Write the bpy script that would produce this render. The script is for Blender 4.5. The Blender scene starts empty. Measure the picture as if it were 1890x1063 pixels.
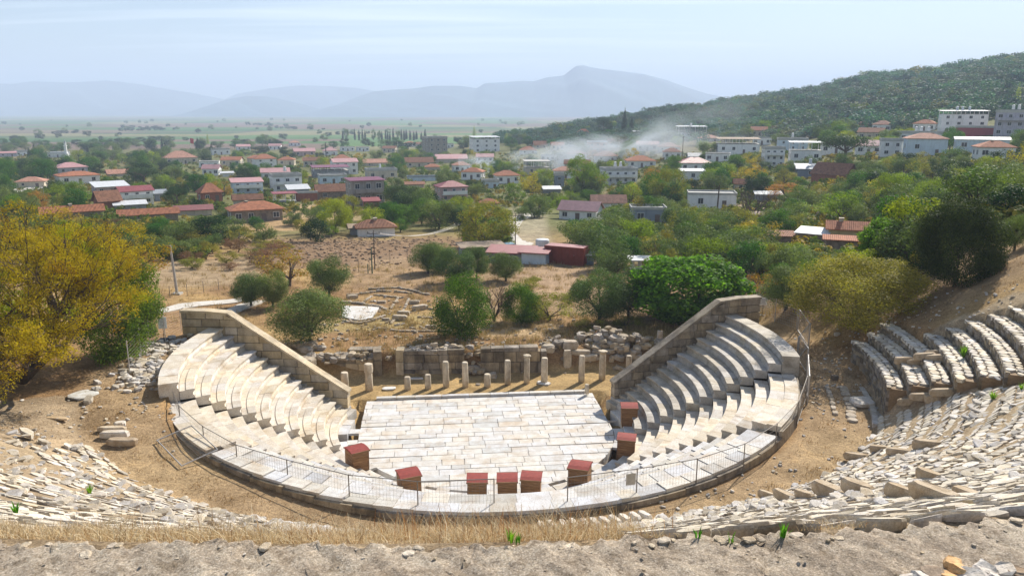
import bpy, math, random
import numpy as np
from mathutils import Vector, Matrix, Quaternion
S = bpy.context.scene
COL = S.collection
R = math.radians
# ---------------------------------------------------------------- camera
F = 1439.0; PITCH = R(12.79); HCAM = 19.64
cam = bpy.data.objects.new('camera', bpy.data.cameras.new('camera')); COL.objects.link(cam)
cam.location = (0, 0, HCAM); cam.rotation_euler = (math.pi/2 - PITCH, 0, 0)
cam.data.lens = F/1890*36; cam.data.sensor_width = 36; cam.data.clip_end = 30000; cam.data.clip_start = 0.1
S.camera = cam
# ---------------------------------------------------------------- sky, sun, exposure
SUN_EL, SUN_AZ = 36.0, 55.0      # azimuth counted from +x towards +y
W = bpy.data.worlds.new('World'); S.world = W; W.use_nodes = True
nt = W.node_tree; nt.nodes.clear()
out = nt.nodes.new('ShaderNodeOutputWorld'); bg = nt.nodes.new('ShaderNodeBackground')
sky = nt.nodes.new('ShaderNodeTexSky'); sky.sky_type = 'NISHITA'; sky.sun_disc = False
sky.sun_elevation = R(SUN_EL); sky.sun_rotation = R(90-SUN_AZ)
sky.air_density = 1.0; sky.dust_density = 0.3; sky.ozone_density = 1.0; sky.altitude = 50
# thin cirrus streaks high in the sky
tc = nt.nodes.new('ShaderNodeTexCoord'); mp = nt.nodes.new('ShaderNodeMapping')
sep = nt.nodes.new('ShaderNodeSeparateXYZ')
nt.links.new(tc.outputs['Generated'], sep.inputs[0])
dv = nt.nodes.new('ShaderNodeVectorMath'); dv.operation = 'DIVIDE'
cz = nt.nodes.new('ShaderNodeMath'); cz.operation = 'ADD'; cz.inputs[1].default_value = 0.06
nt.links.new(sep.outputs[2], cz.inputs[0])
cmb = nt.nodes.new('ShaderNodeCombineXYZ')
for k in range(3): nt.links.new(cz.outputs[0], cmb.inputs[k])
nt.links.new(tc.outputs['Generated'], dv.inputs[0]); nt.links.new(cmb.outputs[0], dv.inputs[1])
nt.links.new(dv.outputs[0], mp.inputs[0]); mp.inputs['Scale'].default_value = (0.16, 0.9, 1.0)
mp.inputs['Rotation'].default_value = (0, 0, R(-7)); mp.inputs['Location'].default_value = (0.35, 0.2, 0)
nz = nt.nodes.new('ShaderNodeTexNoise'); nz.inputs['Scale'].default_value = 1.6
nz.inputs['Detail'].default_value = 7; nz.inputs['Roughness'].default_value = 0.55; nz.inputs['Distortion'].default_value = 0.4
nt.links.new(mp.outputs[0], nz.inputs['Vector'])
rp = nt.nodes.new('ShaderNodeMapRange'); rp.inputs[1].default_value = 0.50; rp.inputs[2].default_value = 0.70
rp.inputs[3].default_value = 0.0; rp.inputs[4].default_value = 0.38
nt.links.new(nz.outputs[0], rp.inputs[0])
mx = nt.nodes.new('ShaderNodeMixRGB'); mx.inputs[2].default_value = (15, 15.5, 16, 1)
nt.links.new(rp.outputs[0], mx.inputs[0]); nt.links.new(sky.outputs[0], mx.inputs[1])
nt.links.new(mx.outputs[0], bg.inputs[0]); bg.inputs[1].default_value = 0.066
nt.links.new(bg.outputs[0], out.inputs[0])
LDIR = Vector((math.cos(R(SUN_EL))*math.cos(R(SUN_AZ)), math.cos(R(SUN_EL))*math.sin(R(SUN_AZ)), math.sin(R(SUN_EL))))
sl = bpy.data.lights.new('sun', 'SUN'); sl.energy = 5.0; sl.angle = R(0.55); sl.color = (1.0, 0.93, 0.82)
so = bpy.data.objects.new('sun', sl); COL.objects.link(so); so.rotation_euler = LDIR.to_track_quat('Z', 'Y').to_euler()
so.location = (0, 0, 60)
S.view_settings.view_transform = 'Standard'; S.view_settings.look = 'None'
S.view_settings.exposure = 0.86; S.view_settings.gamma = 1
S.render.engine = 'CYCLES'
S.cycles.max_bounces = 5; S.cycles.diffuse_bounces = 2; S.cycles.glossy_bounces = 2
S.cycles.transmission_bounces = 3; S.cycles.volume_bounces = 1; S.cycles.transparent_max_bounces = 8
try: S.cycles.use_denoising = True
except Exception: pass
S.cycles.sample_clamp_indirect = 6
# ---------------------------------------------------------------- numbers of the place
CX, CY, AX = -1.59, 45.87, -84.4          # centre of the orchestra, its axis (degrees)
rng = np.random.default_rng(7)
def ss(v, a, b):
    t = np.clip((np.asarray(v, float)-a)/(b-a), 0, 1); return t*t*(3-2*t)
def loc2w(r, phi, z=0.0):                  # theatre polar (phi in degrees, + is right) to world
    a = np.radians(np.asarray(phi)+AX); r = np.asarray(r, float)
    return CX+r*np.cos(a), CY+r*np.sin(a), z
CA, SA = math.cos(R(AX+90)), math.sin(R(AX+90))
def xy2w(u, v):                            # theatre frame: u right, v towards the stage
    return CX+u*CA-v*SA, CY+u*SA+v*CA
def w2loc(x, y):
    dx, dy = np.asarray(x, float)-CX, np.asarray(y, float)-CY
    ph = (np.degrees(np.arctan2(dy, dx))-AX+180) % 360-180
    return np.hypot(dx, dy), ph, dx*CA+dy*SA, -dx*SA+dy*CA
# terrain control table, rows = distance, columns = bearing (as x/y slope)
TP = (np.array([-900, 0, 400, 800, 940, 1100, 1250, 1400, 1650, 1890, 2500])-945)/1475.
TY = np.array([55, 75, 90, 120, 160, 210, 280, 380, 500, 700, 1000, 1500, 2500, 9000.])
TZ = np.array([
 [3,   3,   1.6, 1.5, 1.5, 1.5, 1.6, 2,   4,   9,   12],
 [2,   2,   1.0, 1.0, 1.0, 1.0, 1.2, 1.6, 3.5, 8.5, 12],
 [1,   1,   .5,  .5,  .2,  0,   .4,  1.0, 3,   8,   12],
 [0,   0,   -.5, -1,  -1,  -1,  -.4, .3,  2,   6,   12],
 [-1,  -1,  -3,  -3,  -3,  -3.2,-3,  -2.2,1.6, 5.5, 12],
 [-4,  -4,  -4.5,-4.5,-4.8,-5,  -4,  -2,  3,   7,   15],
 [-6,  -6,  -7,  -7,  -7,  -6,  -3,  0,   6,   11.5,22],
 [-9,  -9,  -9,  -9,  -8,  -5,  0,   4,   13,  22,  40],
 [-12, -12, -11, -10, -8,  -2,  7,   13,  27,  39,  70],
 [-14, -14, -13, -13, -3,  7,   19,  30,  49,  65,  110],
 [-15, -15, -15, -15, -15, -14, -8,  0,   20,  40,  90],
 [-16]*11, [-17]*11, [-18]*11], float)
def table(x, y):
    yy = np.clip(y, TY[0], TY[-1]); p = np.clip(x/np.maximum(y, 30), TP[0], TP[-1])
    i = np.clip(np.searchsorted(TY, yy, side='right')-1, 0, len(TY)-2); j = np.clip(np.searchsorted(TP, p, side='right')-1, 0, len(TP)-2)
    a = (yy-TY[i])/(TY[i+1]-TY[i]); b = (p-TP[j])/(TP[j+1]-TP[j])
    b = b*b*(3-2*b)*.5+b*.5
    return (TZ[i, j]*(1-b)+TZ[i, j+1]*b)*(1-a)+(TZ[i+1, j]*(1-b)+TZ[i+1, j+1]*b)*a
def wob(x, y, s, k=0):
    return (np.sin(x*s+1.3+k)*np.cos(y*s*1.13-.7+k*2)+.6*np.sin(x*s*2.3+y*s*1.7+k)+.4*np.cos(y*s*3.1-x*s*2.7+2.1*k))/2
def r0f(phi): return 19.6+np.where(np.asarray(phi) > 0, 2.2, 1.0)*ss(np.abs(phi), 15, 60)
def slope(r, phi):
    r0 = r0f(phi); ring = np.where(phi < 0, 4.0+.5*ss(-phi, 12, 44)+.8*ss(-phi, 46, 80), 4.0+.5*ss(phi, 60, 90))
    sm = 4.065+(r-r0)*(12.25/(40.3-r0))+ss(phi, 40, 51)*.35*ss(r, 22, 26)*(np.asarray(phi) < 64); te = 5.9+.555*(r-22.3)+np.clip(r-30, 0, 11)*.04
    return ring, sm, te
def ground(x, y):
    x = np.asarray(x, float); y = np.asarray(y, float)
    r, ph, u, v = w2loc(x, y)
    ap = np.abs(ph)
    ring, sm, te = slope(r, ph)
    r0 = r0f(ph)
    pb_ = np.clip(62.5-(r-22.3)*1.75, 51.0, 62.5); w = ss(ph, pb_-.1, pb_+1.2)
    jump = np.where(ph < 84, ss(r, 22.25, 22.6), ss(r, 21.0, 25.5))
    a = np.where(r > r0, np.maximum(sm, ring), ring)
    kk = np.floor((r-22.3)/.9); te2 = np.where((r > 22.4) & (r < 30.5) & (ph < np.where(kk <= 1, 83., np.where(kk == 2, 84., 75.5-(kk-3)*.8))), te-.75, te)
    b = ring+(te2-ring)*jump
    z = a*(1-w)+b*w
    g = np.where(ph > 0, 1-.5*ss(ph, 76, 104), 1-.96*ss(-ph, 50, 76))
    z = ring+(z-ring)*g
    z = np.minimum(z, 16.2)
    # relief of the loose earth
    z = z+.10*wob(x, y, .9)*ss(r, 18.9, 20)*(1-.85*ss(r, r0-.3, r0+.6)*(ap < 62))+.25*wob(x, y, .33, 2)*ss(ap, 76, 100)*ss(r, 22, 28)
    inner = np.where(r < 9.0, -.75, -.55+(r-9.1)*.40)
    z = np.where(r < 17.8, inner, z)
    far = table(x, y)
    d = np.hypot(x, y)
    far = far+.12*wob(x, y, .35, 1)*ss(d, 58, 66)+.45*wob(x, y, .06, 3)*ss(d, 90, 140)+2.5*wob(x, y, .011, 5)*ss(d, 420, 600)*ss(x/np.maximum(y, 1), -.1, .25)
    # excavated stage area
    site = np.where((v > 0) & (np.abs(u) < 13.5), -.02+(far+.02)*ss(v, 11.0, 12.6), far)
    site = np.where((v <= 6.1) & (np.abs(u) < 8.6), -.7, site)
    wS = np.where(r < 20.6, ss(ap, 106.2, 108.6), ss(ap, 104, 128))
    wS = np.where((r < 9.7) & (v > 0) & (ap > 90), 1, wS)
    wF = ss(r, 36, 62)*ss(ap, 66, 88)
    return z*(1-np.maximum(wS, wF))+site*np.maximum(wS, wF)
def ray(px, py):
    cx, cy = (px-945)/F, -(py-531.5)/F
    c, s = math.cos(PITCH), math.sin(PITCH)
    return Vector((cx, c+cy*s, -s+cy*c))
def at_z(px, py, z):
    d = ray(px, py); t = (z-HCAM)/d.z; return Vector((d.x*t, d.y*t, z))
def at_y(px, py, Y):
    d = ray(px, py); t = Y/d.y; return Vector((d.x*t, Y, HCAM+d.z*t))
_T = np.concatenate([np.linspace(20, 120, 700), np.geomspace(120.2, 5000, 1500)])
def hit(px, py, tmin=20):
    d = ray(px, py); T = _T[_T >= tmin]
    h = HCAM+d.z*T-ground(d.x*T, d.y*T)
    k = np.argmax(h < 0)
    if not (h < 0).any(): k = len(T)-1
    t = T[k]
    if k > 0:
        t = T[k-1]+(T[k]-T[k-1])*h[k-1]/(h[k-1]-h[k]+1e-9)
    x, y = d.x*t, d.y*t
    return Vector((x, y, float(ground(x, y))))
# ---------------------------------------------------------------- objects
def link(o, parent=None):
    COL.objects.link(o)
    if parent is not None: o.parent = parent
    return o
def tag(o, label=None, cat=None, group=None, kind=None):
    if label: o['label'] = label
    if cat: o['category'] = cat
    if group: o['group'] = group
    if kind: o['kind'] = kind
    return o
def empty(name, loc, rz=0.0, label=None, cat=None, group=None):
    o = bpy.data.objects.new(name, None); o.empty_display_size = .3
    o.location = loc; o.rotation_euler = (0, 0, rz); link(o)
    return tag(o, label, cat, group)
def obj(name, me, parent=None, loc=None):
    o = bpy.data.objects.new(name, me); link(o, parent)
    if loc is not None: o.location = loc
    return o
def fastmesh(name, V, Q, mat, colr=None, smooth=False):
    """V (n,3); Q (m,k) faces of one size; colr (n,3) per vertex"""
    V = np.asarray(V, np.float32); Q = np.asarray(Q, np.int32)
    me = bpy.data.meshes.new(name)
    me.vertices.add(len(V)); me.vertices.foreach_set('co', V.ravel())
    m, k = Q.shape
    me.loops.add(m*k); me.loops.foreach_set('vertex_index', Q.ravel())
    me.polygons.add(m); me.polygons.foreach_set('loop_start', np.arange(m, dtype=np.int32)*k)
    try: me.polygons.foreach_set('loop_total', np.full(m, k, np.int32))
    except Exception: pass
    me.polygons.foreach_set('use_smooth', np.full(m, smooth, bool))
    if colr is not None:
        at = me.color_attributes.new('Col', 'FLOAT_COLOR', 'POINT')
        c = np.ones((len(V), 4), np.float32); c[:, :3] = colr; at.data.foreach_set('color', c.ravel())
    me.update(calc_edges=True); me.validate()
    me.materials.append(mat)
    return me
class MB:
    def __init__(s): s.V = []; s.Fc = []; s.C = []; s.n = 0
    def add(s, v, f, c=(1, 1, 1)):
        s.V.extend([tuple(q) for q in v]); s.Fc.extend([tuple(i+s.n for i in q) for q in f]); s.C.extend([tuple(c)]*len(v)); s.n += len(v)
    def box(s, c, d, rz=0.0, col=(1, 1, 1), tilt=None, taper=0.0):
        hx, hy, hz = d[0]/2, d[1]/2, d[2]/2; v = []
        for z in (-hz, hz):
            k = 1-taper if z > 0 else 1
            for a, b in ((-hx, -hy), (hx, -hy), (hx, hy), (-hx, hy)): v.append(Vector((a*k, b*k, z)))
        M = Matrix.Rotation(rz, 3, 'Z')
        if tilt is not None: M = M @ Matrix.Rotation(tilt[0], 3, 'X') @ Matrix.Rotation(tilt[1], 3, 'Y')
        v = [M @ q+Vector(c) for q in v]
        s.add(v, [(3, 2, 1, 0), (4, 5, 6, 7), (0, 1, 5, 4), (1, 2, 6, 5), (2, 3, 7, 6), (3, 0, 4, 7)], col)
    def rock(s, c, d, rz=0.0, col=(1, 1, 1), rnd=random, jit=.16, tilt=(0, 0)):
        """a roughly hewn block: chamfered, uneven box"""
        M = Matrix.Rotation(rz, 3, 'Z') @ Matrix.Rotation(tilt[0], 3, 'X') @ Matrix.Rotation(tilt[1], 3, 'Y')
        v = []; base = []
        for z in (-1, -.62, .62, 1):
            k = .82 if abs(z) == 1 else 1.0
            ring = [(-1, -.6), (-.6, -1), (.6, -1), (1, -.6), (1, .6), (.6, 1), (-.6, 1), (-1, .6)]
            for a, b in ring:
                v.append(M @ Vector((a*k*d[0]/2*(1+rnd.uniform(-jit, jit)), b*k*d[1]/2*(1+rnd.uniform(-jit, jit)), z*d[2]/2*(1+rnd.uniform(-jit, jit)*.7)))+Vector(c))
        f = [tuple(range(7, -1, -1)), tuple(range(24, 32))]
        for k in range(3):
            for i in range(8): f.append((k*8+i, k*8+(i+1) % 8, k*8+8+(i+1) % 8, k*8+8+i))
        s.add(v, f, col)
    def ashlar(s, c, d, rz=0.0, col=(1, 1, 1), ch=.025):
        M = Matrix.Rotation(rz, 3, 'Z'); v = []
        for z, k in ((-d[2]/2, ch), (-d[2]/2+ch, 0), (d[2]/2-ch, 0), (d[2]/2, ch)):
            X, Y = d[0]/2, d[1]/2
            for a, b in ((-X+k, -Y+ch), (-X+ch, -Y+k), (X-ch, -Y+k), (X-k, -Y+ch), (X-k, Y-ch), (X-ch, Y-k), (-X+ch, Y-k), (-X+k, Y-ch)): v.append(M @ Vector((a, b, z))+Vector(c))
        f = [tuple(range(7, -1, -1)), tuple(range(24, 32))]
        for k in range(3):
            for i in range(8): f.append((k*8+i, k*8+(i+1) % 8, k*8+8+(i+1) % 8, k*8+8+i))
        s.add(v, f, col)
    def tube(s, pts, rad, n=6, col=(1, 1, 1), cap=True):
        pts = [Vector(p) for p in pts]; m = len(pts)
        if not hasattr(rad, '__len__'): rad = [rad]*m
        v = []; ref = Vector((0, 0, 1))
        for i, p in enumerate(pts):
            t = (pts[min(i+1, m-1)]-pts[max(i-1, 0)])
            t = t.normalized() if t.length > 1e-9 else Vector((0, 0, 1))
            a = t.cross(ref if abs(t.z) < .95 else Vector((1, 0, 0))).normalized(); b = t.cross(a)
            for j in range(n):
                q = 2*math.pi*j/n; v.append(p+(a*math.cos(q)+b*math.sin(q))*rad[i])
        f = [(i*n+j, i*n+(j+1) % n, i*n+n+(j+1) % n, i*n+n+j) for i in range(m-1) for j in range(n)]
        if cap: f += [tuple(range(n-1, -1, -1)), tuple(range((m-1)*n, m*n))]
        s.add(v, f, col)
    def lathe(s, prof, n=16, c=(0, 0, 0), col=(1, 1, 1), jit=0.0, rnd=random):
        v = []; m = len(prof)
        for rr, z in prof:
            for j in range(n):
                q = 2*math.pi*j/n; k = rr*(1+rnd.uniform(-jit, jit)); v.append((c[0]+k*math.cos(q), c[1]+k*math.sin(q), c[2]+z))
        f = [(i*n+j, i*n+(j+1) % n, i*n+n+(j+1) % n, i*n+n+j) for i in range(m-1) for j in range(n)]
        f += [tuple(range(n-1, -1, -1)), tuple(range((m-1)*n, m*n))]
        s.add(v, f, col)
    def arc(s, prof, p0, p1, nseg, col=(1, 1, 1), jz=0.0):
        """sweep a closed (r, z) profile along the theatre's arc from p0 to p1 degrees"""
        m = len(prof); v = []
        for i in range(nseg+1):
            p = p0+(p1-p0)*i/nseg
            for rr, z in prof:
                x, y, _ = loc2w(rr, p); v.append((float(x), float(y), z+jz))
        f = [(i*m+j, i*m+m+j, i*m+m+(j+1) % m, i*m+(j+1) % m) for i in range(nseg) for j in range(m)]
        f += [tuple(range(m)), tuple(range(nseg*m+m-1, nseg*m-1, -1))]
        s.add(v, f, col)
    def prism(s, poly, z0, z1, col=(1, 1, 1)):
        m = len(poly); v = [(p[0], p[1], z0) for p in poly]+[(p[0], p[1], z1) for p in poly]
        s.add(v, [tuple(range(m-1, -1, -1)), tuple(range(m, 2*m))]+[(i, (i+1) % m, m+(i+1) % m, m+i) for i in range(m)], col)
    def mesh(s, name, mat, smooth=False):
        me = bpy.data.meshes.new(name); me.from_pydata(s.V, [], s.Fc)
        at = me.color_attributes.new('Col', 'FLOAT_COLOR', 'POINT')
        c = np.ones((len(s.V), 4), np.float32); c[:, :3] = np.array(s.C, np.float32); at.data.foreach_set('color', c.ravel())
        if smooth: me.polygons.foreach_set('use_smooth', np.ones(len(me.polygons), bool))
        me.update(); me.materials.append(mat); return me
    def build(s, name, mat, parent=None, smooth=False, loc=None):
        return obj(name, s.mesh(name, mat, smooth), parent, loc)
def copy_tree(o, parent=None):
    c = o.copy(); COL.objects.link(c); c.parent = parent
    for ch in list(o.children): copy_tree(ch, c)
    return c
# ---------------------------------------------------------------- materials
def newmat(name):
    m = bpy.data.materials.new(name); m.use_nodes = True
    n = m.node_tree; n.nodes.clear()
    o = n.nodes.new('ShaderNodeOutputMaterial'); b = n.nodes.new('ShaderNodeBsdfPrincipled')
    n.links.new(b.outputs[0], o.inputs[0]); b.inputs['Specular IOR Level'].default_value = .25
    return m, n, b, o
def N(n, t, **kw):
    q = n.nodes.new('ShaderNode'+t)
    for k, v in kw.items(): setattr(q, k, v)
    return q
def noise(n, scale, detail=5, rough=.55, vec=None, dist=0.0):
    q = N(n, 'TexNoise'); q.inputs['Scale'].default_value = scale; q.inputs['Detail'].default_value = detail
    q.inputs['Roughness'].default_value = rough; q.inputs['Distortion'].default_value = dist
    if vec is not None: n.links.new(vec, q.inputs['Vector'])
    return q.outputs[0]
def ramp(n, fac, stops):
    q = N(n, 'ValToRGB'); e = q.color_ramp.elements
    while len(e) < len(stops): e.new(.5)
    for k, (p, c) in enumerate(stops):
        e[k].position = p; e[k].color = (*c, 1) if len(c) == 3 else c
    n.links.new(fac, q.inputs[0]); return q.outputs[0]
def mixc(n, a, b, fac, mode='MIX'):
    q = N(n, 'MixRGB', blend_type=mode)
    for i, v in ((0, fac), (1, a), (2, b)):
        if isinstance(v, (int, float)): q.inputs[i].default_value = v
        elif isinstance(v, tuple): q.inputs[i].default_value = (*v, 1)
        else: n.links.new(v, q.inputs[i])
    return q.outputs[0]
def bump(n, b, h, strength=.5, dist=.02):
    q = N(n, 'Bump'); q.inputs['Strength'].default_value = strength; q.inputs['Distance'].default_value = dist
    n.links.new(h, q.inputs['Height']); n.links.new(q.outputs[0], b.inputs['Normal']); return q
def pos(n): return N(n, 'NewGeometry').outputs['Position']
def objc(n): return N(n, 'TexCoord').outputs['Object']
def vcol(n):
    q = N(n, 'VertexColor'); q.layer_name = 'Col'; return q.outputs[0]
def stone_mat(name, c1, c2, stain=(.30, .24, .17), stain_amt=.6, sc=1.0, rough=.85, bmp=.5, usev=True, fine=22, streak=0.0):
    m, n, b, o = newmat(name); P = pos(n)
    a = ramp(n, noise(n, 1.7*sc, 6, .6, P), [(.3, c1), (.72, c2)])
    s = ramp(n, noise(n, .9*sc, 8, .68, P, .5), [(.50, (0, 0, 0)), (.70, (1, 1, 1))])
    q = N(n, 'MixRGB', blend_type='MIX'); n.links.new(a, q.inputs[1]); q.inputs[2].default_value = (*stain, 1)
    mu = N(n, 'Math', operation='MULTIPLY'); n.links.new(s, mu.inputs[0]); mu.inputs[1].default_value = stain_amt; n.links.new(mu.outputs[0], q.inputs[0])
    c = q.outputs[0]
    if streak > 0:   # dark weathering that runs down the faces
        mp = N(n, 'Mapping'); n.links.new(P, mp.inputs[0]); mp.inputs['Scale'].default_value = (1.1, 1.1, .30)
        st = ramp(n, noise(n, 1.2, 6, .65, mp.outputs[0]), [(.46, (0, 0, 0)), (.62, (1, 1, 1))])
        m2 = N(n, 'Math', operation='MULTIPLY'); n.links.new(st, m2.inputs[0]); m2.inputs[1].default_value = streak
        c = mixc(n, c, (.07, .06, .05), m2.outputs[0])
    sp = ramp(n, noise(n, fine*sc, 4, .7, P), [(.35, (.72, .72, .72)), (.6, (1.05, 1.05, 1.05))])
    c = mixc(n, c, sp, 1.0, 'MULTIPLY')
    if usev: c = mixc(n, c, vcol(n), 1.0, 'MULTIPLY')
    n.links.new(c, b.inputs['Base Color']); b.inputs['Roughness'].default_value = rough
    bump(n, b, noise(n, fine*.6*sc, 6, .7, P), bmp, .03)
    return m
M = {}
M['marble'] = stone_mat('marble', (.60, .52, .41), (.76, .71, .63), (.40, .28, .16), .7, bmp=.45)
M['white_marble'] = stone_mat('white_marble', (.56, .52, .47), (.74, .74, .73), (.48, .37, .26), .7, bmp=.3)
M['grey_marble'] = stone_mat('grey_marble', (.44, .39, .32), (.66, .61, .53), (.20, .17, .13), .7, bmp=.5)
M['wall_stone'] = stone_mat('wall_stone', (.52, .42, .28), (.64, .54, .39), (.30, .22, .13), .6, bmp=.5, streak=.35)
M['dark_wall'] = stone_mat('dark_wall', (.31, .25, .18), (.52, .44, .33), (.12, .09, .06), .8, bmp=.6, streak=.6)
M['rubble'] = stone_mat('rubble', (.36, .28, .19), (.62, .54, .43), (.45, .32, .18), .5, sc=2, bmp=.8)
M['fieldstone'] = stone_mat('fieldstone', (.52, .45, .35), (.78, .74, .69), (.44, .32, .19), .6, sc=1.6, bmp=.7)
M['column'] = stone_mat('column', (.58, .47, .33), (.78, .70, .56), (.25, .20, .15), .6, sc=1.5, bmp=.5, streak=.35)
def flat_mat(name, c, rough=.7, var=.25, sc=3.0, metal=0.0, bmp=0.0, usev=False, ripple=None):
    m, n, b, o = newmat(name); P = objc(n)
    k = tuple(q*(1-var) for q in c); k2 = tuple(min(1, q*(1+var*.6)) for q in c)
    a = ramp(n, noise(n, sc, 6, .65, P), [(.3, k), (.7, k2)])
    if usev: a = mixc(n, a, vcol(n), 1.0, 'MULTIPLY')
    n.links.new(a, b.inputs['Base Color']); b.inputs['Roughness'].default_value = rough; b.inputs['Metallic'].default_value = metal
    if ripple:
        w = N(n, 'TexWave'); w.inputs['Scale'].default_value = ripple; w.bands_direction = 'X'; n.links.new(P, w.inputs['Vector'])
        bump(n, b, w.outputs['Fac'], .6, .04)
    elif bmp: bump(n, b, noise(n, sc*8, 5, .7, P), bmp, .02)
    return m
M['steel'] = flat_mat('galvanised_steel', (.22, .20, .18), .45, .2, 8, .3)
M['light_steel'] = flat_mat('pale_steel', (.50, .48, .46), .4, .2, 8, .4)
M['concrete'] = flat_mat('concrete', (.42, .40, .36), .85, .25, 2, bmp=.4)
M['dark'] = flat_mat('dark_metal', (.04, .04, .045), .6, .2)
M['red_roof'] = flat_mat('red_felt_roof', (.25, .045, .035), .7, .28, 4, bmp=.3)
M['paper'] = flat_mat('white_sign_board', (.78, .79, .80), .6, .06, 2)
M['ink'] = flat_mat('printed_grey', (.16, .17, .20), .6, .1)
def wood_mat():
    m, n, b, o = newmat('weathered_planks'); P = objc(n)
    mp = N(n, 'Mapping'); n.links.new(P, mp.inputs[0]); mp.inputs['Scale'].default_value = (1.2, 1.2, 14)
    a = ramp(n, noise(n, 2.0, 6, .6, mp.outputs[0]), [(.3, (.13, .065, .03)), (.55, (.27, .15, .075)), (.75, (.42, .27, .15))])
    a = mixc(n, a, vcol(n), 1.0, 'MULTIPLY')
    n.links.new(a, b.inputs['Base Color']); b.inputs['Roughness'].default_value = .8
    bump(n, b, noise(n, 6, 4, .6, mp.outputs[0]), .4, .01); return m
M['wood'] = wood_mat()
def leaf_mat(name, c, tr=.38, var=.5, tc=(1.4, 1.5, .6)):
    m, n, b, o = newmat(name)
    oi = N(n, 'ObjectInfo')
    hv = N(n, 'HueSaturation'); hv.inputs['Color'].default_value = (*c, 1)
    mr = N(n, 'MapRange'); n.links.new(oi.outputs['Random'], mr.inputs[0]); mr.inputs[3].default_value = .475; mr.inputs[4].default_value = .525
    n.links.new(mr.outputs[0], hv.inputs['Hue'])
    mv = N(n, 'MapRange'); n.links.new(oi.outputs['Random'], mv.inputs[0]); mv.inputs[3].default_value = 1.2; mv.inputs[4].default_value = .8
    n.links.new(mv.outputs[0], hv.inputs['Value'])
    c2 = mixc(n, hv.outputs[0], vcol(n), 1.0, 'MULTIPLY')
    n.links.new(c2, b.inputs['Base Color']); b.inputs['Roughness'].default_value = .6; b.inputs['Specular IOR Level'].default_value = .04
    t = N(n, 'BsdfTranslucent'); c3 = mixc(n, c2, tc, 1.0, 'MULTIPLY'); n.links.new(c3, t.inputs[0])
    ms = N(n, 'MixShader'); ms.inputs[0].default_value = tr
    n.links.new(b.outputs[0], ms.inputs[1]); n.links.new(t.outputs[0], ms.inputs[2]); n.links.new(ms.outputs[0], o.inputs[0])
    return m
M['bark'] = flat_mat('bark', (.10, .075, .055), .9, .4, 5, bmp=.8)
# ================================================================ GROUND
def lines(segs):
    o = [segs[0][0]]
    for a, b, st in segs:
        n = max(1, int(round((b-a)/st))); o += list(a+(b-a)*np.arange(1, n+1)/n)
    return np.array(o)
gx = lines([(-9500, -2500, 500), (-2500, -900, 80), (-900, -320, 16), (-320, -120, 5), (-120, -40, 1.6), (-40, -24, .6), (-24, 24, .36), (24, 44, .5), (44, 120, 1.6), (120, 320, 5), (320, 900, 10), (900, 2500, 60), (2500, 9500, 500)])
gy = lines([(-60, -4, 6), (-4, 20, .6), (20, 66, .36), (66, 92, .8), (92, 200, 1.7), (200, 420, 4.5), (420, 1000, 10), (1000, 2500, 50), (2500, 13000, 500)])
GX, GY = np.meshgrid(gx, gy); GZ = ground(GX, GY)
nx, ny = len(gx), len(gy)
# zones of ground cover, as albedo
soil = np.array([.32, .20, .10]); dry = np.array([.42, .29, .13]); plough = np.array([.25, .165, .10]); green = np.array([.12, .15, .05]); pale = np.array([.50, .41, .29])
r_, ph_, u_, v_ = w2loc(GX, GY); D_ = np.hypot(GX, GY)
C = np.zeros(GX.shape+(3,)); C[:] = soil
def put(mask, c):
    global C
    C = C*(1-mask[..., None])+np.asarray(c)*mask[..., None]
put(ss(wob(GX, GY, .17, 4), .0, .5)*.8, dry)
put(ss(D_, 115, 160)*.85, green)
put(ss(wob(GX, GY, .05, 8), .5, .8)*ss(D_, 110, 150)*.7, dry*.7)
put(((np.abs(u_) < 13) & (v_ > 5.5) & (v_ < 11.5))*1.0, (.44, .31, .15))          # sandy stage floor
put(ss(r_, 18.3, 18.6)*(1-ss(r_, 21.5, 23))*ss(-np.abs(ph_), -104, -100)*.7, (.43, .32, .20))
put(ss(ph_, 74, 84)*ss(r_, 23, 26)*(1-ss(r_, 60, 80))*.85, (.33, .235, .14))            # brown dry hillside
put((np.abs(ph_) < 76)*ss(r_, 21.5, 22.5)*.7, (.44, .36, .26))
def ell(px, py, wx, wy, c, k=1.0, soft=.35, tmin=20):
    p = hit(px, py, tmin); a = hit(px+wx, py, tmin)-p; b0 = hit(px, py-wy, tmin)-p; b1 = p-hit(px, py+wy, tmin)
    rx = max(a.length, 2); ry = max((b0.length+b1.length)/2, 2)
    th = math.atan2(p.x, p.y); dx, dy = GX-p.x, GY-p.y
    e1 = (dx*math.cos(th)-dy*math.sin(th))/rx; e2 = (dx*math.sin(th)+dy*math.cos(th))/ry
    q = (np.abs(e1)**4+np.abs(e2)**4)**.25+.12*wob(GX, GY, 3.5/max(rx, ry), 1)
    put((1-ss(q, 1-soft, 1+soft*.3))*k, c)
ell(650, 462, 230, 26, plough, .95)          # ploughed stony field
ell(380, 500, 120, 28, (.40, .30, .19), .9)
ell(590, 392, 90, 18, (.48, .35, .20), .95)
ell(820, 395, 60, 14, (.45, .33, .18), .7)
ell(500, 415, 80, 14, (.45, .30, .16), .9)
ell(1040, 520, 110, 30, (.40, .28, .18), .9)
ell(760, 500, 130, 30, (.36, .25, .15), .8)
ell(940, 605, 110, 18, (.50, .37, .22), .8)
ell(970, 410, 45, 40, (.46, .40, .30), .6)
ell(1320, 415, 80, 14, (.40, .30, .18), .9)
ell(1440, 385, 110, 14, (.38, .29, .20), .9)
ell(1210, 475, 120, 30, (.17, .16, .07), .6)
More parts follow.
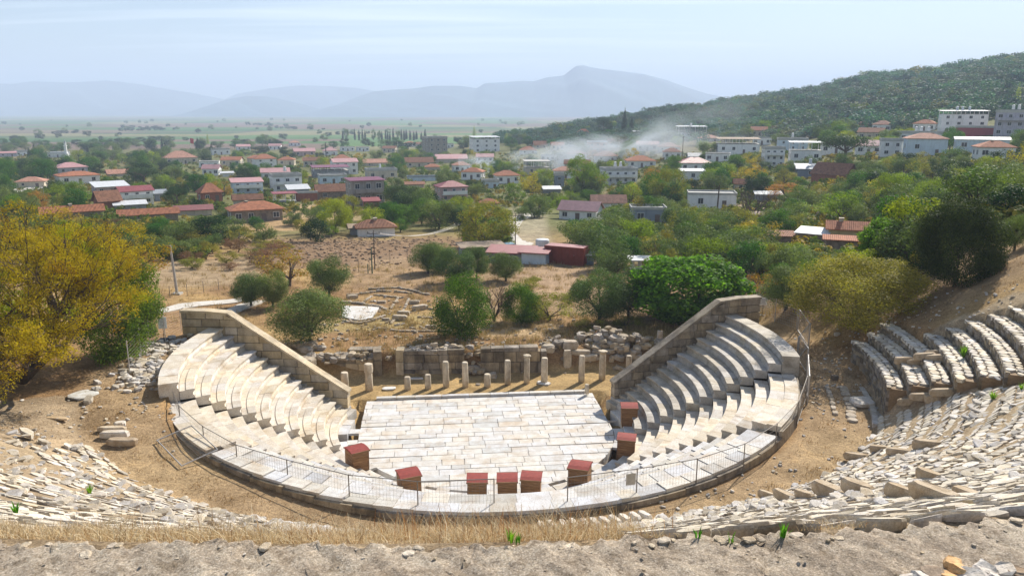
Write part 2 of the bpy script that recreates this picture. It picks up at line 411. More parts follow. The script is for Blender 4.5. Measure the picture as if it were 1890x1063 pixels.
ell(700, 595, 190, 16, (.42, .33, .15), .8)
# patchwork of fields on the plain
fx = np.floor((GX+.35*GY)/230+.6*np.sin(GY/400.)); fy = np.floor((GY-.1*GX)/np.where(GY > 1400, 230, 85.))
hsh = np.sin(fx*127.1+fy*311.7)*43758.5; hsh = hsh-np.floor(hsh)
pal = np.array([(.09, .18, .06), (.20, .15, .12), (.21, .19, .11), (.11, .21, .07), (.17, .13, .11), (.25, .24, .13), (.07, .14, .06), (.13, .17, .08)])
fc = pal[(hsh*7.99).astype(int)]
wpl = ss(GY, 640, 740)*(1-ss(GX/np.maximum(GY, 1), .0, .10)*(1-ss(GY, 950, 1050)))
C = C*(1-wpl[..., None])+fc*wpl[..., None]
wh = ss(GX/np.maximum(GY, 1), .02, .12)*ss(GY, 330, 420)*(1-ss(GY, 950, 1050))
C = C*(1-wh[..., None])+np.array([.20, .17, .09])*wh[..., None]
V = np.stack([GX, GY, GZ], -1).reshape(-1, 3)
ii = (np.arange(ny-1)[:, None]*nx+np.arange(nx-1)[None, :]).ravel()
Q = np.stack([ii, ii+1, ii+nx+1, ii+nx], -1)
def ground_mat():
    m, n, b, o = newmat('earth'); P = pos(n)
    base = vcol(n)
    v1 = ramp(n, noise(n, .55, 8, .68, P, .6), [(.30, (.58, .55, .50)), (.55, (1, 1, 1)), (.75, (1.42, 1.36, 1.25))])
    v2 = ramp(n, noise(n, 7.0, 6, .75, P), [(.30, (.55, .52, .48)), (.52, (1, 1, 1)), (.72, (1.35, 1.32, 1.25))])
    v3 = ramp(n, noise(n, 38.0, 3, .7, P), [(.34, (.6, .58, .55)), (.5, (1, 1, 1)), (.68, (1.4, 1.38, 1.3))])
    c = mixc(n, base, v1, 1.0, 'MULTIPLY'); c = mixc(n, c, v2, 1.0, 'MULTIPLY'); c = mixc(n, c, v3, 1.0, 'MULTIPLY')
    n.links.new(c, b.inputs['Base Color']); b.inputs['Roughness'].default_value = .95; b.inputs['Specular IOR Level'].default_value = .1
    bump(n, b, noise(n, 5, 9, .75, P), .9, .12)
    return m
M['earth'] = ground_mat()
g = obj('ground', fastmesh('ground', V, Q, M['earth'], C.reshape(-1, 3), True)); tag(g, 'dry earth, fields and slopes around the theatre and village', 'ground', kind='structure')
# ---------------------------------------------------------------- far mountains
def ridge(name, prof, Y, depth, col, seed, foot=-30, label=''):
    rg = np.random.default_rng(seed); Y *= 1.4; depth *= 1.4
    px = np.array([p[0] for p in prof]); hh = np.array([at_y(p[0], p[1], Y).z for p in prof]); xx = np.array([at_y(p[0], p[1], Y).x for p in prof])
    nxx, nyy = 260, 46
    X = np.linspace(xx[0], xx[-1], nxx); H = np.interp(X, xx, hh)
    t = np.linspace(-1, 1, nyy); sh = np.where(t < 0, (1+t)**1.25, (1-t)**1.1)
    A, B = np.meshgrid(X, t); Hm = np.interp(A, xx, hh)-foot
    nzv = sum(np.sin(A/(depth*.16)*f+rg.uniform(0, 6)+B*f*3.1)*np.cos(B*f*5+rg.uniform(0, 6)+A/(depth*.4)*f)/f for f in (1, 2.1, 4.3, 8.2, 15))
    shp = np.where(B < 0, (1+B)**1.2, (1-B))
    Z = foot+Hm*shp*(1+.24*nzv*(1-shp)*2.2)
    Z = np.where(np.abs(B) > .999, foot, Z)
    Yy = Y+B*depth+nzv*depth*.04
    V = np.stack([A, Yy, Z], -1).reshape(-1, 3)
    ii = (np.arange(nyy-1)[:, None]*nxx+np.arange(nxx-1)[None, :]).ravel(); Q = np.stack([ii, ii+1, ii+nxx+1, ii+nxx], -1)
    m, n, b, o = newmat(name); P = pos(n)
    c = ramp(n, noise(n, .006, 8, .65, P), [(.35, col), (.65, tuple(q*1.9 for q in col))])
    n.links.new(c, b.inputs['Base Color']); b.inputs['Roughness'].default_value = .95
    o = obj(name, fastmesh(name, V, Q, m, None, True)); tag(o, label, 'mountain', kind='structure'); return o
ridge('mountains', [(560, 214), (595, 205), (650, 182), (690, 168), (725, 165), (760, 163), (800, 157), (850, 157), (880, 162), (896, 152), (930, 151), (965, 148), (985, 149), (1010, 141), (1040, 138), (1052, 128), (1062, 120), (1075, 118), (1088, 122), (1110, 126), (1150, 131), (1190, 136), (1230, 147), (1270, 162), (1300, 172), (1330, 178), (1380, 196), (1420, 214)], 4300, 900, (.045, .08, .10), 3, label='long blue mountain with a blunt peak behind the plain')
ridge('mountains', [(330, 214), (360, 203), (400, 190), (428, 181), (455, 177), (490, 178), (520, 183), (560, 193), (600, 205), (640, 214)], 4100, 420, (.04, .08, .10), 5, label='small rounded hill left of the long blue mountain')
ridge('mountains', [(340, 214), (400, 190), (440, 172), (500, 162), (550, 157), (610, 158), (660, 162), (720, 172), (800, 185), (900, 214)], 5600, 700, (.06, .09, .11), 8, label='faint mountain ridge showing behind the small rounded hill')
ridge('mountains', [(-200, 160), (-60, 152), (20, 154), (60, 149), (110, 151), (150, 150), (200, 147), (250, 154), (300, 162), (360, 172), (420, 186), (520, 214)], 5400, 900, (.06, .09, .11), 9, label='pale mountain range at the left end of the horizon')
# ---------------------------------------------------------------- haze and smoke
def volume_box(name, x0, x1, y0, y1, z0, z1):
    mb = MB(); mb.box(((x0+x1)/2, (y0+y1)/2, (z0+z1)/2), (x1-x0, y1-y0, z1-z0)); return mb
hm = bpy.data.materials.new('haze_air'); hm.use_nodes = True; n = hm.node_tree; n.nodes.clear()
o_ = N(n, 'OutputMaterial'); v_n = N(n, 'VolumePrincipled'); v_n.inputs['Color'].default_value = (.64, .765, 1.0, 1); v_n.inputs['Anisotropy'].default_value = .05; v_n.inputs['Density'].default_value = 2.7e-4
n.links.new(v_n.outputs[0], o_.inputs['Volume'])
hz = volume_box('haze', -9800, 9800, -70, 13400, -32, 500).build('haze', hm); tag(hz, 'pale blue haze in the air over plain and mountains', 'haze', kind='stuff')
sm = bpy.data.materials.new('smoke'); sm.use_nodes = True; n = sm.node_tree; n.nodes.clear()
o_ = N(n, 'OutputMaterial'); v_n = N(n, 'VolumePrincipled'); v_n.inputs['Color'].default_value = (.86, .93, 1, 1)
tco = N(n, 'TexCoord').outputs['Object']
sp = N(n, 'SeparateXYZ'); n.links.new(tco, sp.inputs[0])
mpp = N(n, 'Mapping'); n.links.new(tco, mpp.inputs[0]); mpp.inputs['Scale'].default_value = (.035, .035, .075); mpp.inputs['Rotation'].default_value = (0, R(14), 0)
ns = noise(n, 1.0, 5, .6, mpp.outputs[0], .8)
def mth(n, op, a, b=None, clamp=False):
    q = N(n, 'Math', operation=op); q.use_clamp = clamp
    for i, v in ((0, a), (1, b)):
        if v is None: continue
        if isinstance(v, (int, float)): q.inputs[i].default_value = v
        else: n.links.new(v, q.inputs[i])
    return q.outputs[0]
# plume axis: climbs with x and widens; local box is 200 x 60 x 50 m with the fire at x = 0
t_ = mth(n, 'DIVIDE', sp.outputs[0], 190.0)
axz = mth(n, 'ADD', mth(n, 'MULTIPLY', mth(n, 'SUBTRACT', t_, .12, True), 30.0), 4.0)
rad_ = mth(n, 'ADD', mth(n, 'MULTIPLY', t_, 17.0), 5.5)
dz_ = mth(n, 'DIVIDE', mth(n, 'SUBTRACT', sp.outputs[2], axz), rad_)
dy_ = mth(n, 'DIVIDE', sp.outputs[1], mth(n, 'MULTIPLY', rad_, 1.2))
rr_ = mth(n, 'SQRT', mth(n, 'ADD', mth(n, 'MULTIPLY', dz_, dz_), mth(n, 'MULTIPLY', dy_, dy_)))
shape = mth(n, 'SUBTRACT', 1.0, rr_, True)
nn = mth(n, 'SUBTRACT', ns, .47, True)
fall = mth(n, 'ADD', mth(n, 'MULTIPLY', mth(n, 'SUBTRACT', 1.0, t_, True), .8), .06)
fall = mth(n, 'MULTIPLY', fall, mth(n, 'POWER', mth(n, 'SUBTRACT', 1.0, t_, True), 3.6))
dens = mth(n, 'MULTIPLY', mth(n, 'MULTIPLY', mth(n, 'MULTIPLY', shape, nn), fall), 10)
n.links.new(dens, v_n.inputs['Density']); n.links.new(v_n.outputs[0], o_.inputs['Volume'])
sp0 = hit(872, 324, 150)
smo = volume_box('smoke', -6, 190, -32, 32, -1, 46).build('smoke', sm); smo.location = (sp0.x, sp0.y, sp0.z); smo.rotation_euler = (0, 0, R(8))
tag(smo, 'white smoke drifting right from a fire among the village houses', 'smoke', kind='stuff')
S.cycles.volume_step_rate = 2.0; S.cycles.volume_max_steps = 96
# ================================================================ LOWER THEATRE
rd = random.Random(11)
def tint(rd, lo=.86, hi=1.06, warm=.07):
    k = rd.uniform(lo, hi); w = rd.uniform(-warm, warm); return (k*(1+w*.4), k, k*(1-w))
# orchestra pavement: rows of marble slabs cut to the horseshoe
def inside(u, v, R0=7.95): return (abs(u) <= R0 and 0 <= v <= 6.0) or (v <= 0 and u*u+v*v <= R0*R0)
def clip_poly(poly, R0=7.95):
    # clip rectangle against the horseshoe by sampling its outline
    us = [p[0] for p in poly]; vs = [p[1] for p in poly]
    if all(inside(*p) for p in poly): return poly
    u0, u1, v0, v1 = min(us), max(us), min(vs), max(vs)
    ptsL, ptsR = [], []
    for i in range(9):
        v = v0+(v1-v0)*i/8
        lim = R0 if v >= 0 else (math.sqrt(R0*R0-v*v) if abs(v) < R0 else -1)
        if lim < 0: continue
        a, b = max(u0, -lim), min(u1, lim)
        if b-a > .02: ptsL.append((a, v)); ptsR.append((b, v))
    return ptsR+ptsL[::-1] if len(ptsL) > 1 else None
mb = MB(); v = -7.95
while v < 6.0:
    h = min(rd.choice([.55, .62, .7, .78, .5]), 6.0-v)
    if 6.0-v-h < .25: h = 6.0-v
    u = -8.2+rd.uniform(-.6, 0); sk = rd.uniform(-.012, .012)
    while u < 8:
        w = rd.uniform(.8, 2.1); g_ = .017
        jl, jr = rd.uniform(-.05, .05), rd.uniform(-.05, .05)
        p = clip_poly([(u+g_, v+g_), (u+w-g_, v+g_), (u+w-g_, v+h-g_), (u+g_, v+h-g_)])
        if p:
            q = [xy2w(a+jl*(b-v)/h*.5, b+sk*a) for a, b in p]
            k = rd.random(); c = tint(rd, .93, 1.03, .05)
            if k < .10: c = (.85, .87, .89)
            elif k < .2: c = (.99, .94, .87)
            top = rd.uniform(-.006, .012)
            mb.prism(q, -.3, top, c)
        u += w
    v += h
pav = mb.build('orchestra_pavement', M['white_marble']); tag(pav, 'white marble slab floor of the horseshoe orchestra', 'pavement', kind='structure')
# bedding under the joints, drain channel around the orchestra
mb = MB(); mb.arc([(0.05, -.6), (7.93, -.6), (7.93, -.045), (0.05, -.045)], -100, 100, 60)
mb.prism([xy2w(*q) for q in ((-7.9, -.5), (7.9, -.5), (7.9, 6.0), (-7.9, 6.0))], -.6, -.046)
o = mb.build('orchestra_bedding', M['fieldstone']); tag(o, 'mortar bed in the joints under the orchestra slabs', 'mortar bed', kind='structure')
# back kerb of the orchestra
mb = MB(); u = -7.3
while u < 7.2:
    w = rd.uniform(.9, 2.3); x, y = xy2w(u+w/2, 6.22)
    mb.box((x, y, .05), (w-.03, .34, .24), R(AX+90)+rd.uniform(-.01, .01), tint(rd)); u += w
o = mb.build('stone_kerb', M['white_marble']); tag(o, 'pale stone kerb along the back edge of the orchestra', 'kerb')
# seating
BT = lambda k: .393+k*.457
RK = lambda k: 8.415+k*.75
th = empty('theatre_seating', (CX, CY, 0), 0, 'restored marble seating of the lower theatre in curved rows around the orchestra', 'theatre seating')
def wedge(name):
    w = bpy.data.objects.new(name, None); link(w, th); w.location = (0, 0, 0); return w
def bench_prof(k, worn=0.0, last=False):
    Rk, h = RK(k), BT(k); d = (.98 if last else .75)
    lo = BT(k-1)-.06 if k > 1 else .1
    if last: lo = 3.3
    pr = [(Rk, h), (Rk, h-.085), (Rk+.035, h-.12), (Rk+.09, h-.2), (Rk+.10, h-.30), (Rk+.03, h-.37), (Rk+.01, lo), (Rk+d, lo)]
    if last: pr += [(Rk+d, h)]
    else: pr += [(Rk+d, h-.05), (Rk+.44, h-.05), (Rk+.42, h)]
    return pr
def add_row(par, k, p0, p1, kind, mat, rd):
    mb = MB(); Rk = RK(k); p = p0; L = p1-p0
    while p < p1-1e-6:
        wd = math.degrees(rd.uniform(.75, 1.5)/Rk)
        if p1-(p+wd) < math.degrees(.5/Rk): wd = p1-p
        q = p+wd; ga = math.degrees(.006/Rk); c = tint(rd, .88, 1.04, .09)
        if rd.random() < .1: c = tuple(t*.82 for t in c)
        ns = max(1, int(wd/2.2)); jz = rd.uniform(-.008, .008)
        if kind == 'bench': pr = bench_prof(k, last=(k == 12))
        else:
            lev, lev0 = kind(k), kind(k-1) if k > 1 else kind(k)-.4
            if kind is FRONT:
                bl = fblend((p+q)/2); lev += (MIDL(k)-lev)*bl; lev0 += ((MIDL(k-1) if k > 1 else MIDL(k)-.4)-lev0)*bl
            dd = .75
            if k == 12: dd = .66
            pr = [(Rk, lev), (Rk, lev-.09), (Rk+.05, lev-.16), (Rk+.03, lev0-.06), (Rk+dd, lev0-.06), (Rk+dd, lev-.03)]
            if k == 12: pr = [(Rk, lev), (Rk, lev-.3), (Rk+.7, lev-.3), (Rk+.7, lev)]
            if rd.random() < .12 and kind is FRONT: c = tuple(t*.86 for t in c); jz -= .03
        mb.arc(pr, p+ga, q-ga, ns, c, jz)
        p = q
    o = mb.build('bench_row' if kind == 'bench' else 'step_row', mat, par, loc=(-CX, -CY, 0))
def fblend(p): return float(ss(-p, 8, 45)) if p < 0 else .35*float(ss(p, 15, 46))
MIDL = lambda k: BT(min(k, 11))-.35-.022*k if k < 12 else BT(11)-.35-.02*11+.0
FRONT = lambda k: BT(min(k, 11))-.55-.045*min(k, 11)
W_L, W_R = wedge('left_wedge'), wedge('right_wedge'); W_ML, W_F, W_MR = wedge('mid_left_wedge'), wedge('front_wedge'), wedge('mid_right_wedge')
for o, nm in ((W_L, 'seating_wedge'), (W_R, 'seating_wedge'), (W_ML, 'stepped_wedge'), (W_F, 'stepped_wedge'), (W_MR, 'stepped_wedge')): o.name = nm
W_L['label'] = 'pale complete bench rows at the left end'; W_R['label'] = 'greyer complete bench rows at the right end'
for k in range(1, 13):
    add_row(W_L, k, -105.1, -70.6, 'bench', M['marble'], rd)
    add_row(W_R, k, 74.7, 105.1, 'bench', M['grey_marble'], rd)
    add_row(W_ML, k, -70.3, -47.4, MIDL, M['marble'], rd)
    add_row(W_MR, k, 47.6, 74.4, MIDL, M['marble'], rd)
    add_row(W_F, k, -46.0, 46.2, FRONT, M['white_marble'], rd)
# small stairs: between the wedges and along the side walls
for (a0, a1, mt, lv) in ((-71.4, -70.5, 'marble', lambda k: BT(k)-.25),):
    pass
for side in (-1, 1):
    mb = MB()
    for k in range(1, 13):
        for hlf in (0, 1):
            r0, r1 = RK(k)+hlf*.375, RK(k)+hlf*.375+.375
            h = BT(k)-.50+hlf*.2
            pw = 113.5 if k < 3 else 112-(k-3)*.55
            wall_phi = math.degrees(math.asin(min(1, (2.75 if side < 0 else 2.75+0)/r0)))+90-0 if False else None
            p0 = 105.2; p1 = pw-.2
            mb.arc([(r0, h), (r0, h-.6), (r1, h-.6), (r1, h)], side*p0, side*p1, 1, tint(rd, .8, .95))
    mb.build('wall_stair', M['grey_marble'], th, loc=(-CX, -CY, 0))
for (pa, lowlev) in ((-46.7, FRONT), (46.9, FRONT)):
    mb = MB()
    for k in range(1, 12):
        for hlf in (0, 1):
            r0 = RK(k)+hlf*.375; h = (MIDL(k) if pa < 0 else FRONT(k)+.35*(MIDL(k)-FRONT(k)))-.22+hlf*.2
            mb.arc([(r0, h), (r0, h-.4), (r0+.37, h-.4), (r0+.37, h)], pa-.75, pa+.72, 1, tint(rd, .8, 1))
        # broken stub of the bench at the stair edge
    mb.build('stairway', M['rubble'], th, loc=(-CX, -CY, 0))
# front row pavement behind the drain, drain walls
mb = MB(); p = -104.0
while p < 104:
    w = rd.uniform(5, 10); q = min(104, p+w)
    if rd.random() > .03: mb.arc([(8.62, .22), (8.62, -.7), (9.2, -.7), (9.2, .22)], p+.06, q-.06, 2, tint(rd), rd.uniform(-.02, .02))
    p = q
p = -97.0
while p < 97:   # covering slabs of the drain on some stretches
    w = rd.uniform(4, 8)
    if (-14 < p < 18) or (-76 < p < -58) or (66 < p < 80) or rd.random() < .2:
        mb.arc([(7.98, .03), (7.98, -.12), (8.6, -.12), (8.6, .03)], p+.1, min(96, p+w)-.1, 2, tint(rd, .85, 1.0), rd.uniform(-.01, .03))
    p += w
mb.build('drain_kerb', M['white_marble'], th, loc=(-CX, -CY, 0))
# outer rim: retaining wall with a coping
mb = MB(); p = -104.8
def rimz(p): return 4.32+(4.82-4.32)*fblend(p) if -46.5 < p < 46.6 else 4.82
while p < 103.5:
    w = rd.uniform(3.0, 6.5); q = min(103.5, p+w)
    for e_ in (-70.5, -46.7, 46.9, 74.4):
        if p < e_-.01 < q or (q < e_ and e_-q < .8): q = e_
    z = rimz((p+q)/2)
    mid = -70.4 < (p+q)/2 < 74.3
    if mid:
        mb.arc([(18.09, z-.10), (18.09, 2.9), (18.32, 2.9), (18.28, z-.10)], p+.03, q-.03, 2, tint(rd, .75, .95, .1), rd.uniform(-.015, .015))
    else:
        mb.arc([(18.42, 4.6), (18.42, 2.9), (18.75, 2.9), (18.7, 4.9)], p+.03, q-.03, 2, tint(rd, .75, .95, .1), rd.uniform(-.03, .03))
    p = q
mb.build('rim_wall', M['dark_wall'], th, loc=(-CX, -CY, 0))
# ---------------------------------------------------------------- parodos walls
def parodos(side, mat, label, name='retaining_wall'):
    # straight wall: inner end r 9.6 phi 112.6, outer end r 20.2 phi 105.4
    a = Vector(loc2w(9.6, side*112.6)); b = Vector(loc2w(20.2, side*105.4)); a.z = b.z = 0
    L = (b-a).length; dx = (b-a)/L; nrm = Vector((-dx.y, dx.x, 0)) if side < 0 else Vector((dx.y, -dx.x, 0))
    if nrm.dot(Vector(xy2w(0, 20))-Vector((CX, CY, 0)).to_2d().to_3d() if False else Vector((-math.cos(R(AX)), -math.sin(R(AX)), 0))) < 0: nrm = -nrm
    root = empty(name, a, math.atan2(dx.y, dx.x), label, 'wall')
    inv = Matrix.Rotation(-math.atan2(dx.y, dx.x), 3, 'Z')
    nl = inv @ nrm; s = 1 if nl.y > 0 else -1
    topz = lambda t: 1.55+(6.75-1.55)*min(1, t/(L-3.1)) if t < L-3.1 else 6.75+.12*min(1, (t-L+3.1))
    rr = random.Random(5+side); mb = MB(); T = .62
    # coursed blocks, clipped to the raking top
    ch = .52; z = -.3
    while z < 7:
        t = 0.0; z1 = z+ch
        while t < L:
            w = rr.uniform(.8, 1.5); t1 = min(L, t+w)
            if L-t1 < .3: t1 = L
            za, zb = topz(t), topz(t1)
            if za > z or zb > z:
                c = tint(rr, .66, 1.1, .14); o_ = rr.uniform(0, .03); g_ = .02
                def top(tt): return min(z1-g_, topz(tt))
                if topz(t+.001) <= z and zb > z:
                    # first point where top crosses z
                    tt = (z-1.55)/(6.75-1.55)*(L-3.1); poly = [(tt, z), (t1-g_, z), (t1-g_, top(t1))]
                    if zb > z1: tk = (z1-1.55)/(6.75-1.55)*(L-3.1); poly.append((tk, z1-g_))
                else:
                    poly = [(t+g_, z+g_), (t1-g_, z+g_), (t1-g_, top(t1))]
                    if zb > z1 > za: tk = (z1-1.55)/(6.75-1.55)*(L-3.1); poly.append((tk, z1-g_))
                    poly.append((t+g_, top(t)))
                m = len(poly)
                y0, y1 = -T/2-o_, T/2+o_
                v = [(q[0], y0, q[1]) for q in poly]+[(q[0], y1, q[1]) for q in poly]
                mb.add(v, [tuple(range(m)), tuple(range(2*m-1, m-1, -1))]+[(i, m+i, m+(i+1) % m, (i+1) % m) for i in range(m)], c)
            t = t1
        z = z1
    body = mb.build('wall_body', mat, root); 
    mb = MB(); t = -.06
    brk = [0.0]
    while brk[-1] < L-3.1-1.0: brk.append(brk[-1]+rr.uniform(1.1, 1.9))
    brk[-1] = L-3.1; brk += [L-1.6, L+.05]; brk[0] = -.08
    for t0, t1 in zip(brk, brk[1:]):
        za, zb = topz(max(t0, 0)), topz(t1); g_ = .006
        c = tint(rr, .9, 1.05, .05); y = T/2+.07
        v = []
        for tt, zz in ((t0+g_, za), (t1-g_, zb)):
            for yy, hh in ((-y, .0), (y, .0), (y, .15), (-y, .15)): v.append((tt, yy, zz+hh+.004))
        mb.add(v, [(0, 1, 2, 3), (7, 6, 5, 4), (0, 4, 5, 1), (1, 5, 6, 2), (2, 6, 7, 3), (3, 7, 4, 0)], c)
    mb.build('coping', mat, root)
    return root
M['coping_light'] = M['wall_stone']
parodos(-1, M['wall_stone'], 'sandy block wall with raking top behind the left seating')
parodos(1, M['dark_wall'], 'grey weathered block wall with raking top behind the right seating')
# ================================================================ UPPER CAVEA (ruined)
ut = empty('upper_terraces', (CX, CY, 0), 0, 'ruined upper terraces of rough white paving stones, walled on the right', 'stone terraces')
K = 1
def phb(r): return np.clip(62.5-(np.asarray(r)-22.3)*1.75, 51.0, 62.5)
def upz(r, ph):
    """walking surface of the ruined upper seating"""
    r0 = r0f(ph); sm = 4.08+(r-r0)*(12.25/(40.3-r0))
    sm = sm+.07*np.sin((r-r0)*2*np.pi/1.05)*ss(ph, 0, 30)*ss(r, 21, 23)
    te = 6.0+.5*np.floor((r-22.3)/.9)
    return np.where(ph > phb(r), te, sm+ss(ph, 40, 51)*.35*ss(r, 22, 26))
def stones(pred, zf, r0, r1, p0, p1, dr, da, seed, lift=.06, miss=.08, coltone=1.0, tilt=.05, name='paving', mat='fieldstone', shr=.90):
    """irregular flat stones laid in a jittered bond, one mesh"""
    g = np.random.default_rng(seed); out = []
    r = r0
    while r < r1:
        h = dr*g.uniform(.8, 1.25); n_ = int((p1-p0)/math.degrees(da/r)); off = g.uniform(0, 1)
        st = (p1-p0)/max(n_, 1)
        ps = p0+(np.arange(n_+1)+off+g.uniform(-.34, .34, n_+1))*st
        for a, b in zip(ps[:-1], ps[1:]):
            if b-a < st*.25: continue
            out.append((r, r+h, a, b))
        r += h
    A = np.array(out); rc = (A[:, 0]+A[:, 1])/2; pc = (A[:, 2]+A[:, 3])/2
    keep = pred(rc, pc) & (g.random(len(A)) > miss); A = A[keep]; rc = rc[keep]; pc = pc[keep]; m = len(A)
    hr = (A[:, 1]-A[:, 0])/2; hp = (A[:, 3]-A[:, 2])/2
    ang = np.arange(8)*np.pi/4+np.pi/8
    ex = np.cos(ang); ey = np.sin(ang); k = 1/np.maximum(np.abs(ex), np.abs(ey))
    # between an octagon and a rectangle, jittered
    kk = 1+(k[None]-1)*g.uniform(.3, 1.1, (m, 8))
    U = ex[None]*kk*shr*(1+g.uniform(-.16, .16, (m, 8))); Vv = ey[None]*kk*shr*(1+g.uniform(-.16, .16, (m, 8)))
    sh = g.uniform(-.35, .35, m)[:, None]
    RR = rc[:, None]+hr[:, None]*(U+0*sh); PP = pc[:, None]+hp[:, None]*(Vv+sh*U)
    lo_z = zf(rc, pc)
    x, y, _ = loc2w(RR, PP); tz = g.uniform(-tilt, tilt, m)[:, None]*U+g.uniform(-tilt, tilt, m)[:, None]*Vv
    zz = zf(RR, PP) if zf is not upz else None
    if zz is None:
        same = (pc > 51)
        zz = np.where(False, lo_z[:, None], zf(np.clip(RR, 0, 99), np.minimum(PP, phb(RR)-.01)))
    Lf = g.uniform(.3, 1.3, m)[:, None]*lift
    top = zz+Lf+tz; bot = zz-.16
    cxx = x.mean(1, keepdims=True); cyy = y.mean(1, keepdims=True)
    xi, yi = cxx+(x-cxx)*.93, cyy+(y-cyy)*.93
    V = np.concatenate([np.stack([x, y, bot], -1), np.stack([x, y, top-.025], -1), np.stack([xi, yi, top], -1)], 1).reshape(-1, 3)
    V -= np.array([CX, CY, 0])
    idx = np.arange(m)[:, None]*24
    i = np.arange(8); j = (i+1) % 8
    q1 = np.stack([idx+i, idx+j, idx+8+j, idx+8+i], -1).reshape(-1, 4); q2 = np.stack([idx+8+i, idx+8+j, idx+16+j, idx+16+i], -1).reshape(-1, 4)
    c1 = np.concatenate([idx+16+k for k in (0, 1, 2, 3)], 1); c2 = np.concatenate([idx+16+k for k in (0, 3, 4, 7)], 1); c3 = np.concatenate([idx+16+k for k in (4, 5, 6, 7)], 1)
    Q = np.concatenate([q1, q2, c1, c2, c3]); Q = Q[:, ::-1] if False else Q
    base = g.uniform(.80, 1.10, m)*coltone; warm = g.uniform(-.03, .12, m)
    dk = g.random(m) < .10; base = np.where(dk, base*.68, base)
    c = np.stack([base*(1+warm*.3), base, base*(1-warm)], -1); c = np.repeat(c, 24, 0)
    return obj(name, fastmesh(name, V, Q, M[mat], c), ut)
f_smooth = lambda r, ph: (ph < 51)
stones(lambda r, p: (p < phb(r)) & (p > 8) & (r > r0f(p)+.1), upz, 19.8, 36.5, 6, 62.4, .36, .42, 21, lift=.025, miss=.05, tilt=.022, name='rubble_paving', shr=.97)
stones(lambda r, p: (p < 12) & (p > -58) & (r > r0f(p)+.1) & (wob(r*1.7, p*.30, 1.1) > -.35) & ((p > -40) | (r < 24.5)), upz, 19.8, 31, -66, 10, .42, .55, 23, lift=.045, miss=.22, tilt=.025, name='rubble_paving', shr=.93, coltone=.92)
stones(lambda r, p: (p > -1.9), upz, 37.3, 40.05, -2.2, 16, .3, .34, 26, lift=.035, miss=.08, tilt=.025, name='rubble_paving', shr=.96)
stones(lambda r, p: (p < 30) & (p > -30) & (r > 31), upz, 31, 37.4, -32, 30, .34, .42, 24, lift=.05, miss=.06, tilt=.03, name='rubble_paving', shr=.96)
# walled terraces on the right
def tend(k): return 83.5 if k <= 2 else (84.5 if k == 3 else 76-(k-4)*.8)
def gap(k, p): return (np.abs(p-(67.0+.2*k)) < 1.5)
tz = lambda r, p: 6.0+.5*np.floor((r-22.3)/.9)+0*p
for k in range(0, 9):
    ra, rb = 22.32+.9*k, 22.3+.9*(k+1)
    zt = 6.0+.5*k; e = tend(k+1)
    zf = lambda r, p, zt=zt: np.full(np.broadcast(r, p).shape, zt-.04)
    s0 = float(phb(22.3+.9*k))
    stones(lambda r, p, k=k: (r < rb+.05), zf, ra-.03, rb-.06, s0, e, .40, .46, 40+k, lift=.02, miss=.0, tilt=.012, name='terrace_paving', shr=.985, coltone=1.08)
    mb = MB(); p = s0; rdk = random.Random(60+k)
    lo = 3.9 if k == 0 else zt-.75
    while p < e:
        w = math.degrees(rdk.uniform(.25, .6)/ra); q = min(e, p+w); zz = lo
        while zz < zt-.06:
            h = rdk.uniform(.12, .24); zt2 = min(zt-.05, zz+h); 
            mb.arc([(ra-rdk.uniform(0, .05), zz+.008), (ra+.16, zz+.008), (ra+.16, zt2), (ra-rdk.uniform(0, .05), zt2)], p+.04, q-.04, 1, tint(rdk, .3, .8, .16)); zz += h
        p = q
    mb.arc([(ra+.1, lo), (rb+.3, lo), (rb+.3, zt-.12), (ra+.1, zt-.12)], s0, e, 14, (.6, .5, .4))
    mb.build('terrace_wall', M['rubble'], ut, loc=(-CX, -CY, 0))
# low curb in front of the first terrace wall
mb = MB(); p = 60.0; z = 4.25
while p < 87:
    q = p+rd.uniform(2.5, 4); mb.arc([(21.75, z), (21.75, 3.6), (22.02, 3.6), (22.02, z)], p+.05, q-.05, 1, tint(rd)); p = q
mb.arc([(22.02, 4.12), (22.02, 3.6), (22.3, 3.6), (22.3, 4.12)], 60, 87, 9, (.85, .85, .85))
mb.build('curb', M['grey_marble'], ut, loc=(-CX, -CY, 0))
# thin stone edging half buried in the dirt ring
for (r_a, pa, pb, n_) in ((19.95, 64, 75, 7), (20.8, 62, 75.5, 9)):
    mb = MB()
    for i in range(n_):
        p = pa+(pb-pa)*i/n_; x, y, _ = loc2w(r_a+rd.uniform(-.05, .05), p); zz = float(ground(x, y))
        mb.rock((x, y, zz-.03), (.28 if r_a < 20 else .5, (pb-pa)/n_*R(1)*r_a*.98, .22), R(p+AX), tint(rd, .85, 1.05), rd)
    o = mb.build('stone_edging', M['rubble']); tag(o, 'thin line of edging stones in the dirt beside the right rim' if r_a < 20 else 'broader broken line of pale stones below the walled terraces', 'stone edging')
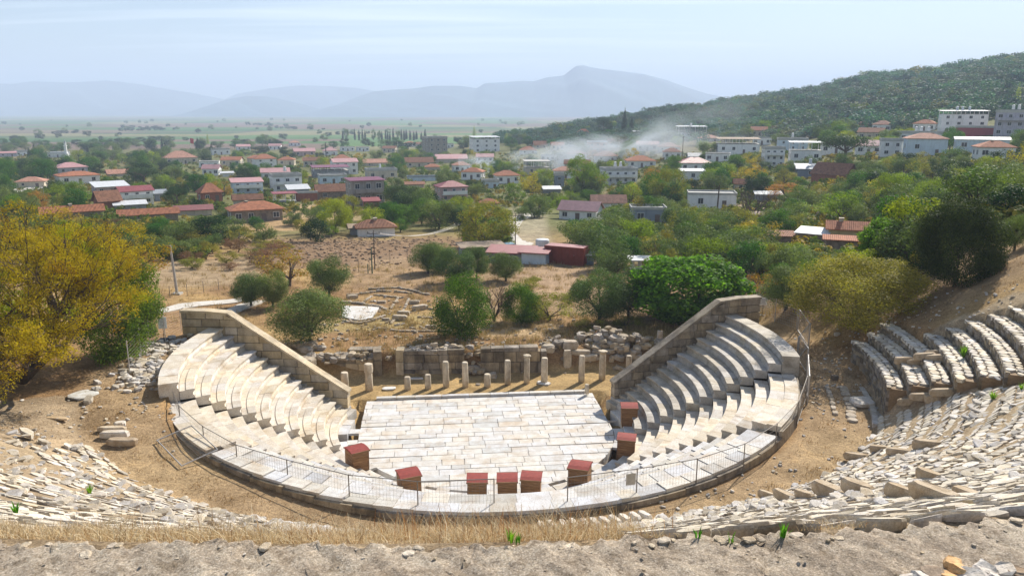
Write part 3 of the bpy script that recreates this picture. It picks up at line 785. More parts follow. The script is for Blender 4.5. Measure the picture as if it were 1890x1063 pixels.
# seat block: L shaped marble bench stone
def seat_block_mesh(seed):
    r = random.Random(seed); mb = MB(); mb.rock((0, 0, .08), (r.uniform(.75, 1.1), r.uniform(.2, .3), .36), 0, (1.0, .95, .88), r, .10);
    return mb.mesh('seat_block', M['rubble'])
SB = [seat_block_mesh(s) for s in range(5)]
blk = [(1575, 845, 0, 'lowest stub of seat stones below the walled terraces'), (1608, 838, 0, 'long seat stone, second of the stubs below the walled terraces'), (1640, 846, 1, 'seat stone in the second pair below the walled terraces'), (1655, 832, 0, 'split seat stone behind the second pair of stubs'), (1690, 832, 0, 'long dark seat stone at the end of the slanting line'), (1738, 838, 0, ''), (1792, 822, 0, ''), (1822, 822, 0, '')]
def put_block(px, py, rot, label, dz=.12, sc=1.0, k=0):
    # find the stone surface under the pixel
    d = ray(px, py); t = 15
    while t < 70:
        x, y, z = d.x*t, d.y*t, HCAM+d.z*t; r, p, _, _ = w2loc(x, y)
        if z < float(upz(np.array([r]), np.array([p]))[0]) and r > 19: break
        t += .05
    o = obj('seat_block', SB[k % 5]); o.location = (x, y, z+dz-.1); o.scale = (sc, sc, sc)
    a = math.atan2(y-CY, x-CX); o.rotation_euler = (0, -R(8), a+rot+math.pi*0); tag(o, label, 'seat stone', 'seat stones sticking out of the upper terraces'); return o
BL = [
 (1580, 846, 'short grey seat stone at the left end of the slanting row under the walled terraces'), (1622, 832, 'long tan seat stone second from left in the slanting row'),
 (1660, 838, 'notched seat stone in the middle of the slanting row'), (1712, 826, 'long dark seat stone right end of the slanting row'),
 (1415, 918, 'seat stone at the left end of the lowest row beside the dirt strip'), (1448, 920, 'second seat stone from left in the lowest row'),
 (1484, 918, 'dark grey seat stone third in the lowest row'), (1532, 914, 'pale seat stone fourth in the lowest row'), (1584, 908, 'largest pale wedge shaped seat stone in the lowest row'),
 (1664, 918, 'broken brown seat stone right of the large pale one'), (1726, 924, 'flat dark seat stone left of the tumbled pair on the right'), (1790, 926, 'mossy seat stone with grass, near the right edge'), (1862, 930, 'long seat stone at the right edge of the lowest row'),
 (1716, 884, 'small seat stone standing alone in the middle of the stone slope'),
 (1672, 744, 'front seat stone of the lower stub by the stair gap'), (1700, 735, 'brown seat stone behind in the lower stub by the stair gap'), (1722, 740, 'long seat stone at the right of the lower stub'), (1740, 727, 'topmost seat stone of the lower stub'),
 (1668, 668, 'brown seat stone of the upper stub next to the first terrace'), (1690, 672, 'grey seat stone under the upper stub'), (1706, 660, 'upright seat stone in the middle of the upper stub'), (1722, 655, 'long seat stone at the back of the upper stub'), (1730, 664, 'seat stone leaning at the right of the upper stub')]
for i, (px, py, lb) in enumerate(BL): put_block(px, py, rd.uniform(-.15, .15), lb, dz=.10, sc=(1.25 if i in (8, 7, 3) else rd.uniform(.85, 1.1)), k=i)
for i, (px, py, lb) in enumerate([(280, 893, 'squared dark seat stone at the left of the left slope line'), (232, 903, 'low dark stone end at far left of the left slope line'), (258, 898, ''), (322, 905, 'short seat stone with a notch right of the green weed'), (380, 905, 'rightmost seat stone in the line on the left slope')]):
    if lb: put_block(px, py, rd.uniform(-.3, .3)+.5, lb, dz=.05, sc=.8, k=i)
# upright white slabs just outside the rim
for i in range(11):
    p = 2.5+i*1.22; r = 19.3+.02*i; x, y, _ = loc2w(r, p); mb = MB(); mb.rock((0, 0, 0), (.9+rd.uniform(-.1, .2), .26, .40), 0, tint(rd, 1.0, 1.1, .02), rd, .1)
    o = mb.build('edge_stone', M['fieldstone']); o.location = (x, y, float(ground(x, y))+.22); o.rotation_euler = (0, -.2, R(p+AX)+rd.uniform(-.08, .08))
    tag(o, ['leftmost', 'second', 'third', 'fourth', 'fifth', 'middle', 'seventh', 'eighth', 'ninth', 'tenth', 'rightmost'][i]+' of the eleven white edge stones in the row below the front fence', 'stone', 'edge stones in the row below the front fence')
# ================================================================ FOREGROUND LEDGE AND DRY GRASS
def ledge():
    g = np.random.default_rng(3); nr, npz = 90, 420
    rr = np.linspace(0, 3.2, nr)**1.25; pp = np.linspace(-13, 13, npz)
    Rr, Pp = np.meshgrid(rr, pp, indexing='ij')
    x, y, _ = loc2w(40.3+Rr+(.05*np.sin(Pp*1.3)+.035*np.sin(Pp*7)+.03*np.sin(Pp*17.3+1)+.02*np.sin(Pp*41))*np.exp(-Rr*1.2), Pp)
    z = 16.3+.035*wob(x, y, 2.1)+.018*wob(x, y, 9, 2)+.010*wob(x, y, 31, 5)+.006*wob(x, y, 67, 1)+g.normal(0, .003, x.shape)
    # hairline cracks and casting joints
    for pc in (-6.2, -3.9, -.6): z -= .03*np.exp(-((Pp-pc-.12*np.sin(Rr*9)-.05*np.sin(Rr*31))/.035)**2)
    z = np.where(Rr < .03, z-(.03-Rr)**2*30, z)
    V = np.stack([x, y, z], -1)
    f = V[0].copy(); f2 = f.copy(); f2[:, 2] -= .6
    V = np.concatenate([f2[None], V], 0)
    n0, n1 = V.shape[:2]; ii = (np.arange(n0-1)[:, None]*n1+np.arange(n1-1)[None]).ravel()
    Q = np.stack([ii, ii+1, ii+n1+1, ii+n1], -1)
    m, n, b, o = newmat('mortar'); P = pos(n)
    c = ramp(n, noise(n, 2.3, 8, .7, P, .4), [(.32, (.33, .27, .21)), (.5, (.48, .41, .33)), (.7, (.58, .52, .43))])
    c = mixc(n, c, ramp(n, noise(n, 6, 7, .75, P, .8), [(.36, (.62, .58, .52)), (.5, (1, 1, 1)), (.66, (1.25, 1.22, 1.16))]), 1.0, 'MULTIPLY')
    c = mixc(n, c, ramp(n, noise(n, 30, 5, .8, P), [(.33, (.30, .27, .24)), (.46, (.95, .95, .95)), (.7, (1.25, 1.22, 1.18))]), 1.0, 'MULTIPLY')
    vo = N(n, 'TexVoronoi'); vo.inputs['Scale'].default_value = 55; n.links.new(P, vo.inputs['Vector'])
    c = mixc(n, c, ramp(n, vo.outputs['Distance'], [(.0, (1.35, 1.33, 1.3)), (.25, (1, 1, 1)), (.6, (.75, .72, .68))]), 1.0, 'MULTIPLY')
    n.links.new(c, b.inputs['Base Color']); b.inputs['Roughness'].default_value = .9
    bump(n, b, noise(n, 34, 7, .8, P), .9, .02)
    o = obj('ledge', fastmesh('ledge', V.reshape(-1, 3), Q, m, None, True)); tag(o, 'rough mortared stone ledge along the bottom of the picture', 'ledge', kind='structure')
ledge()
mb = MB(); rl = random.Random(4)
for i in range(170):
    r, p = 40.36+rl.random()**1.4*1.1, rl.uniform(-9, 9); x, y, _ = loc2w(r, p); s_ = rl.uniform(.006, .018)
    mb.rock((x, y, 16.31+s_*.1), (s_*2, s_*1.6, s_), rl.uniform(0, 3), tint(rl, .9, 1.3, .1), rl, .25)
for i in range(70):
    r, p = 40.33+abs(rl.gauss(0, .07)), rl.uniform(-10, 9); x, y, _ = loc2w(r, p); s_ = rl.uniform(.012, .05)
    mb.rock((x, y, 16.30-s_*.1), (s_*2.2, s_*1.6, s_*.6), rl.uniform(0, 3), tint(rl, .9, 1.45, .08), rl, .25)
o = mb.build('gravel', M['rubble']); tag(o, 'loose grit and pebbles lying on the mortared ledge', 'gravel', kind='stuff')
# rough stones set along the near edge, bottom right
ST = [(1700, 1056, .13), (1722, 1050, .15), (1748, 1056, .13), (1772, 1044, .14), (1792, 1056, .17), (1815, 1041, .14), (1835, 1058, .12), (1758, 1028, .12), (1858, 1046, .15), (1880, 1052, .16), (1678, 1062, .12), (1905, 1040, .16)]
STL = ['small white stone at the left of the row on the ledge corner', 'brown stone third from the left on the ledge corner', 'ochre stone under the yellow one on the ledge corner', 'grey white stone right of the ochre one', 'broad white stone in the middle of the ledge corner', 'upper pale stone behind the broad white one', 'small grey stone between the two tall white ones', 'yellow stone at the top of the ledge corner group', 'tall white wedge stone near the right on the ledge corner', 'large tan stone at the right edge of the ledge corner', 'leftmost white stone at the very bottom of the picture', '']
for (px, py, s_), lb in zip(ST, STL):
    if not lb: continue
    p = at_z(px, py+14, 16.31); mb = MB(); cc = (1.15, .8, .45) if 'ochre' in lb or 'yellow' in lb else ((.6, .5, .42) if 'brown' in lb or 'tan' in lb else (1.05, 1.05, 1.08))
    mb.rock((0, 0, 0), (s_*.95, s_*1.1, s_*.75), 0, cc, rl, .26, (rl.uniform(-.3, .3), rl.uniform(-.3, .3)))
    o = mb.build('stone', M['fieldstone']); o.location = p; o.rotation_euler = (0, 0, rl.uniform(0, 3)); tag(o, lb, 'stone', 'rough stones set in the corner of the ledge')
def grass(name, pts, hmin, hmax, wd, cols, seed, bend=.5, label='', mat=None, hmul=None):
    g = np.random.default_rng(seed); n_ = len(pts)
    h = g.uniform(hmin, hmax, n_)*(1 if hmul is None else hmul); a = g.uniform(0, 2*np.pi, n_); t = g.uniform(0, 2*np.pi, n_); b = g.uniform(.1, bend, n_)*h
    dx, dy = np.cos(a)*wd/2, np.sin(a)*wd/2; lx, ly = np.cos(t)*b, np.sin(t)*b
    P0 = pts; P1 = pts+np.stack([lx*.35, ly*.35, h*.6], -1); P2 = pts+np.stack([lx, ly, h], -1)
    W0 = np.stack([dx, dy, 0*dx], -1)
    V = np.stack([P0-W0, P0+W0, P1+W0*.8, P1-W0*.8, P2+W0*.35, P2-W0*.35], 1).reshape(-1, 3)
    i = np.arange(n_)[:, None]*6; Q = np.concatenate([i+np.array([[0, 1, 2, 3]]), i+np.array([[3, 2, 4, 5]])])
    ci = np.array(cols)[g.integers(0, len(cols), n_)]*g.uniform(.7, 1.15, n_)[:, None]
    o = obj(name, fastmesh(name, V, Q, mat, np.repeat(ci, 6, 0))); tag(o, label, 'grass', kind='stuff'); return o
M['straw'] = leaf_mat('straw', (1, 1, 1), .25, tc=(1.1, 1.0, .9))
g = np.random.default_rng(12)
n_ = 75000
r = 40.26-3.2*g.random(n_)**1.1; p = g.uniform(-13.5, 3, n_)
k = (wob(r*1.5, p*.8, 1.1)+.9*(g.random(n_)-.1) > -.55) & ((p < -1.5+g.normal(0, .35, n_)) | ((np.abs(p-.55) < .35+g.normal(0, .12, n_)) & (r > 39.0) & (g.random(n_) < .6)))
k &= g.random(n_) < np.clip(.55+.5*wob(x_ if False else r*3.1, p*1.7, 1.0, 3), .12, 1)
r, p = r[k], p[k]; x, y, _ = loc2w(r, p)
z = upz(r, p)-.03
hm_ = np.clip(.75+.35*wob(x*2.2, y*2.2, 1.3, 1)+.4*wob(x, y, .9, 4)+.25*wob(x, y, 11, 2), .2, 1.45)*np.where(p < -7, .8, 1.0)*np.where(p > -1.6, .4, 1)*np.clip(1.1-(40.3-r)*.1, .6, 1.1)*np.where(r > 39.9, .75, 1)
grass('dry_grass', np.stack([x, y, z], -1), .07, .27, .005, [(.58, .46, .27), (.66, .55, .35), (.50, .37, .20), (.74, .65, .46), (.40, .26, .14)], 5, 1.5, 'golden dry grass growing on the slope just below the ledge', M['straw'], hm_)
# sparse tall dead stalks
x, y, _ = loc2w(g.uniform(38, 40.1, 260), np.concatenate([g.normal(-3.5, .3, 60), g.normal(-4.5, .25, 60), g.normal(-2.4, .3, 40), g.uniform(-9, -1, 100)]))
rr_s, pp_s, _, _ = w2loc(x, y)
grass('dead_stalks', np.stack([x, y, upz(rr_s, pp_s)], -1), .15, .36, .006, [(.30, .14, .05), (.38, .20, .08), (.45, .28, .12)], 6, .3, 'tall rust brown dead stalks standing out of the dry grass', M['straw'])
# dirt ring, hillside and site tufts
def tufts(name, boxes, n_, h0, h1, w, cols, seed, label):
    g = np.random.default_rng(seed); P = []
    for (a0, a1, b0, b1, wt) in boxes:
        m = int(n_*wt); cx = g.uniform(a0, a1, m//14); cy = g.uniform(b0, b1, m//14)
        x = np.repeat(cx, 14)+g.normal(0, .16, 14*len(cx)); y = np.repeat(cy, 14)+g.normal(0, .16, 14*len(cx)); P.append(np.stack([x, y], -1))
    P = np.concatenate(P); r, p, u, v = w2loc(P[:, 0], P[:, 1])
    k = ((r > 18.9) & (np.abs(p) < 104) & ((r < r0f(p)+.4) | ((p > 78) & (r > 24)) | ((p > 86) & (r > 22.6)) | (p < -58))) | ((np.abs(p) > 112) & (v > 12.2)) | ((r > 21.5) & (np.abs(p) > 104))
    k &= wob(P[:, 0], P[:, 1], .8, 3)+g.normal(0, .3, len(P)) > -.1
    P = P[k]; z = ground(P[:, 0], P[:, 1])
    grass(name, np.column_stack([P, z-.02]), h0, h1, w, cols, seed, .8, label, M['straw'])
tufts('dry_grass', [(-24, 24, 24, 50, .30), (16, 60, 40, 78, .45), (-30, 30, 58, 80, .25)], 150000, .05, .16, .022, [(.42, .28, .12), (.34, .22, .10), (.50, .37, .18), (.27, .17, .08)], 8, 'short dry grass and thistles on the earth around the theatre')
tufts('dry_grass', [(-14, 30, 57, 70, .5), (-40, -8, 66, 100, .2), (-10, 30, 74, 104, .3)], 60000, .15, .5, .035, [(.50, .36, .15), (.42, .30, .12), (.32, .27, .10), (.56, .44, .22)], 9, 'taller straw coloured grass behind the stage walls')
for (px, py, s_, lb) in [(1445, 992, .28, 'bright green spiky weed on the ledge edge, tallest of the three'), (1288, 996, .14, 'small green weed left of the tall spiky one'), (1349, 1000, .12, 'tiny green weed between the two others'), (1830, 735, .45, 'bright green bush on the terrace at right'), (166, 905, .4, 'green weed between the dark stones on the left slope'), (30, 945, .3, 'green weed at the left edge above the dry grass'), (942, 998, .14, 'green sprout left of centre on the ledge edge'), (955, 1001, .12, 'green sprout right of centre on the ledge edge'), (1775, 655, .6, 'green bush at the foot of the brown slope by the terraces')]:
    pass
def weed(px, py, s_, lb):
    d = ray(px, py); t = 4
    while t < 70:
        x, y, z = d.x*t, d.y*t, HCAM+d.z*t; r, p, _, _ = w2loc(x, y)
        if r > 40.3: sf = 16.3
        elif r > 19.5: sf = float(upz(np.array([r]), np.array([p]))[0]) if p < 82 else float(ground(x, y))
        else: sf = float(ground(x, y))
        if z < sf+.0: break
        t += .04
    mb = MB(); rw = random.Random(int(px))
    for i in range(26 if s_ > .2 else 14):
        a = rw.uniform(0, 6.28); h = s_*rw.uniform(.5, 1); b = s_*rw.uniform(.1, .55); w = s_*.05
        q = Vector((math.cos(a), math.sin(a), 0)); n2 = Vector((-q.y, q.x, 0))*w
        c = tint(rw, .7, 1.2, .1); p0 = q*.02; p1 = q*b*.5+Vector((0, 0, h*.6)); p2 = q*b+Vector((0, 0, h))
        mb.add([p0-n2*.5, p0+n2*.5, p1+n2, p1-n2, p2], [(0, 1, 2, 3), (3, 2, 4)], c)
    o = mb.build('weed', M['weed']); o.location = (x, y, z-.01); tag(o, lb, 'weed', 'green weeds')
M['weed'] = leaf_mat('green_weed', (.12, .28, .03), .4)
for q in [(1445, 992, .17, 'bright green spiky weed on the ledge edge, the tallest there'), (1288, 994, .12, 'small green weed left of the tall spiky one'), (1349, 999, .11, 'tiny green weed right of the small one on the ledge edge'), (1832, 738, .5, 'yellow green bush growing on the stone terrace at right'), (1885, 720, .4, 'green bush at the right edge among the terraces'), (166, 912, .35, 'green weed between dark stones on the left slope'), (30, 950, .3, 'green weed at the left edge above the dry grass'), (942, 998, .13, 'green sprout in the dry grass left of its twin'), (955, 1001, .11, 'green sprout in the dry grass right of its twin'), (1778, 660, .7, 'green bush at the foot of the brown slope')]: weed(*q)
# ================================================================ STAGE BUILDING REMAINS
def block_wall(pa, pb, h, th_, label, mat, seed, h2=None, course=.55, rag=.25, name='ruined_wall', z0=-.1):
    a = Vector((pa.x, pa.y, 0)); b = Vector((pb.x, pb.y, 0)); L = (b-a).length; d = (b-a)/L
    root = empty(name, a, math.atan2(d.y, d.x), label, 'wall'); r = random.Random(seed); mb = MB(); z = z0; h2 = h if h2 is None else h2
    while z < max(h, h2)-.05:
        ch = course*r.uniform(.8, 1.15); t = 0
        while t < L-.02:
            w = r.uniform(.7, 1.7); w = L-t if L-t-w < .35 else w
            hh = h+(h2-h)*((t+w/2)/L); top = min(z+ch, hh)
            if z < hh-.12 and not (top > hh-.3 and r.random() < rag):
                mb.ashlar((t+w/2, th_/2+r.uniform(-.02, .02), (z+top)/2), (w-.03, th_, (top-z)-.025), 0, tint(r, .5, 1.12, .14))
            t += w
        z += ch
    mb.build('masonry', mat, root); return root
q0, q1 = at_z(578, 682, 0), at_z(703, 694, 0)
block_wall(at_z(560, 690, 0), at_z(690, 693, 0), 1.25, .8, 'low left stage wall of sandy blocks with rubble on top', M['wall_stone'], 1)
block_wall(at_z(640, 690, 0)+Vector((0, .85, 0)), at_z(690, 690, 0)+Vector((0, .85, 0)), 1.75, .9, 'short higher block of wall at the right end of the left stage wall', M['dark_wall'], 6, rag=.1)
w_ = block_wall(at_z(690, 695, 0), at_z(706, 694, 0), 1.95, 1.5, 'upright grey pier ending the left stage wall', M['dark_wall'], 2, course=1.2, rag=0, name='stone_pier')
block_wall(at_z(731, 693, 0), at_z(746, 693, 0), 2.0, 1.1, 'upright pale pier at the left end of the middle stage wall', M['column'], 3, course=1.3, rag=0, name='stone_pier')
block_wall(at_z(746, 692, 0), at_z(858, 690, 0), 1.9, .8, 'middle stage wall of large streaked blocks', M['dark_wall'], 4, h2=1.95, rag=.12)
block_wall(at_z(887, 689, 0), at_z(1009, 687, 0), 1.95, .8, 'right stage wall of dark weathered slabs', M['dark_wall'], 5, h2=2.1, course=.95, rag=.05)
# stones lying on and around the walls
M['clod'] = flat_mat('earth_clod', (.29, .20, .125), .95, .3, 3)
def heap(pts, n_, smin, smax, label, seed, name='rubble_heap', zfun=None, mat='rubble', sp=(1.2, .5), hgt=.5):
    r = random.Random(seed); mb = MB()
    for i in range(n_):
        c = r.choice(pts); x = c[0]+r.gauss(0, sp[0]); y = c[1]+r.gauss(0, sp[1]); s_ = r.uniform(smin, smax)
        d = math.hypot((x-c[0])/sp[0], (y-c[1])/sp[1]); z = (float(ground(x, y)) if zfun is None else zfun)+max(0, hgt*(1-d*.6))*r.random()
        mb.rock((x, y, z+s_*.15), (s_*r.uniform(.9, 1.6), s_, s_*r.uniform(.4, .8)), r.uniform(0, 3.1), tint(r, .55, 1.1, .16), r, .2, (r.uniform(-.3, .3), r.uniform(-.3, .3)))
    o = mb.build(name, M[mat]); tag(o, label, 'rubble', kind='stuff'); return o
P = lambda px, py, z=1.6: tuple(at_z(px, py, z))[:2]
heap([P(600, 655), P(640, 652), P(670, 652), P(620, 650)], 90, .2, .55, 'loose stones heaped on the left stage wall', 1, zfun=1.15, sp=(.9, .35), hgt=.5)
heap([P(770, 642, 1.9), P(800, 642, 1.9), P(840, 640, 1.9)], 45, .2, .5, 'loose stones on top of the middle stage wall', 2, zfun=1.75, sp=(.8, .3), hgt=.35)
heap([P(872, 660, 1.2), P(1030, 640, 1.2)], 40, .25, .6, 'broken stones filling the gaps beside the right stage wall', 3, sp=(.5, .8), hgt=.8)
heap([P(1120, 640, 1.0), P(1135, 648, .8), P(1100, 640, 1.0)], 90, .3, .8, 'tumbled heap of wall core at the right end of the stage', 4, sp=(1.1, .8), hgt=1.5)
heap([P(1165, 655, .6), P(1150, 665, .4), P(1180, 660, .5)], 60, .3, .8, 'pale stones scattered by the foot of the right seating wall', 5, sp=(1.0, .7), hgt=.8)
heap([P(565, 640, 1.6), P(560, 648, 1.6)], 16, .3, .8, 'pale blocks under the big olive tree behind the left wall', 6, sp=(.8, .5), hgt=.4)
# rough masonry stump on the heap
mb = MB(); r2 = random.Random(9); c = at_z(1125, 655, .6)
for k in range(7):
    for i in range(5-k//3):
        for j in range(2): mb.rock((c.x-.9+i*.5+k*.03, c.y+1.0+j*.5, .55+k*.24), (.55, .55, .22), r2.uniform(-.2, .2), (r2.uniform(.55, .9), r2.uniform(.42, .6), r2.uniform(.3, .45)), r2, .12)
o = mb.build('masonry_stump', M['rubble']); tag(o, 'reddish masonry stump rising out of the tumbled heap', 'ruined wall')
def rocks(name, n_, fr, smin, smax, seed, label, col=(.9, .88, .85), pw=2.0):
    r_ = random.Random(seed); mb = MB()
    for i in range(n_):
        rr, pp = fr(r_); x, y, _ = loc2w(rr, pp); x, y = float(x), float(y)
        z = float(upz(np.array([rr]), np.array([pp]))[0]); s_ = smin+(smax-smin)*r_.random()**pw; t_ = tint(r_, .6, 1.12, .12)
        mb.rock((x, y, z+s_*.06), (s_*r_.uniform(.9, 1.7), s_, s_*r_.uniform(.22, .42)), r_.uniform(0, 3.1), tuple(a*b for a, b in zip(t_, col)), r_, .2, (r_.uniform(-.15, .15), r_.uniform(-.3, .1)))
    o = mb.build(name, M['fieldstone']); tag(o, label, 'rubble', kind='stuff')
rocks('rubble', 800, lambda r: (r.uniform(20.3, 30), r.uniform(-58, -8)), .08, .36, 1, 'broken pale stones half buried across the left slope')
rocks('rubble', 800, lambda r: (r.uniform(20.5, 33), r.uniform(8, 56)), .08, .34, 2, 'broken stones lying over the paved slope at the right', (1, 1, 1))
rocks('rubble', 500, lambda r: (r.uniform(19.3, 22), r.uniform(-28, 24)), .1, .36, 3, 'white broken stones at the foot of the slope below the front fence', (1.05, 1.05, 1.05))
# single larger blocks
for i, (px, py, z, d, rz, lb) in enumerate([
 (1052, 648, 1.1, (1.2, .8, .7), .1, 'grey boulder at the left end of the tumbled heap'), (1072, 660, .7, (1.5, .6, .4), -.1, 'long flat stone left of the masonry stump'), (1090, 666, .5, (1.2, .7, .5), .2, 'white block in front of the masonry stump'),
 (1150, 636, 1.7, (1.0, .6, .5), -.4, 'white block on top of the masonry stump'), (1217, 645, 1.0, (.45, .45, 1.3), .1, 'pale upright block behind the right seating wall'), (660, 675, 1.3, (1.3, .8, .5), .3, ''), (1015, 640, 1.6, (.7, .7, .5), 0, 'white cube of stone right of the right stage wall'), (1012, 655, .9, (1.0, .7, .5), .2, 'second white block below the white cube'),
 (565, 662, 1.6, (1.6, .9, .6), -.5, 'big pale block leaning on the left seating wall')]):
    if not lb: continue
    mb = MB(); mb.rock((0, 0, 0), d, 0, tint(rd, .9, 1.1), rd, .08); o = mb.build('stone_block', M['rubble']); q = at_z(px, py, z); gz = float(ground(q.x, q.y)); o.location = (q.x, q.y, max(gz, z-.4)+d[2]*.3); o.rotation_euler = (0, 0, rz); tag(o, lb, 'stone block', 'loose stone blocks around the stage')
# kerb line right behind the stage area and small slabs
for (pa, pb, lb) in [((1020, 668), (1178, 668), 'pale kerb running between the stage columns and the tumbled heap'), ((890, 652), (1035, 640), '')]:
    if not lb: continue
    a, b = at_z(*pa, 0), at_z(*pb, 0); L = (b-a).length; mb = MB(); t = 0
    while t < L:
        w = rd.uniform(.5, 1.2); c = a+(b-a)*((t+w/2)/L); mb.rock((c.x, c.y, .05), (w*.97, .4, .25), math.atan2((b-a).y, (b-a).x), tint(rd), rd, .06); t += w
    o = mb.build('stone_kerb', M['white_marble']); tag(o, lb, 'kerb')
for (px, py, w, d, rz, lb) in [(718, 717, .9, .55, .2, 'small square slab lying in the sand left of the short columns'), (1003, 707, 1.0, .6, -.5, 'broken white slab at the foot of the right columns'), (768, 699, 1.1, .3, 0, 'grey slab in the shadow of the middle stage wall')]:
    q = at_z(px, py, .03); mb = MB(); mb.rock((0, 0, 0), (w, d, .12), 0, (1, 1, 1), rd, .1); o = mb.build('stone_slab', M['white_marble']); o.location = (q.x, q.y, .05); o.rotation_euler = (0, 0, rz); tag(o, lb, 'slab')
# columns: base px, base py, top py, width px, kind
COLS = [(637, 716, 687, 15, 0, 'plain broken column at the left end, by the seating wall'), (681.5, 720, 671, 15, 2, 'tall two piece column second from the left'), (752.5, 718.5, 695, 12.5, 0, 'stubby column stump left of the middle stage wall'), (790, 717, 691, 12, 0, 'short column stump in front of the middle stage wall'), (823.5, 713.5, 667, 12.5, 0, 'tall plain column in front of the middle stage wall'), (859, 713.5, 668, 12, 0, 'slender column at the right end of the middle stage wall'), (899.5, 713.5, 690, 13, 0, 'short thick stump in the gap between the stage walls'), (937, 709, 664.5, 12, 0, 'plain column in front of the left part of the right stage wall'), (972, 706.5, 655, 11.5, 1, 'column with a small capital before the right stage wall'), (1004.5, 707, 660, 13, 0, 'thick plain column at the right end of the right stage wall'), (1047, 681, 646, 15, 3, 'wide slab like pillar standing behind the other columns'), (1073, 704.5, 656, 12, 0, 'plain column right of the slab like pillar'), (1111, 700, 647, 13, 1, 'tallest column with a square capital at the right'), (1083, 725, 709, 8.5, 0, 'tiny column stump on the kerb at the right'), (1160, 690, 656, 11.5, 0, 'column half hidden by the right seating wall')]
def column(bx, by, ty, w, kind, lb):
    q = at_z(bx, by, 0.0 if bx != 1083 else .16); h = at_y(bx, ty, q.y).z-q.z; rad = w/2*q.y/F; rc = random.Random(int(bx))
    root = empty('column', q, rc.uniform(0, 3), lb, 'column', 'columns of the stage front'); mb = MB()
    hb = h-(.22 if kind == 1 else (.62 if kind == 2 else 0))
    if kind == 3: mb.rock((0, 0, h/2), (rad*2, rad*1.1, h), 0, (1, 1, 1), rc, .03)
    else:
        pr = [(rad*1.0, -.05), (rad*1.02, hb*.25), (rad*.98, hb*.6), (rad*.93, hb*.96), (rad*.80, hb)]
        mb.lathe(pr, 18, (0, 0, 0), (1, 1, 1), .010, rc)
    sh = mb.build('shaft', M['column'], root, kind != 3)
    if kind != 3: sh.data.polygons.foreach_set('use_smooth', [len(p.vertices) == 4 for p in sh.data.polygons])
    if kind == 1:
        mb = MB(); mb.lathe([(rad*.9, hb-.02), (rad*1.15, hb+.1), (rad*1.15, hb+.12)], 16); mb.rock((0, 0, hb+.17), (rad*2.35, rad*2.35, .12), R(20), (1, 1, 1), rc, .03); mb.build('capital', M['column'], root)
    if kind == 2:
        mb = MB(); mb.lathe([(rad*1.12, hb-.01), (rad*1.16, hb+.3), (rad*1.08, h-.03), (rad*.9, h)], 18, (0, 0, 0), (1.08, 1.08, 1.08), .02, rc); mb.build('top_drum', M['column'], root)
    root.rotation_euler = (rc.uniform(-.012, .012), rc.uniform(-.012, .012), rc.uniform(0, 3) if kind != 3 else .15)
    if kind != 0 and kind != 3: root.rotation_euler[2] = .1
for c in COLS: column(*c)
# ================================================================ WOODEN COVERS OVER THE SEATS OF HONOUR
def cover_proto():
    root = empty('wooden_cover', (0, 0, 0)); w, d, h = .94, .96, 1.16
    mb = MB(); r = random.Random(3); nb = 8; bh = h/nb
    for k in range(nb):
        z = .04+bh*(k+.5)
        for (cx, cy, dx, dy) in ((0, -d/2, w, .05), (0, d/2, w, .05), (-w/2, 0, .05, d-.06), (w/2, 0, .05, d-.06)):
            mb.box((cx+r.uniform(-.004, .004), cy+r.uniform(-.004, .004), z), (dx, dy, bh-.012), 0, tint(r, .75, 1.25, .1))
    mb.build('plank_box', M['wood'], root)
    for sx in (-1, 1):
        for sy in (-1, 1):
            mb = MB(); mb.box((sx*(w/2-.02), sy*(d/2-.02), h/2+.0), (.09, .09, h+.04), 0, (.8, .8, .8)); mb.build('corner_post', M['wood'], root)
    mb = MB(); W2, D2 = w/2+.07, d/2+.08; pr = []
    for x in (-W2, W2):
        pr += [(x, -D2, h+.06), (x, D2, h+.06), (x, D2, h+.10), (x, .28, h+.17), (x, 0, h+.185), (x, -.28, h+.17), (x, -D2, h+.10)]
    f = [tuple(range(7)), tuple(range(13, 6, -1))]+[(i, 7+i, 7+(i+1) % 7, (i+1) % 7) for i in range(7)]
    mb.add(pr, f); rf = mb.build('roof', M['red_roof'], root)
    mb = MB()
    for y in (-D2, D2): mb.box((0, y, h+.075), (w+.16, .035, .07), 0, (.8, .8, .8))
    mb.build('eave_board', M['wood'], rf)
    return root
CV = [(658, 866, 35, 'wooden cover with red roof at the left, standing on the seating steps'), (755, 905, 22, 'wooden cover with red roof at the lower left of the orchestra'), (880, 915, 2, 'wooden cover with red roof behind the fence, left one of the middle three'), (937, 917, 0, 'wooden cover with red roof, centre one of the middle three'), (980, 913, -6, 'wooden cover with red roof, right one of the middle three'), (1071, 893, -18, 'wooden cover with red roof at the lower right of the orchestra'), (1156, 850, -12, 'wooden cover with red roof on the right, nearer of the right pair'), (1162, 788, -4, 'wooden cover with red roof on the right, farther one beside the benches')]
cp = cover_proto(); sizes = [1.0, 1.04, 1.0, 1.0, 1.0, 1.04, 1.0, 1.0]
for i, (px, py, rz, lb) in enumerate(CV):
    py = [830, 876, 884, 883, 880, 862, 808, 750][i]; q = at_z(px, py, 1.36); c = cp if i == 0 else copy_tree(cp)
    c.location = (q.x, q.y, .18); c.rotation_euler = (0, R(1.0*(-1)**i), R(rz)); c.scale = (sizes[i],)*3
    tag(c, lb, 'wooden cover', 'wooden covers over seats around the orchestra')
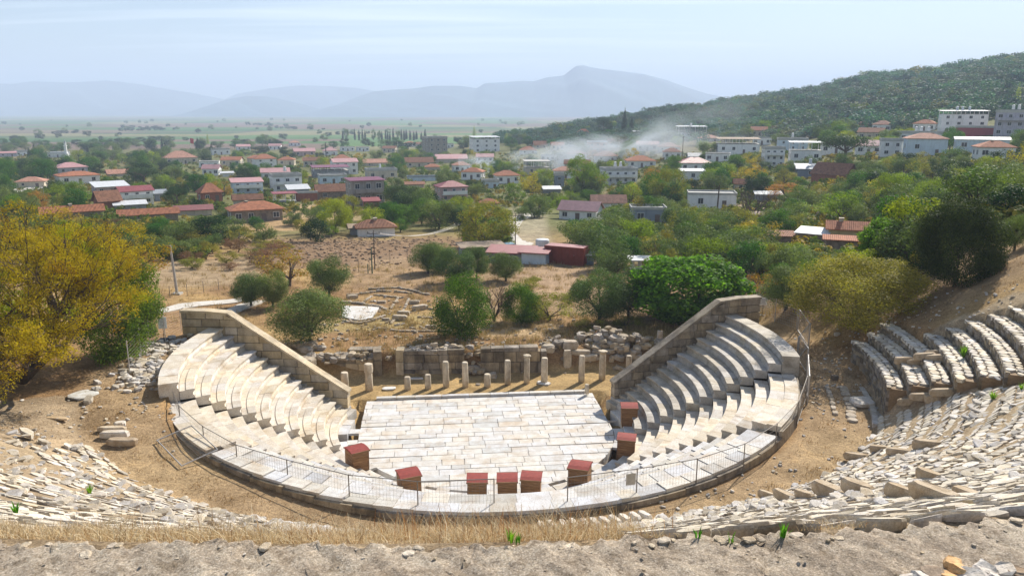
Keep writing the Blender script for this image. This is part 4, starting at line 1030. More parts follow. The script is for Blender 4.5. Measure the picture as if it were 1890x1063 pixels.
# ================================================================ FENCES
def panel(a, b, za, zb, h, label, nv=None, board=False, name='fence_panel', group='wire fence panels around the rim', mat='steel', lean=0.0, rad=.022):
    a = Vector(a); b = Vector(b); L = (b.xy-a.xy).length; ang = math.atan2(b.y-a.y, b.x-a.x)
    root = empty(name, (a.x, a.y, za), ang, label, 'fence', group); dz = zb-za
    root.rotation_euler = (lean, 0, ang)
    mb = MB(); mb.tube([(0, 0, .10), (0, 0, h)], rad); mb.tube([(L, 0, dz+.10), (L, 0, dz+h)], rad); mb.tube([(0, 0, h), (L, 0, dz+h)], rad*.8); mb.tube([(0, 0, .13), (L, 0, dz+.13)], rad*.8); mb.build('frame', M[mat], root)
    mb = MB(); nv = nv or max(4, int(L/.14))
    for i in range(1, nv):
        t = i/nv; mb.tube([(L*t, 0, .13+dz*t), (L*t, 0, h+dz*t)], .0036, 3, cap=False)
    for z in np.arange(.30, h-.05, .22): mb.tube([(0, .006, z), (L, .006, z+dz)], .0036, 3, cap=False)
    mb.build('wire_mesh', M[mat], root)
    for x, z in ((0, 0), (L, dz)):
        mb = MB(); mb.tube([(x, 0, z-.35), (x, 0, z+h+.02)], rad*1.15); mb.build('post', M[mat], root)
    if board:
        mb = MB(); mb.box((L-.28, -.03, h*.72), (.42, .02, .5)); mb.build('sign_board', M['concrete'], root)
    return root
FP = [(270, 706), (306, 726), (335, 799), (379, 840), (440, 877), (533, 907), (646, 937), (772, 950), (912, 945)]
FR = [(1047, 942), (1174, 925), (1284, 905), (1371, 875), (1430, 835), (1470, 790), (1487, 742)]
def rimp(px, py, z): q = at_z(px, py, z); return q
labs = ['bent fence panel at the upper left, next to the left bench end', 'fence panel along the left rim, highest up', 'second fence panel down the left rim, above the fallen one', 'third fence panel down the left rim', 'fourth fence panel of the left rim, left of the lowest ones', 'fence panel below the left wooden cover', 'fence panel in front of the lower left wooden cover', 'fence panel in front of the left one of the middle covers']
for i in range(8):
    a, b = FP[i], FP[i+1]; za = 4.0
    pa, pb = rimp(*a, 3.95), rimp(*b, 3.95)
    if i == 2 or i == 1 and False: pass
    panel(pa, pb, 3.95, 3.95, 1.45, labs[i])
labs2 = ['fence panel in front of the lower right wooden cover', 'fence panel with a grey board, right of the lower right cover', 'third fence panel on the right rim, counted from the front gap', 'fourth fence panel on the right rim, where it turns uphill', 'fence panel on the right rim beside the stepped wedge', 'last steel fence panel up the right rim']
for i in range(6): panel(rimp(*FR[i], 3.95), rimp(*FR[i+1], 3.95), 3.95, 3.95 if i < 5 else 4.1, 1.45, labs2[i], board=(i == 0))
# zigzag white panels on the upper right
ZZ = [((1490, 745), (1487, 690)), ((1488, 690), (1472, 665)), ((1470, 668), (1492, 640)), ((1492, 642), (1472, 612))]
zl = ['lowest white fence panel leaning beside the right top bench', 'second white fence panel of the zigzag at the right', 'third white fence panel of the zigzag at the right', 'topmost white fence panel of the zigzag, by the sign']
for (a, b), lb in zip(ZZ, zl):
    pa, pb = hit(*a), hit(*b)
    if (pb-pa).length > 4: pb = pa+(pb-pa).normalized()*3.2
    panel(pa, pb, pa.z, float(ground(pb.x, pb.y)), 1.6, lb, mat='light_steel', group='white zigzag fence panels', rad=.035)
# fallen panel on the earth at the left
a = at_z(285, 819, 3.95); b = at_z(323, 859, 3.95)
rt = panel(a, a+Vector(((b-a).x, (b-a).y, 0)), 3.95, 3.95, 1.75, 'fallen fence panel lying flat on the earth at the left', group='wire fence panels around the rim', mat='light_steel', rad=.035); rt.location = (a.x, a.y, 3.98)
c = at_z(330, 812, 3.9)
rt.rotation_euler = (R(-88) if False else R(88), 0, rt.rotation_euler[2]); rt.rotation_euler = (-R(88), 0, rt.rotation_euler[2])
rt.rotation_mode = 'XYZ'
for ch in list(rt.children):
    if ch.name.startswith('post'): bpy.data.objects.remove(ch)
ha, hb, hc = hit(285, 819)+Vector((0, 0, .12)), hit(323, 859)+Vector((0, 0, .12)), hit(330, 808)+Vector((0, 0, .3)); ex_ = (hb-ha).normalized(); ey_ = (hc-ha).normalized(); ez_ = ex_.cross(ey_).normalized(); ey_ = ez_.cross(ex_)
rt.location = ha; rt.rotation_euler = Matrix((ex_, -ez_, ey_)).transposed().to_euler()
# site perimeter: posts with wire
def wire_fence(pts, h, label, name='wire_fence', nw=7, step=.0, mat='steel', vert=0.0):
    P3 = [hit(*p) for p in pts]; root = empty(name, P3[0], 0, label, 'fence'); o_ = P3[0]
    for p in P3:
        mb = MB(); mb.tube([p-o_-Vector((0, 0, .2)), p-o_+Vector((0, 0, h+.05))], .028); mb.build('post', M[mat], root)
    mb = MB()
    for a, b in zip(P3, P3[1:]):
        for k in range(nw): z = h*(k+.5)/nw; mb.tube([a-o_+Vector((0, 0, z)), b-o_+Vector((0, 0, z))], .006, 3, cap=False)
        if vert:
            L = (b-a).length
            for i in range(1, int(L/vert)): q = a-o_+(b-a)*(i*vert/L); mb.tube([q+Vector((0, 0, .05)), q+Vector((0, 0, h))], .005, 3, cap=False)
    mb.build('wire_mesh', M[mat], root); return root
wire_fence([(335, 612), (306, 632), (278, 646), (262, 664), (240, 690)], 1.9, 'pale wire fence running down from the left seating wall', mat='light_steel', nw=10)
wire_fence([(1390, 572), (1430, 594), (1470, 608)], 1.7, 'wire mesh fence behind the right top bench with a sign', mat='light_steel', nw=9, vert=.22)
wire_fence([(1470, 606), (1574, 582), (1695, 540), (1787, 500), (1846, 478)], 1.9, 'wire fence along the shrubs at the top of the brown slope', mat='steel', nw=8, vert=.4)
wire_fence([(236, 560), (278, 555), (314, 550), (346, 546), (376, 540), (404, 535)], 1.2, 'low wire fence behind the path at the left', nw=4, mat='steel')
wire_fence([(640, 508), (662, 502), (682, 500), (698, 494), (720, 488), (752, 482)], 1.6, 'wire fence between the dig and the ploughed field', nw=5, mat='steel')
def sign(px, py, top, w, h, label, z=None):
    q = hit(px, py); H_ = at_y(px, top, q.y).z-q.z; root = empty('sign', q, -math.atan2(q.x, q.y)*.6, label, 'sign')
    mb = MB(); mb.tube([(0, 0, -.1), (0, 0, H_)], .02); mb.build('post', M['dark'], root)
    mb = MB(); mb.box((0, 0, .06), (.5, .4, .14)); mb.build('foot', M['dark'], root)
    mb = MB(); mb.box((0, -.035, H_-h/2), (w, .02, h)); bd = mb.build('board', M['paper'], root)
    mb = MB()
    for k in range(6): mb.box((rd.uniform(-.02, .02)*w, -.0475, H_-h*(.16+.13*k)), (w*rd.uniform(.5, .8), .004, h*.045))
    mb.build('printed_text', M['ink'], bd)
sign(303, 628, 585, .5, .75, 'white printed notice on a post by the left fence')
sign(1407, 584, 549, .55, .6, 'white printed notice on the mesh fence behind the right benches')
# ---------------------------------------------------------------- blocks lying on the left dirt
def blk_at(px, py, d, rz, lb, mat='fieldstone', name='stone_block', cat='stone block', lift=.0, col=(1, 1, 1), jit=.06):
    q = hit(px, py); mb = MB(); mb.rock((0, 0, d[2]*.36), d, 0, col, rd, jit); o = mb.build(name, M[mat]); o.location = q+Vector((0, 0, lift)); o.rotation_euler = (0, 0, rz); tag(o, lb, cat); return o
blk_at(226, 820, (1.35, .42, .34), -.02, 'long dark sided stone block nearest in the left pile', 'rubble', col=(.9, .85, .8))
blk_at(212, 806, (1.25, .40, .34), .05, 'white topped stone block in the middle of the left pile')
blk_at(208, 795, (1.3, .3, .25), 0, 'long thin stone block at the back of the left pile', col=(.9, .82, .7))
blk_at(222, 786, (.5, .4, .25), .3, 'small white stone behind the left pile')
blk_at(154, 730, (1.35, 1.2, .12), -.35, 'pale slab lying flat beside the yellow tree', name='stone_slab', cat='slab', col=(.9, .97, 1.05))
blk_at(105, 773, (1.2, .3, .1), -.15, 'flat tan slab in the dirt left of the pile', name='stone_slab', cat='slab', col=(.85, .7, .5))
blk_at(1591, 745, (1.15, 1.15, .3), .1, 'square white block on the dirt below the right terraces')
blk_at(1540, 700, (.4, .3, .3), .2, 'dark stone near the zigzag fence', col=(.3, .28, .26))
blk_at(1545, 619, (.4, .25, .22), .2, 'small white stone on the shaded slope')
# ================================================================ THE DIG BEYOND THE STAGE
def drape(name, pix, mat, label, cat, lift=.05, sub=10, kind=None, grid=.8):
    W_ = [hit(*p) for p in pix]; bmv = []
    import mathutils.geometry as mg
    # dense outline then inner grid triangulation
    xs = [p.x for p in W_]; ys = [p.y for p in W_]; poly = [p.xy for p in W_]
    dens = []
    for a, b in zip(poly, poly[1:]+poly[:1]):
        n_ = max(1, int((b-a).length/grid))
        for i in range(n_): dens.append(a+(b-a)*i/n_)
    def inp(x, y):
        c = False; j = len(poly)-1
        for i in range(len(poly)):
            if (poly[i].y > y) != (poly[j].y > y) and x < (poly[j].x-poly[i].x)*(y-poly[i].y)/(poly[j].y-poly[i].y)+poly[i].x: c = not c
            j = i
        return c
    pts = list(dens); nb = len(pts)
    for x in np.arange(min(xs), max(xs), grid):
        for y in np.arange(min(ys), max(ys), grid):
            if inp(x, y): pts.append(Vector((x, y)))
    v, e, f, *_ = mg.delaunay_2d_cdt(pts, [(i, (i+1) % nb) for i in range(nb)], [], 1, 1e-4)
    z = ground(np.array([q.x for q in v]), np.array([q.y for q in v]))
    mb = MB(); mb.add([(q.x, q.y, float(zz)+lift) for q, zz in zip(v, z)], [tuple(t) for t in f])
    # skirt
    for i in range(nb):
        a, b = v[i], v[(i+1) % nb]; za, zb = float(z[i])+lift, float(z[(i+1) % nb])+lift
        mb.add([(a.x, a.y, za), (b.x, b.y, zb), (b.x, b.y, zb-.5), (a.x, a.y, za-.5)], [(0, 1, 2, 3)])
    o = mb.build(name, mat); tag(o, label, cat, kind=kind); return o
M['path_stone'] = stone_mat('path_stone', (.52, .48, .42), (.66, .63, .58), (.40, .32, .22), .5)
drape('path', [(288, 573), (330, 562), (400, 556), (446, 551), (447, 558), (400, 563), (335, 571), (290, 580)], M['path_stone'], 'pale paved path leading in from the left', 'path', .1, kind='structure')
drape('path', [(418, 573), (440, 563), (475, 556), (492, 556), (480, 562), (450, 572), (432, 582), (415, 590)], M['path_stone'], 'blue grey paved path bend behind the left wall', 'path', .1, kind='structure')
drape('marble_floor', [(632, 566), (700, 569), (692, 582), (684, 590), (664, 593), (632, 586)], M['white_marble'], 'white marble floor uncovered in the dig', 'marble floor', .12, kind='structure')
drape('path', [(1000, 388), (1010, 392), (965, 408), (950, 430), (965, 445), (985, 450), (975, 460), (950, 452), (935, 440), (940, 410), (955, 398)], M['path_stone'], 'pale lane climbing between the houses and the red roofed sheds', 'road', .1, kind='structure')
drape('road', [(0, 350), (40, 350), (62, 344), (100, 346), (60, 352), (20, 356), (0, 356)], M['path_stone'], 'pale street with parked cars at the left edge', 'road', .15, kind='structure', grid=2)
def low_wall(pix, w, h, label, seed, mat='rubble', smax=.7, name='wall_footing'):
    r = random.Random(seed); mb = MB(); P3 = [hit(*p) for p in pix]; 
    for a, b in zip(P3, P3[1:]):
        L = (b-a).length; t = 0
        while t < L:
            s_ = r.uniform(.3, smax*.8); w, h = w, h; c = a+(b-a)*((t+s_/2)/L); z = float(ground(c.x, c.y))
            if r.random() > .1: mb.rock((c.x, c.y, z+h*.2*r.uniform(.6, 1.2)), (s_*.98, w*.62*r.uniform(.8, 1.1), h*.6*r.uniform(.7, 1.2)), math.atan2((b-a).y, (b-a).x)+r.uniform(-.1, .1), tint(r, .62, .98, .12), r, .12)
            t += s_
    o = mb.build(name, M[mat]); tag(o, label, 'wall footing'); return o
low_wall([(630, 558), (668, 562), (700, 567), (715, 574)], .6, .4, 'wall footing along the top of the white marble floor', 1)
low_wall([(632, 594), (664, 598), (690, 592), (712, 584)], .5, .4, 'wall footing along the bottom of the white marble floor', 2)
low_wall([(640, 545), (700, 538), (760, 542)], .5, .35, 'long thin wall footing behind the marble floor', 3)
low_wall([(668, 560), (690, 545), (735, 550), (722, 570)], .45, .3, 'square room footing right behind the marble floor', 4)
low_wall([(680, 535), (735, 532), (790, 545)], .5, .4, 'farthest dark footing line in the shade of the olives', 5)
low_wall([(755, 552), (740, 580), (720, 600)], .4, .3, 'footing line running towards the camera in the dig', 6)
low_wall([(770, 586), (800, 588)], .4, .3, 'short footing piece left of the dark shrub', 7)
low_wall([(690, 606), (740, 612), (790, 612), (830, 612)], .4, .25, 'broken line of stones in the grass below the dig', 8)
DB = [(738, 590, 1.4, 'long marble block nearest the camera in the dig'), (745, 581, 1.2, 'marble block behind the long one in the dig'), (775, 572, 1.6, 'grey fallen column drum by the dark shrub'), (765, 560, 1.0, 'marble block with a dark hole in the dig'), (650, 551, 1.2, 'grey boulder by the olive trunk'), (712, 591, .7, 'small cube of marble in the dig'), (684, 590, .6, 'small cube at the corner of the marble floor'), (795, 606, 1.0, 'white stone right of the dig in the grass'), (704, 560, .9, 'dark block at the corner of the square room'), (670, 596, .5, 'small stone below the marble floor')]
for px, py, s_, lb in DB: blk_at(px, py, (s_*1.0, s_*.4, s_*.35), rd.uniform(-.4, .6), lb, 'rubble')
heap([tuple(hit(px, py))[:2] for px, py in ((700, 575), (740, 560), (660, 603), (780, 600), (830, 625), (600, 630), (720, 630), (900, 640), (980, 600), (1000, 630))], 420, .08, .3, 'small stones strewn over the dig and the earth behind the stage', 12, name='scattered_stones', sp=(3.2, 1.8), hgt=.05)
heap([tuple(hit(px, py))[:2] for px, py in ((560, 450), (640, 445), (720, 450), (790, 450), (680, 470), (600, 480), (520, 460))], 900, .12, .4, 'clods and stones on the ploughed field', 13, name='scattered_stones', sp=(9, 5), hgt=.05, mat='clod')
heap([tuple(hit(px, py))[:2] for px, py in ((1700, 620), (1600, 610), (1800, 580), (1650, 590), (1540, 660), (1530, 720), (1560, 780), (1450, 860), (1250, 935), (1330, 915), (200, 760), (100, 790), (250, 760), (60, 830), (1860, 560))], 600, .04, .15, 'small stones lying on the bare earth around the theatre', 14, name='scattered_stones', sp=(2.2, 1.6), hgt=.03, mat='fieldstone')
heap([tuple(hit(px, py))[:2] for px, py in ((300, 650), (285, 670), (270, 690), (255, 705), (310, 640))], 320, .12, .4, 'pale cobbles showing in the earth beside the left fence', 15, name='cobbles', sp=(.8, .9), hgt=.0, mat='fieldstone')
# ================================================================ VILLAGE
def tile_mat(name, c, sc=1.0):
    m, n, b, o = newmat(name); P = objc(n)
    a = ramp(n, noise(n, 1.4, 6, .65, P), [(.3, tuple(q*.62 for q in c)), (.5, c), (.72, tuple(min(1, q*1.35) for q in c))])
    a2 = ramp(n, noise(n, 9, 4, .7, P), [(.35, (.62, .6, .6)), (.6, (1.1, 1.1, 1.1))]); a = mixc(n, a, a2, 1.0, 'MULTIPLY')
    w = N(n, 'TexWave'); w.inputs['Scale'].default_value = 1.3; w.inputs['Distortion'].default_value = .6; n.links.new(P, w.inputs['Vector'])
    a = mixc(n, a, ramp(n, w.outputs['Fac'], [(0, (.72, .72, .72)), (.5, (1.05, 1.05, 1.05))]), .8, 'MULTIPLY')
    n.links.new(a, b.inputs['Base Color']); b.inputs['Roughness'].default_value = .85; bump(n, b, w.outputs['Fac'], .6, .08); return m
def plaster(name, c, dirt=.35):
    m, n, b, o = newmat(name); P = objc(n)
    a = ramp(n, noise(n, .8, 7, .65, P), [(.35, tuple(q*(1-dirt*.5) for q in c)), (.6, c)])
    mp = N(n, 'Mapping'); n.links.new(P, mp.inputs[0]); mp.inputs['Scale'].default_value = (1.5, 1.5, .25)
    st = ramp(n, noise(n, 1.0, 5, .6, mp.outputs[0]), [(.5, (1, 1, 1)), (.72, (1-dirt, 1-dirt, 1-dirt*1.1))]); a = mixc(n, a, st, 1.0, 'MULTIPLY')
    n.links.new(a, b.inputs['Base Color']); b.inputs['Roughness'].default_value = .85; return m
RC = {'tile': tile_mat('roof_tiles', (.42, .165, .085)), 'oldtile': tile_mat('old_roof_tiles', (.30, .14, .08)), 'pinktile': tile_mat('pale_roof_tiles', (.50, .26, .18)),
      'crimson': flat_mat('crimson_sheet_roof', (.28, .07, .075), .5, .2, 1.5, ripple=3), 'plum': flat_mat('plum_sheet_roof', (.20, .06, .10), .5, .2, 1.5, ripple=3), 'pink': flat_mat('faded_pink_roof', (.50, .27, .27), .6, .2, 1, ripple=3),
      'white': flat_mat('white_sheet_roof', (.66, .67, .68), .45, .15, 1.2, ripple=3), 'grey': flat_mat('grey_sheet_roof', (.34, .37, .40), .5, .25, 1.2, ripple=3), 'tan': flat_mat('tan_sheet_roof', (.34, .26, .19), .8, .35, 1.2, ripple=3), 'slab': flat_mat('roof_slab', (.46, .45, .42), .8, .25, .8)}
WC = {'white': plaster('white_plaster', (.84, .83, .81), .2), 'blue': plaster('pale_blue_plaster', (.62, .71, .78), .2), 'cream': plaster('cream_plaster', (.62, .54, .42)), 'pink': plaster('pink_plaster', (.58, .40, .37)),
      'grey': plaster('grey_render', (.30, .31, .32), .4), 'concrete': plaster('bare_concrete', (.36, .33, .29), .45), 'lilac': plaster('lilac_plaster', (.50, .47, .54)), 'brick': flat_mat('red_brick_wall', (.34, .13, .08), .9, .3, 2), 'slate': plaster('slate_blue_wall', (.24, .28, .34), .25),
      'yellow': plaster('yellow_plaster', (.55, .46, .24)), 'stone': stone_mat('field_stone_wall', (.20, .16, .12), (.34, .28, .21), (.10, .08, .06), .6, .8, bmp=.8, usev=False, fine=3), 'crimson': flat_mat('crimson_panel', (.36, .06, .07), .6, .15)}
M['glass'] = flat_mat('window_glass', (.035, .045, .055), .15, .2); M['frame'] = flat_mat('window_frame', (.70, .70, .68), .5, .1); M['door'] = flat_mat('door_paint', (.16, .12, .10), .5, .3)
def _wm():
    mb = MB()
    for c, d in (((0, 0, .53), (1.12, .14, .07)), ((0, 0, -.53), (1.2, .18, .07)), ((-.53, 0, 0), (.06, .12, 1.0)), ((.53, 0, 0), (.06, .12, 1.0)), ((0, 0, 0), (.05, .1, 1.0))): mb.box(c, d)
    mw = mb.mesh('window', M['frame']); mb = MB(); mb.box((0, .02, 0), (1.0, .06, 1.0)); mp_ = mb.mesh('pane', M['glass']); return mw, mp_
WM, PM = _wm(); mb = MB(); mb.box((0, 0, 1.0), (.95, .1, 2.0)); mb.box((.3, -.07, 1.0), (.05, .06, .12)); DM = mb.mesh('door', M['door'])
mb = MB(); mb.lathe([(.42, 0), (.45, .1), (.45, 1.0), (.2, 1.15)], 12); mb.box((0, -.1, -.25), (.9, .9, .5)); TKM = mb.mesh('water_tank', RC['white'])
mb = MB(); mb.box((0, 0, .35), (.55, .55, .9)); mb.box((0, 0, .84), (.7, .7, .08)); CHM = mb.mesh('chimney', WC['cream'])
HOUSES = []
def house(x0, x1, yb, ye, yt, roof, rc, wc, label, yaw=14, fl=1, win=3, tank=0, dr=.75, tmin=60, cat='house', chim=0, balc=0, opn=0, name=None, seed=None, group=None, Y=None):
    r = random.Random(int(x0*7+yb)); px = (x0+x1)/2
    q = hit(px, yb, tmin) if Y is None else at_y(px, yb, Y)
    if Y is not None: q.z = float(ground(q.x, q.y))
    d = math.hypot(q.x, q.y); m = q.y/F; ya = R(yaw); wpx = (x1-x0)*m
    w = wpx/(math.cos(ya)+dr*abs(math.sin(ya))); dp = max(w*dr, 2.0); 
    hw = max((yb-ye)*m, 1.2); hr = max((ye-yt)*m-dp*.5*((yb-205)/F), .25)
    root = empty(name or 'house', (0, 0, 0), -math.atan2(q.x, q.y)+ya, label, cat, group); rot = Matrix.Rotation(root.rotation_euler.z, 3, 'Z')
    c = q+rot @ Vector((0, dp/2, 0)); gz = min(float(ground(*(c+rot @ Vector((a*w/2, b*dp/2, 0))).xy)) for a in (-1, 1) for b in (-1, 1)); root.location = (c.x, c.y, q.z)
    fd = q.z-gz+.6
    mb = MB(); H2 = hw
    if opn: H2 = hw*(1-opn)
    mb.box((0, 0, (H2-fd)/2), (w, dp, H2+fd))
    if roof == 'gable':
        for s in (-1, 1): mb.add([(s*w/2, -dp/2, H2+.0), (s*w/2, dp/2, H2+.0), (s*w/2, 0, H2+hr-.08), (s*(w/2-.2), -dp/2, H2+.0), (s*(w/2-.2), dp/2, H2+.0), (s*(w/2-.2), 0, H2+hr-.08)], [(0, 1, 2), (3, 5, 4), (0, 2, 5, 3), (1, 4, 5, 2)])
    if fl > 1:
        for k in range(1, fl): mb.box((0, 0, hw*k/fl), (w+.12, dp+.12, .14))
    mb.build('wall', WC[wc], root)
    ov = .45; mb = MB(); W2, D2 = w/2+ov, dp/2+ov; z = hw+.01; th_ = .14
    if roof == 'hip':
        rl_ = max(W2-D2, .1) if W2 > D2 else 0; rd_ = max(D2-W2, 0)
        a, b = Vector((-rl_, -rd_, z+hr+th_)), Vector((rl_, rd_, z+hr+th_))
        if W2 > D2: a, b = Vector((-rl_, 0, z+hr+th_)), Vector((rl_, 0, z+hr+th_))
        e = [(-W2, -D2, z), (W2, -D2, z), (W2, D2, z), (-W2, D2, z)]; e2 = [(p[0], p[1], z+th_) for p in e]
        v = e+e2+[a, b]
        f = [(3, 2, 1, 0)]+[(i, (i+1) % 4, 4+(i+1) % 4, 4+i) for i in range(4)]
        f += [(4, 5, 9, 8), (6, 7, 8, 9), (5, 6, 9), (7, 4, 8)] if W2 > D2 else [(4, 5, 8), (5, 6, 9, 8), (6, 7, 9), (7, 4, 8, 9)]
        mb.add(v, f)
    elif roof == 'gable':
        v = []
        for x in (-W2, W2): v += [(x, -D2, z-ov*hr/dp*1.2), (x, 0, z+hr), (x, D2, z-ov*hr/dp*1.2), (x, D2, z-ov*hr/dp*1.2+th_), (x, 0, z+hr+th_), (x, -D2, z-ov*hr/dp*1.2+th_)]
        mb.add(v, [tuple(range(5, -1, -1)), tuple(range(6, 12))]+[(i, (i+1) % 6, 6+(i+1) % 6, 6+i) for i in range(6)])
    elif roof == 'shed':
        v = []
        for x in (-W2, W2): v += [(x, -D2, z), (x, D2, z+hr), (x, D2, z+hr+.12), (x, -D2, z+.12)]
        mb.add(v, [(3, 2, 1, 0), (4, 5, 6, 7)]+[(i, (i+1) % 4, 4+(i+1) % 4, 4+i) for i in range(4)])
        wb = MB(); 
        for s in (-1, 1): wb.add([(s*(w/2-.01), -dp/2, hw-.01), (s*(w/2-.01), dp/2, hw-.01), (s*(w/2-.01), dp/2, hw+hr*.86)], [(0, 1, 2)])
        wb.add([(-w/2, dp/2-.01, hw-.01), (w/2, dp/2-.01, hw-.01), (w/2, dp/2-.01, hw+hr*.86), (-w/2, dp/2-.01, hw+hr*.86)], [(0, 1, 2, 3)])
        wb.build('upper_wall', WC[wc], root)
    elif roof == 'flat':
        mb.box((0, 0, z+.08), (w+.3, dp+.3, .16)); ph = min(max(hr, .25), .8)
        for cx, cy, a, b in ((0, -dp/2-.05, w+.3, .16), (0, dp/2+.05, w+.3, .16), (-w/2-.06, 0, .16, dp-.1), (w/2+.06, 0, .16, dp-.1)): mb.box((cx, cy, z+.165+ph/2), (a, b, ph))
    elif roof == 'canopy':
        mb.box((0, 0, z+.0+hr+.06), (w+1.0, dp+1.0, .14), tilt=(R(1.5), 0))
    rf = mb.build('roof', RC[rc], root)
    if roof == 'canopy' or opn:
        zz0 = H2 if opn else hw; zz1 = hw+(hr if roof == 'canopy' else 0)+.02
        if roof == 'canopy' and not opn:
            pb = MB(); pb.box((0, 0, hw+.06), (w+.3, dp+.3, .14)); pb.build('terrace_slab', RC['slab'], root)
        n_ = max(2, int(w/2.6))
        for i in range(n_+1):
            for s in (-1, 1):
                pb = MB(); pb.box((-w/2+.15+(w-.3)*i/n_, s*(dp/2-.15), (zz0+zz1)/2), (.2, .2, zz1-zz0)); pb.build('post', WC['white'] if wc != 'concrete' else WC['concrete'], root)
        if opn:
            pb = MB(); pb.box((0, 0, zz0+.05), (w+.3, dp+.3, .12)); pb.build('terrace_slab', RC['slab'], root)
    if chim:
        c_ = obj('chimney', CHM, rf); c_.location = (r.uniform(-.25, .25)*w, 0, hw+hr*.6)
    for i in range(tank):
        c_ = obj('water_tank', TKM, rf); c_.location = ((i-(tank-1)/2)*2.2+r.uniform(-.3, .3), dp*.15, hw+hr+.6)
    if win:
        H3 = H2; flh = H3/fl
        for fk in range(fl):
            zc = flh*fk+flh*.56
            if flh < 1.5: continue
            sz = min(1.25, flh*.42)
            for i in range(win):
                if fk == 0 and i == win//2 and win > 1 and fl == 1:
                    o = obj('door', DM, root); o.location = (-w/2+w*(i+.5)/win, -dp/2-.03, 0); o.scale = (1, 1, min(1, flh*.36)); continue
                o = obj('window', WM, root); o.location = (-w/2+w*(i+.5)/win+r.uniform(-.1, .1), -dp/2-.02, zc); o.scale = (sz*r.uniform(.85, 1.15), 1, sz); p_ = obj('pane', PM, o)
            sx = 1 if yaw > 0 else -1
            for i in range(2 if win > 2 else 1):
                o = obj('window', WM, root); o.location = (-sx*(w/2+.02), -dp/2+dp*(i+.5)/(2 if win > 2 else 1), zc); o.rotation_euler = (0, 0, -sx*math.pi/2); o.scale = (sz, 1, sz); obj('pane', PM, o)
    if balc:
        bb = MB(); zb_ = hw/fl*(fl-1)+.0; bb.box((0, -dp/2-.65, zb_+.08), (w*.9, 1.3, .16)); bb.box((0, -dp/2-1.25, zb_+.6), (w*.9, .07, .9)); bb.build('balcony', WC['white'] if wc in ('white', 'blue', 'pink') else WC[wc], root)
        for s in (-1, 1):
            bb = MB(); bb.box((s*w*.42, -dp/2-1.15, zb_/2), (.22, .22, zb_)); bb.build('balcony_post', WC[wc], root)
    HOUSES.append((x0, x1, yb, yt, q.copy(), max(w, dp)/2+1.0, label)); return root
H = house
H(108, 166, 331, 310, 300, 'hip', 'pink', 'lilac', 'two storey lilac house with brick upper floor at left', 16, 2, 3)
H(112, 186, 340, 325, 316, 'hip', 'tile', 'white', 'white house with orange tile roof below the lilac one', 10, 1, 3, chim=1)
H(30, 82, 346, 336, 327, 'hip', 'pinktile', 'cream', 'small tiled house behind the parked cars', -12, 1, 2)
H(178, 240, 358, 345, 336, 'shed', 'white', 'pink', 'pinkish house with white sheet roof', 12, 1, 3)
H(224, 287, 378, 353, 343, 'gable', 'crimson', 'white', 'two storey white house with crimson roof', 14, 2, 3, balc=1)
H(182, 227, 386, 370, 352, 'gable', 'oldtile', 'brick', 'brown tiled barn left of the crimson roofed house', 20, 1, 0)
H(287, 309, 371, 358, 351, 'shed', 'grey', 'slate', 'small dark blue shed with grey roof', 8, 1, 1)
H(215, 269, 388, 382, 375, 'shed', 'white', 'grey', 'low lean to with white roof below the crimson house', 6, 1, 0, dr=.4)
H(85, 186, 402, 395, 384, 'gable', 'tile', 'stone', 'long low tiled stable behind the yellow tree', 4, 1, 0, dr=.25, cat='barn', chim=1)
H(226, 326, 406, 396, 386, 'gable', 'tile', 'stone', 'long low tiled stable left of the crimson strip roof', 3, 1, 3, dr=.25, cat='barn')
H(327, 390, 398, 387, 379, 'gable', 'crimson', 'cream', 'low barn with crimson strip roof', 2, 1, 2, dr=.3, cat='barn')
H(371, 414, 374, 356, 338, 'hip', 'tile', 'brick', 'brick house with steep orange roof', 18, 1, 2, chim=1)
H(430, 487, 357, 337, 330, 'shed', 'pink', 'blue', 'two storey pale blue house with flat pink roof', 6, 2, 3, balc=1)
H(433, 484, 380, 368, 359, 'gable', 'oldtile', 'cream', 'long tiled shed below the pale blue house', 4, 1, 0, dr=.35)
H(427, 526, 410, 388, 371, 'hip', 'tile', 'stone', 'large stone house with red tile roof and blue windows', 10, 1, 4, chim=1, dr=.6)
H(305, 366, 303, 292, 279, 'hip', 'pinktile', 'cream', 'big hall with wide terracotta hip roof', 8, 1, 4)
H(200, 241, 326, 322, 314, 'gable', 'pinktile', 'cream', 'low tiled house left of the round pine', 8, 1, 2)
H(86, 128, 291, 284, 280, 'flat', 'white', 'white', 'low white flat building by the minaret', 5, 1, 3)
H(0, 29, 290, 283, 280, 'gable', 'pink', 'lilac', 'long lilac shed at the far left edge', 5, 1, 2, dr=.4)
H(31, 50, 288, 281, 278, 'flat', 'slab', 'white', 'small white block beside the far lilac shed', 5, 1, 2)
H(392, 426, 286, 277, 274, 'flat', 'slab', 'white', 'white flat roofed house left of the antenna', 8, 1, 3)
H(459, 488, 303, 293, 287, 'hip', 'tile', 'cream', 'far house with orange roof beside a white one', 8, 1, 2)
H(470, 513, 308, 294, 285, 'hip', 'tile', 'white', 'white house with bright orange hip roof', 12, 2, 2)
H(512, 544, 306, 296, 290, 'hip', 'tile', 'cream', 'cream house right of the bright orange roof', -8, 1, 2)
H(408, 432, 326, 320, 317, 'gable', 'white', 'white', 'tiny white shed among the olives at left', 8, 1, 1)
H(503, 561, 354, 327, 317, 'flat', 'slab', 'white', 'two storey white flat house with balconies', 10, 2, 3, tank=1, balc=1)
H(532, 573, 357, 350, 342, 'shed', 'white', 'slate', 'blue lean to with white roof in front of the balconies', 12, 1, 0, dr=.6)
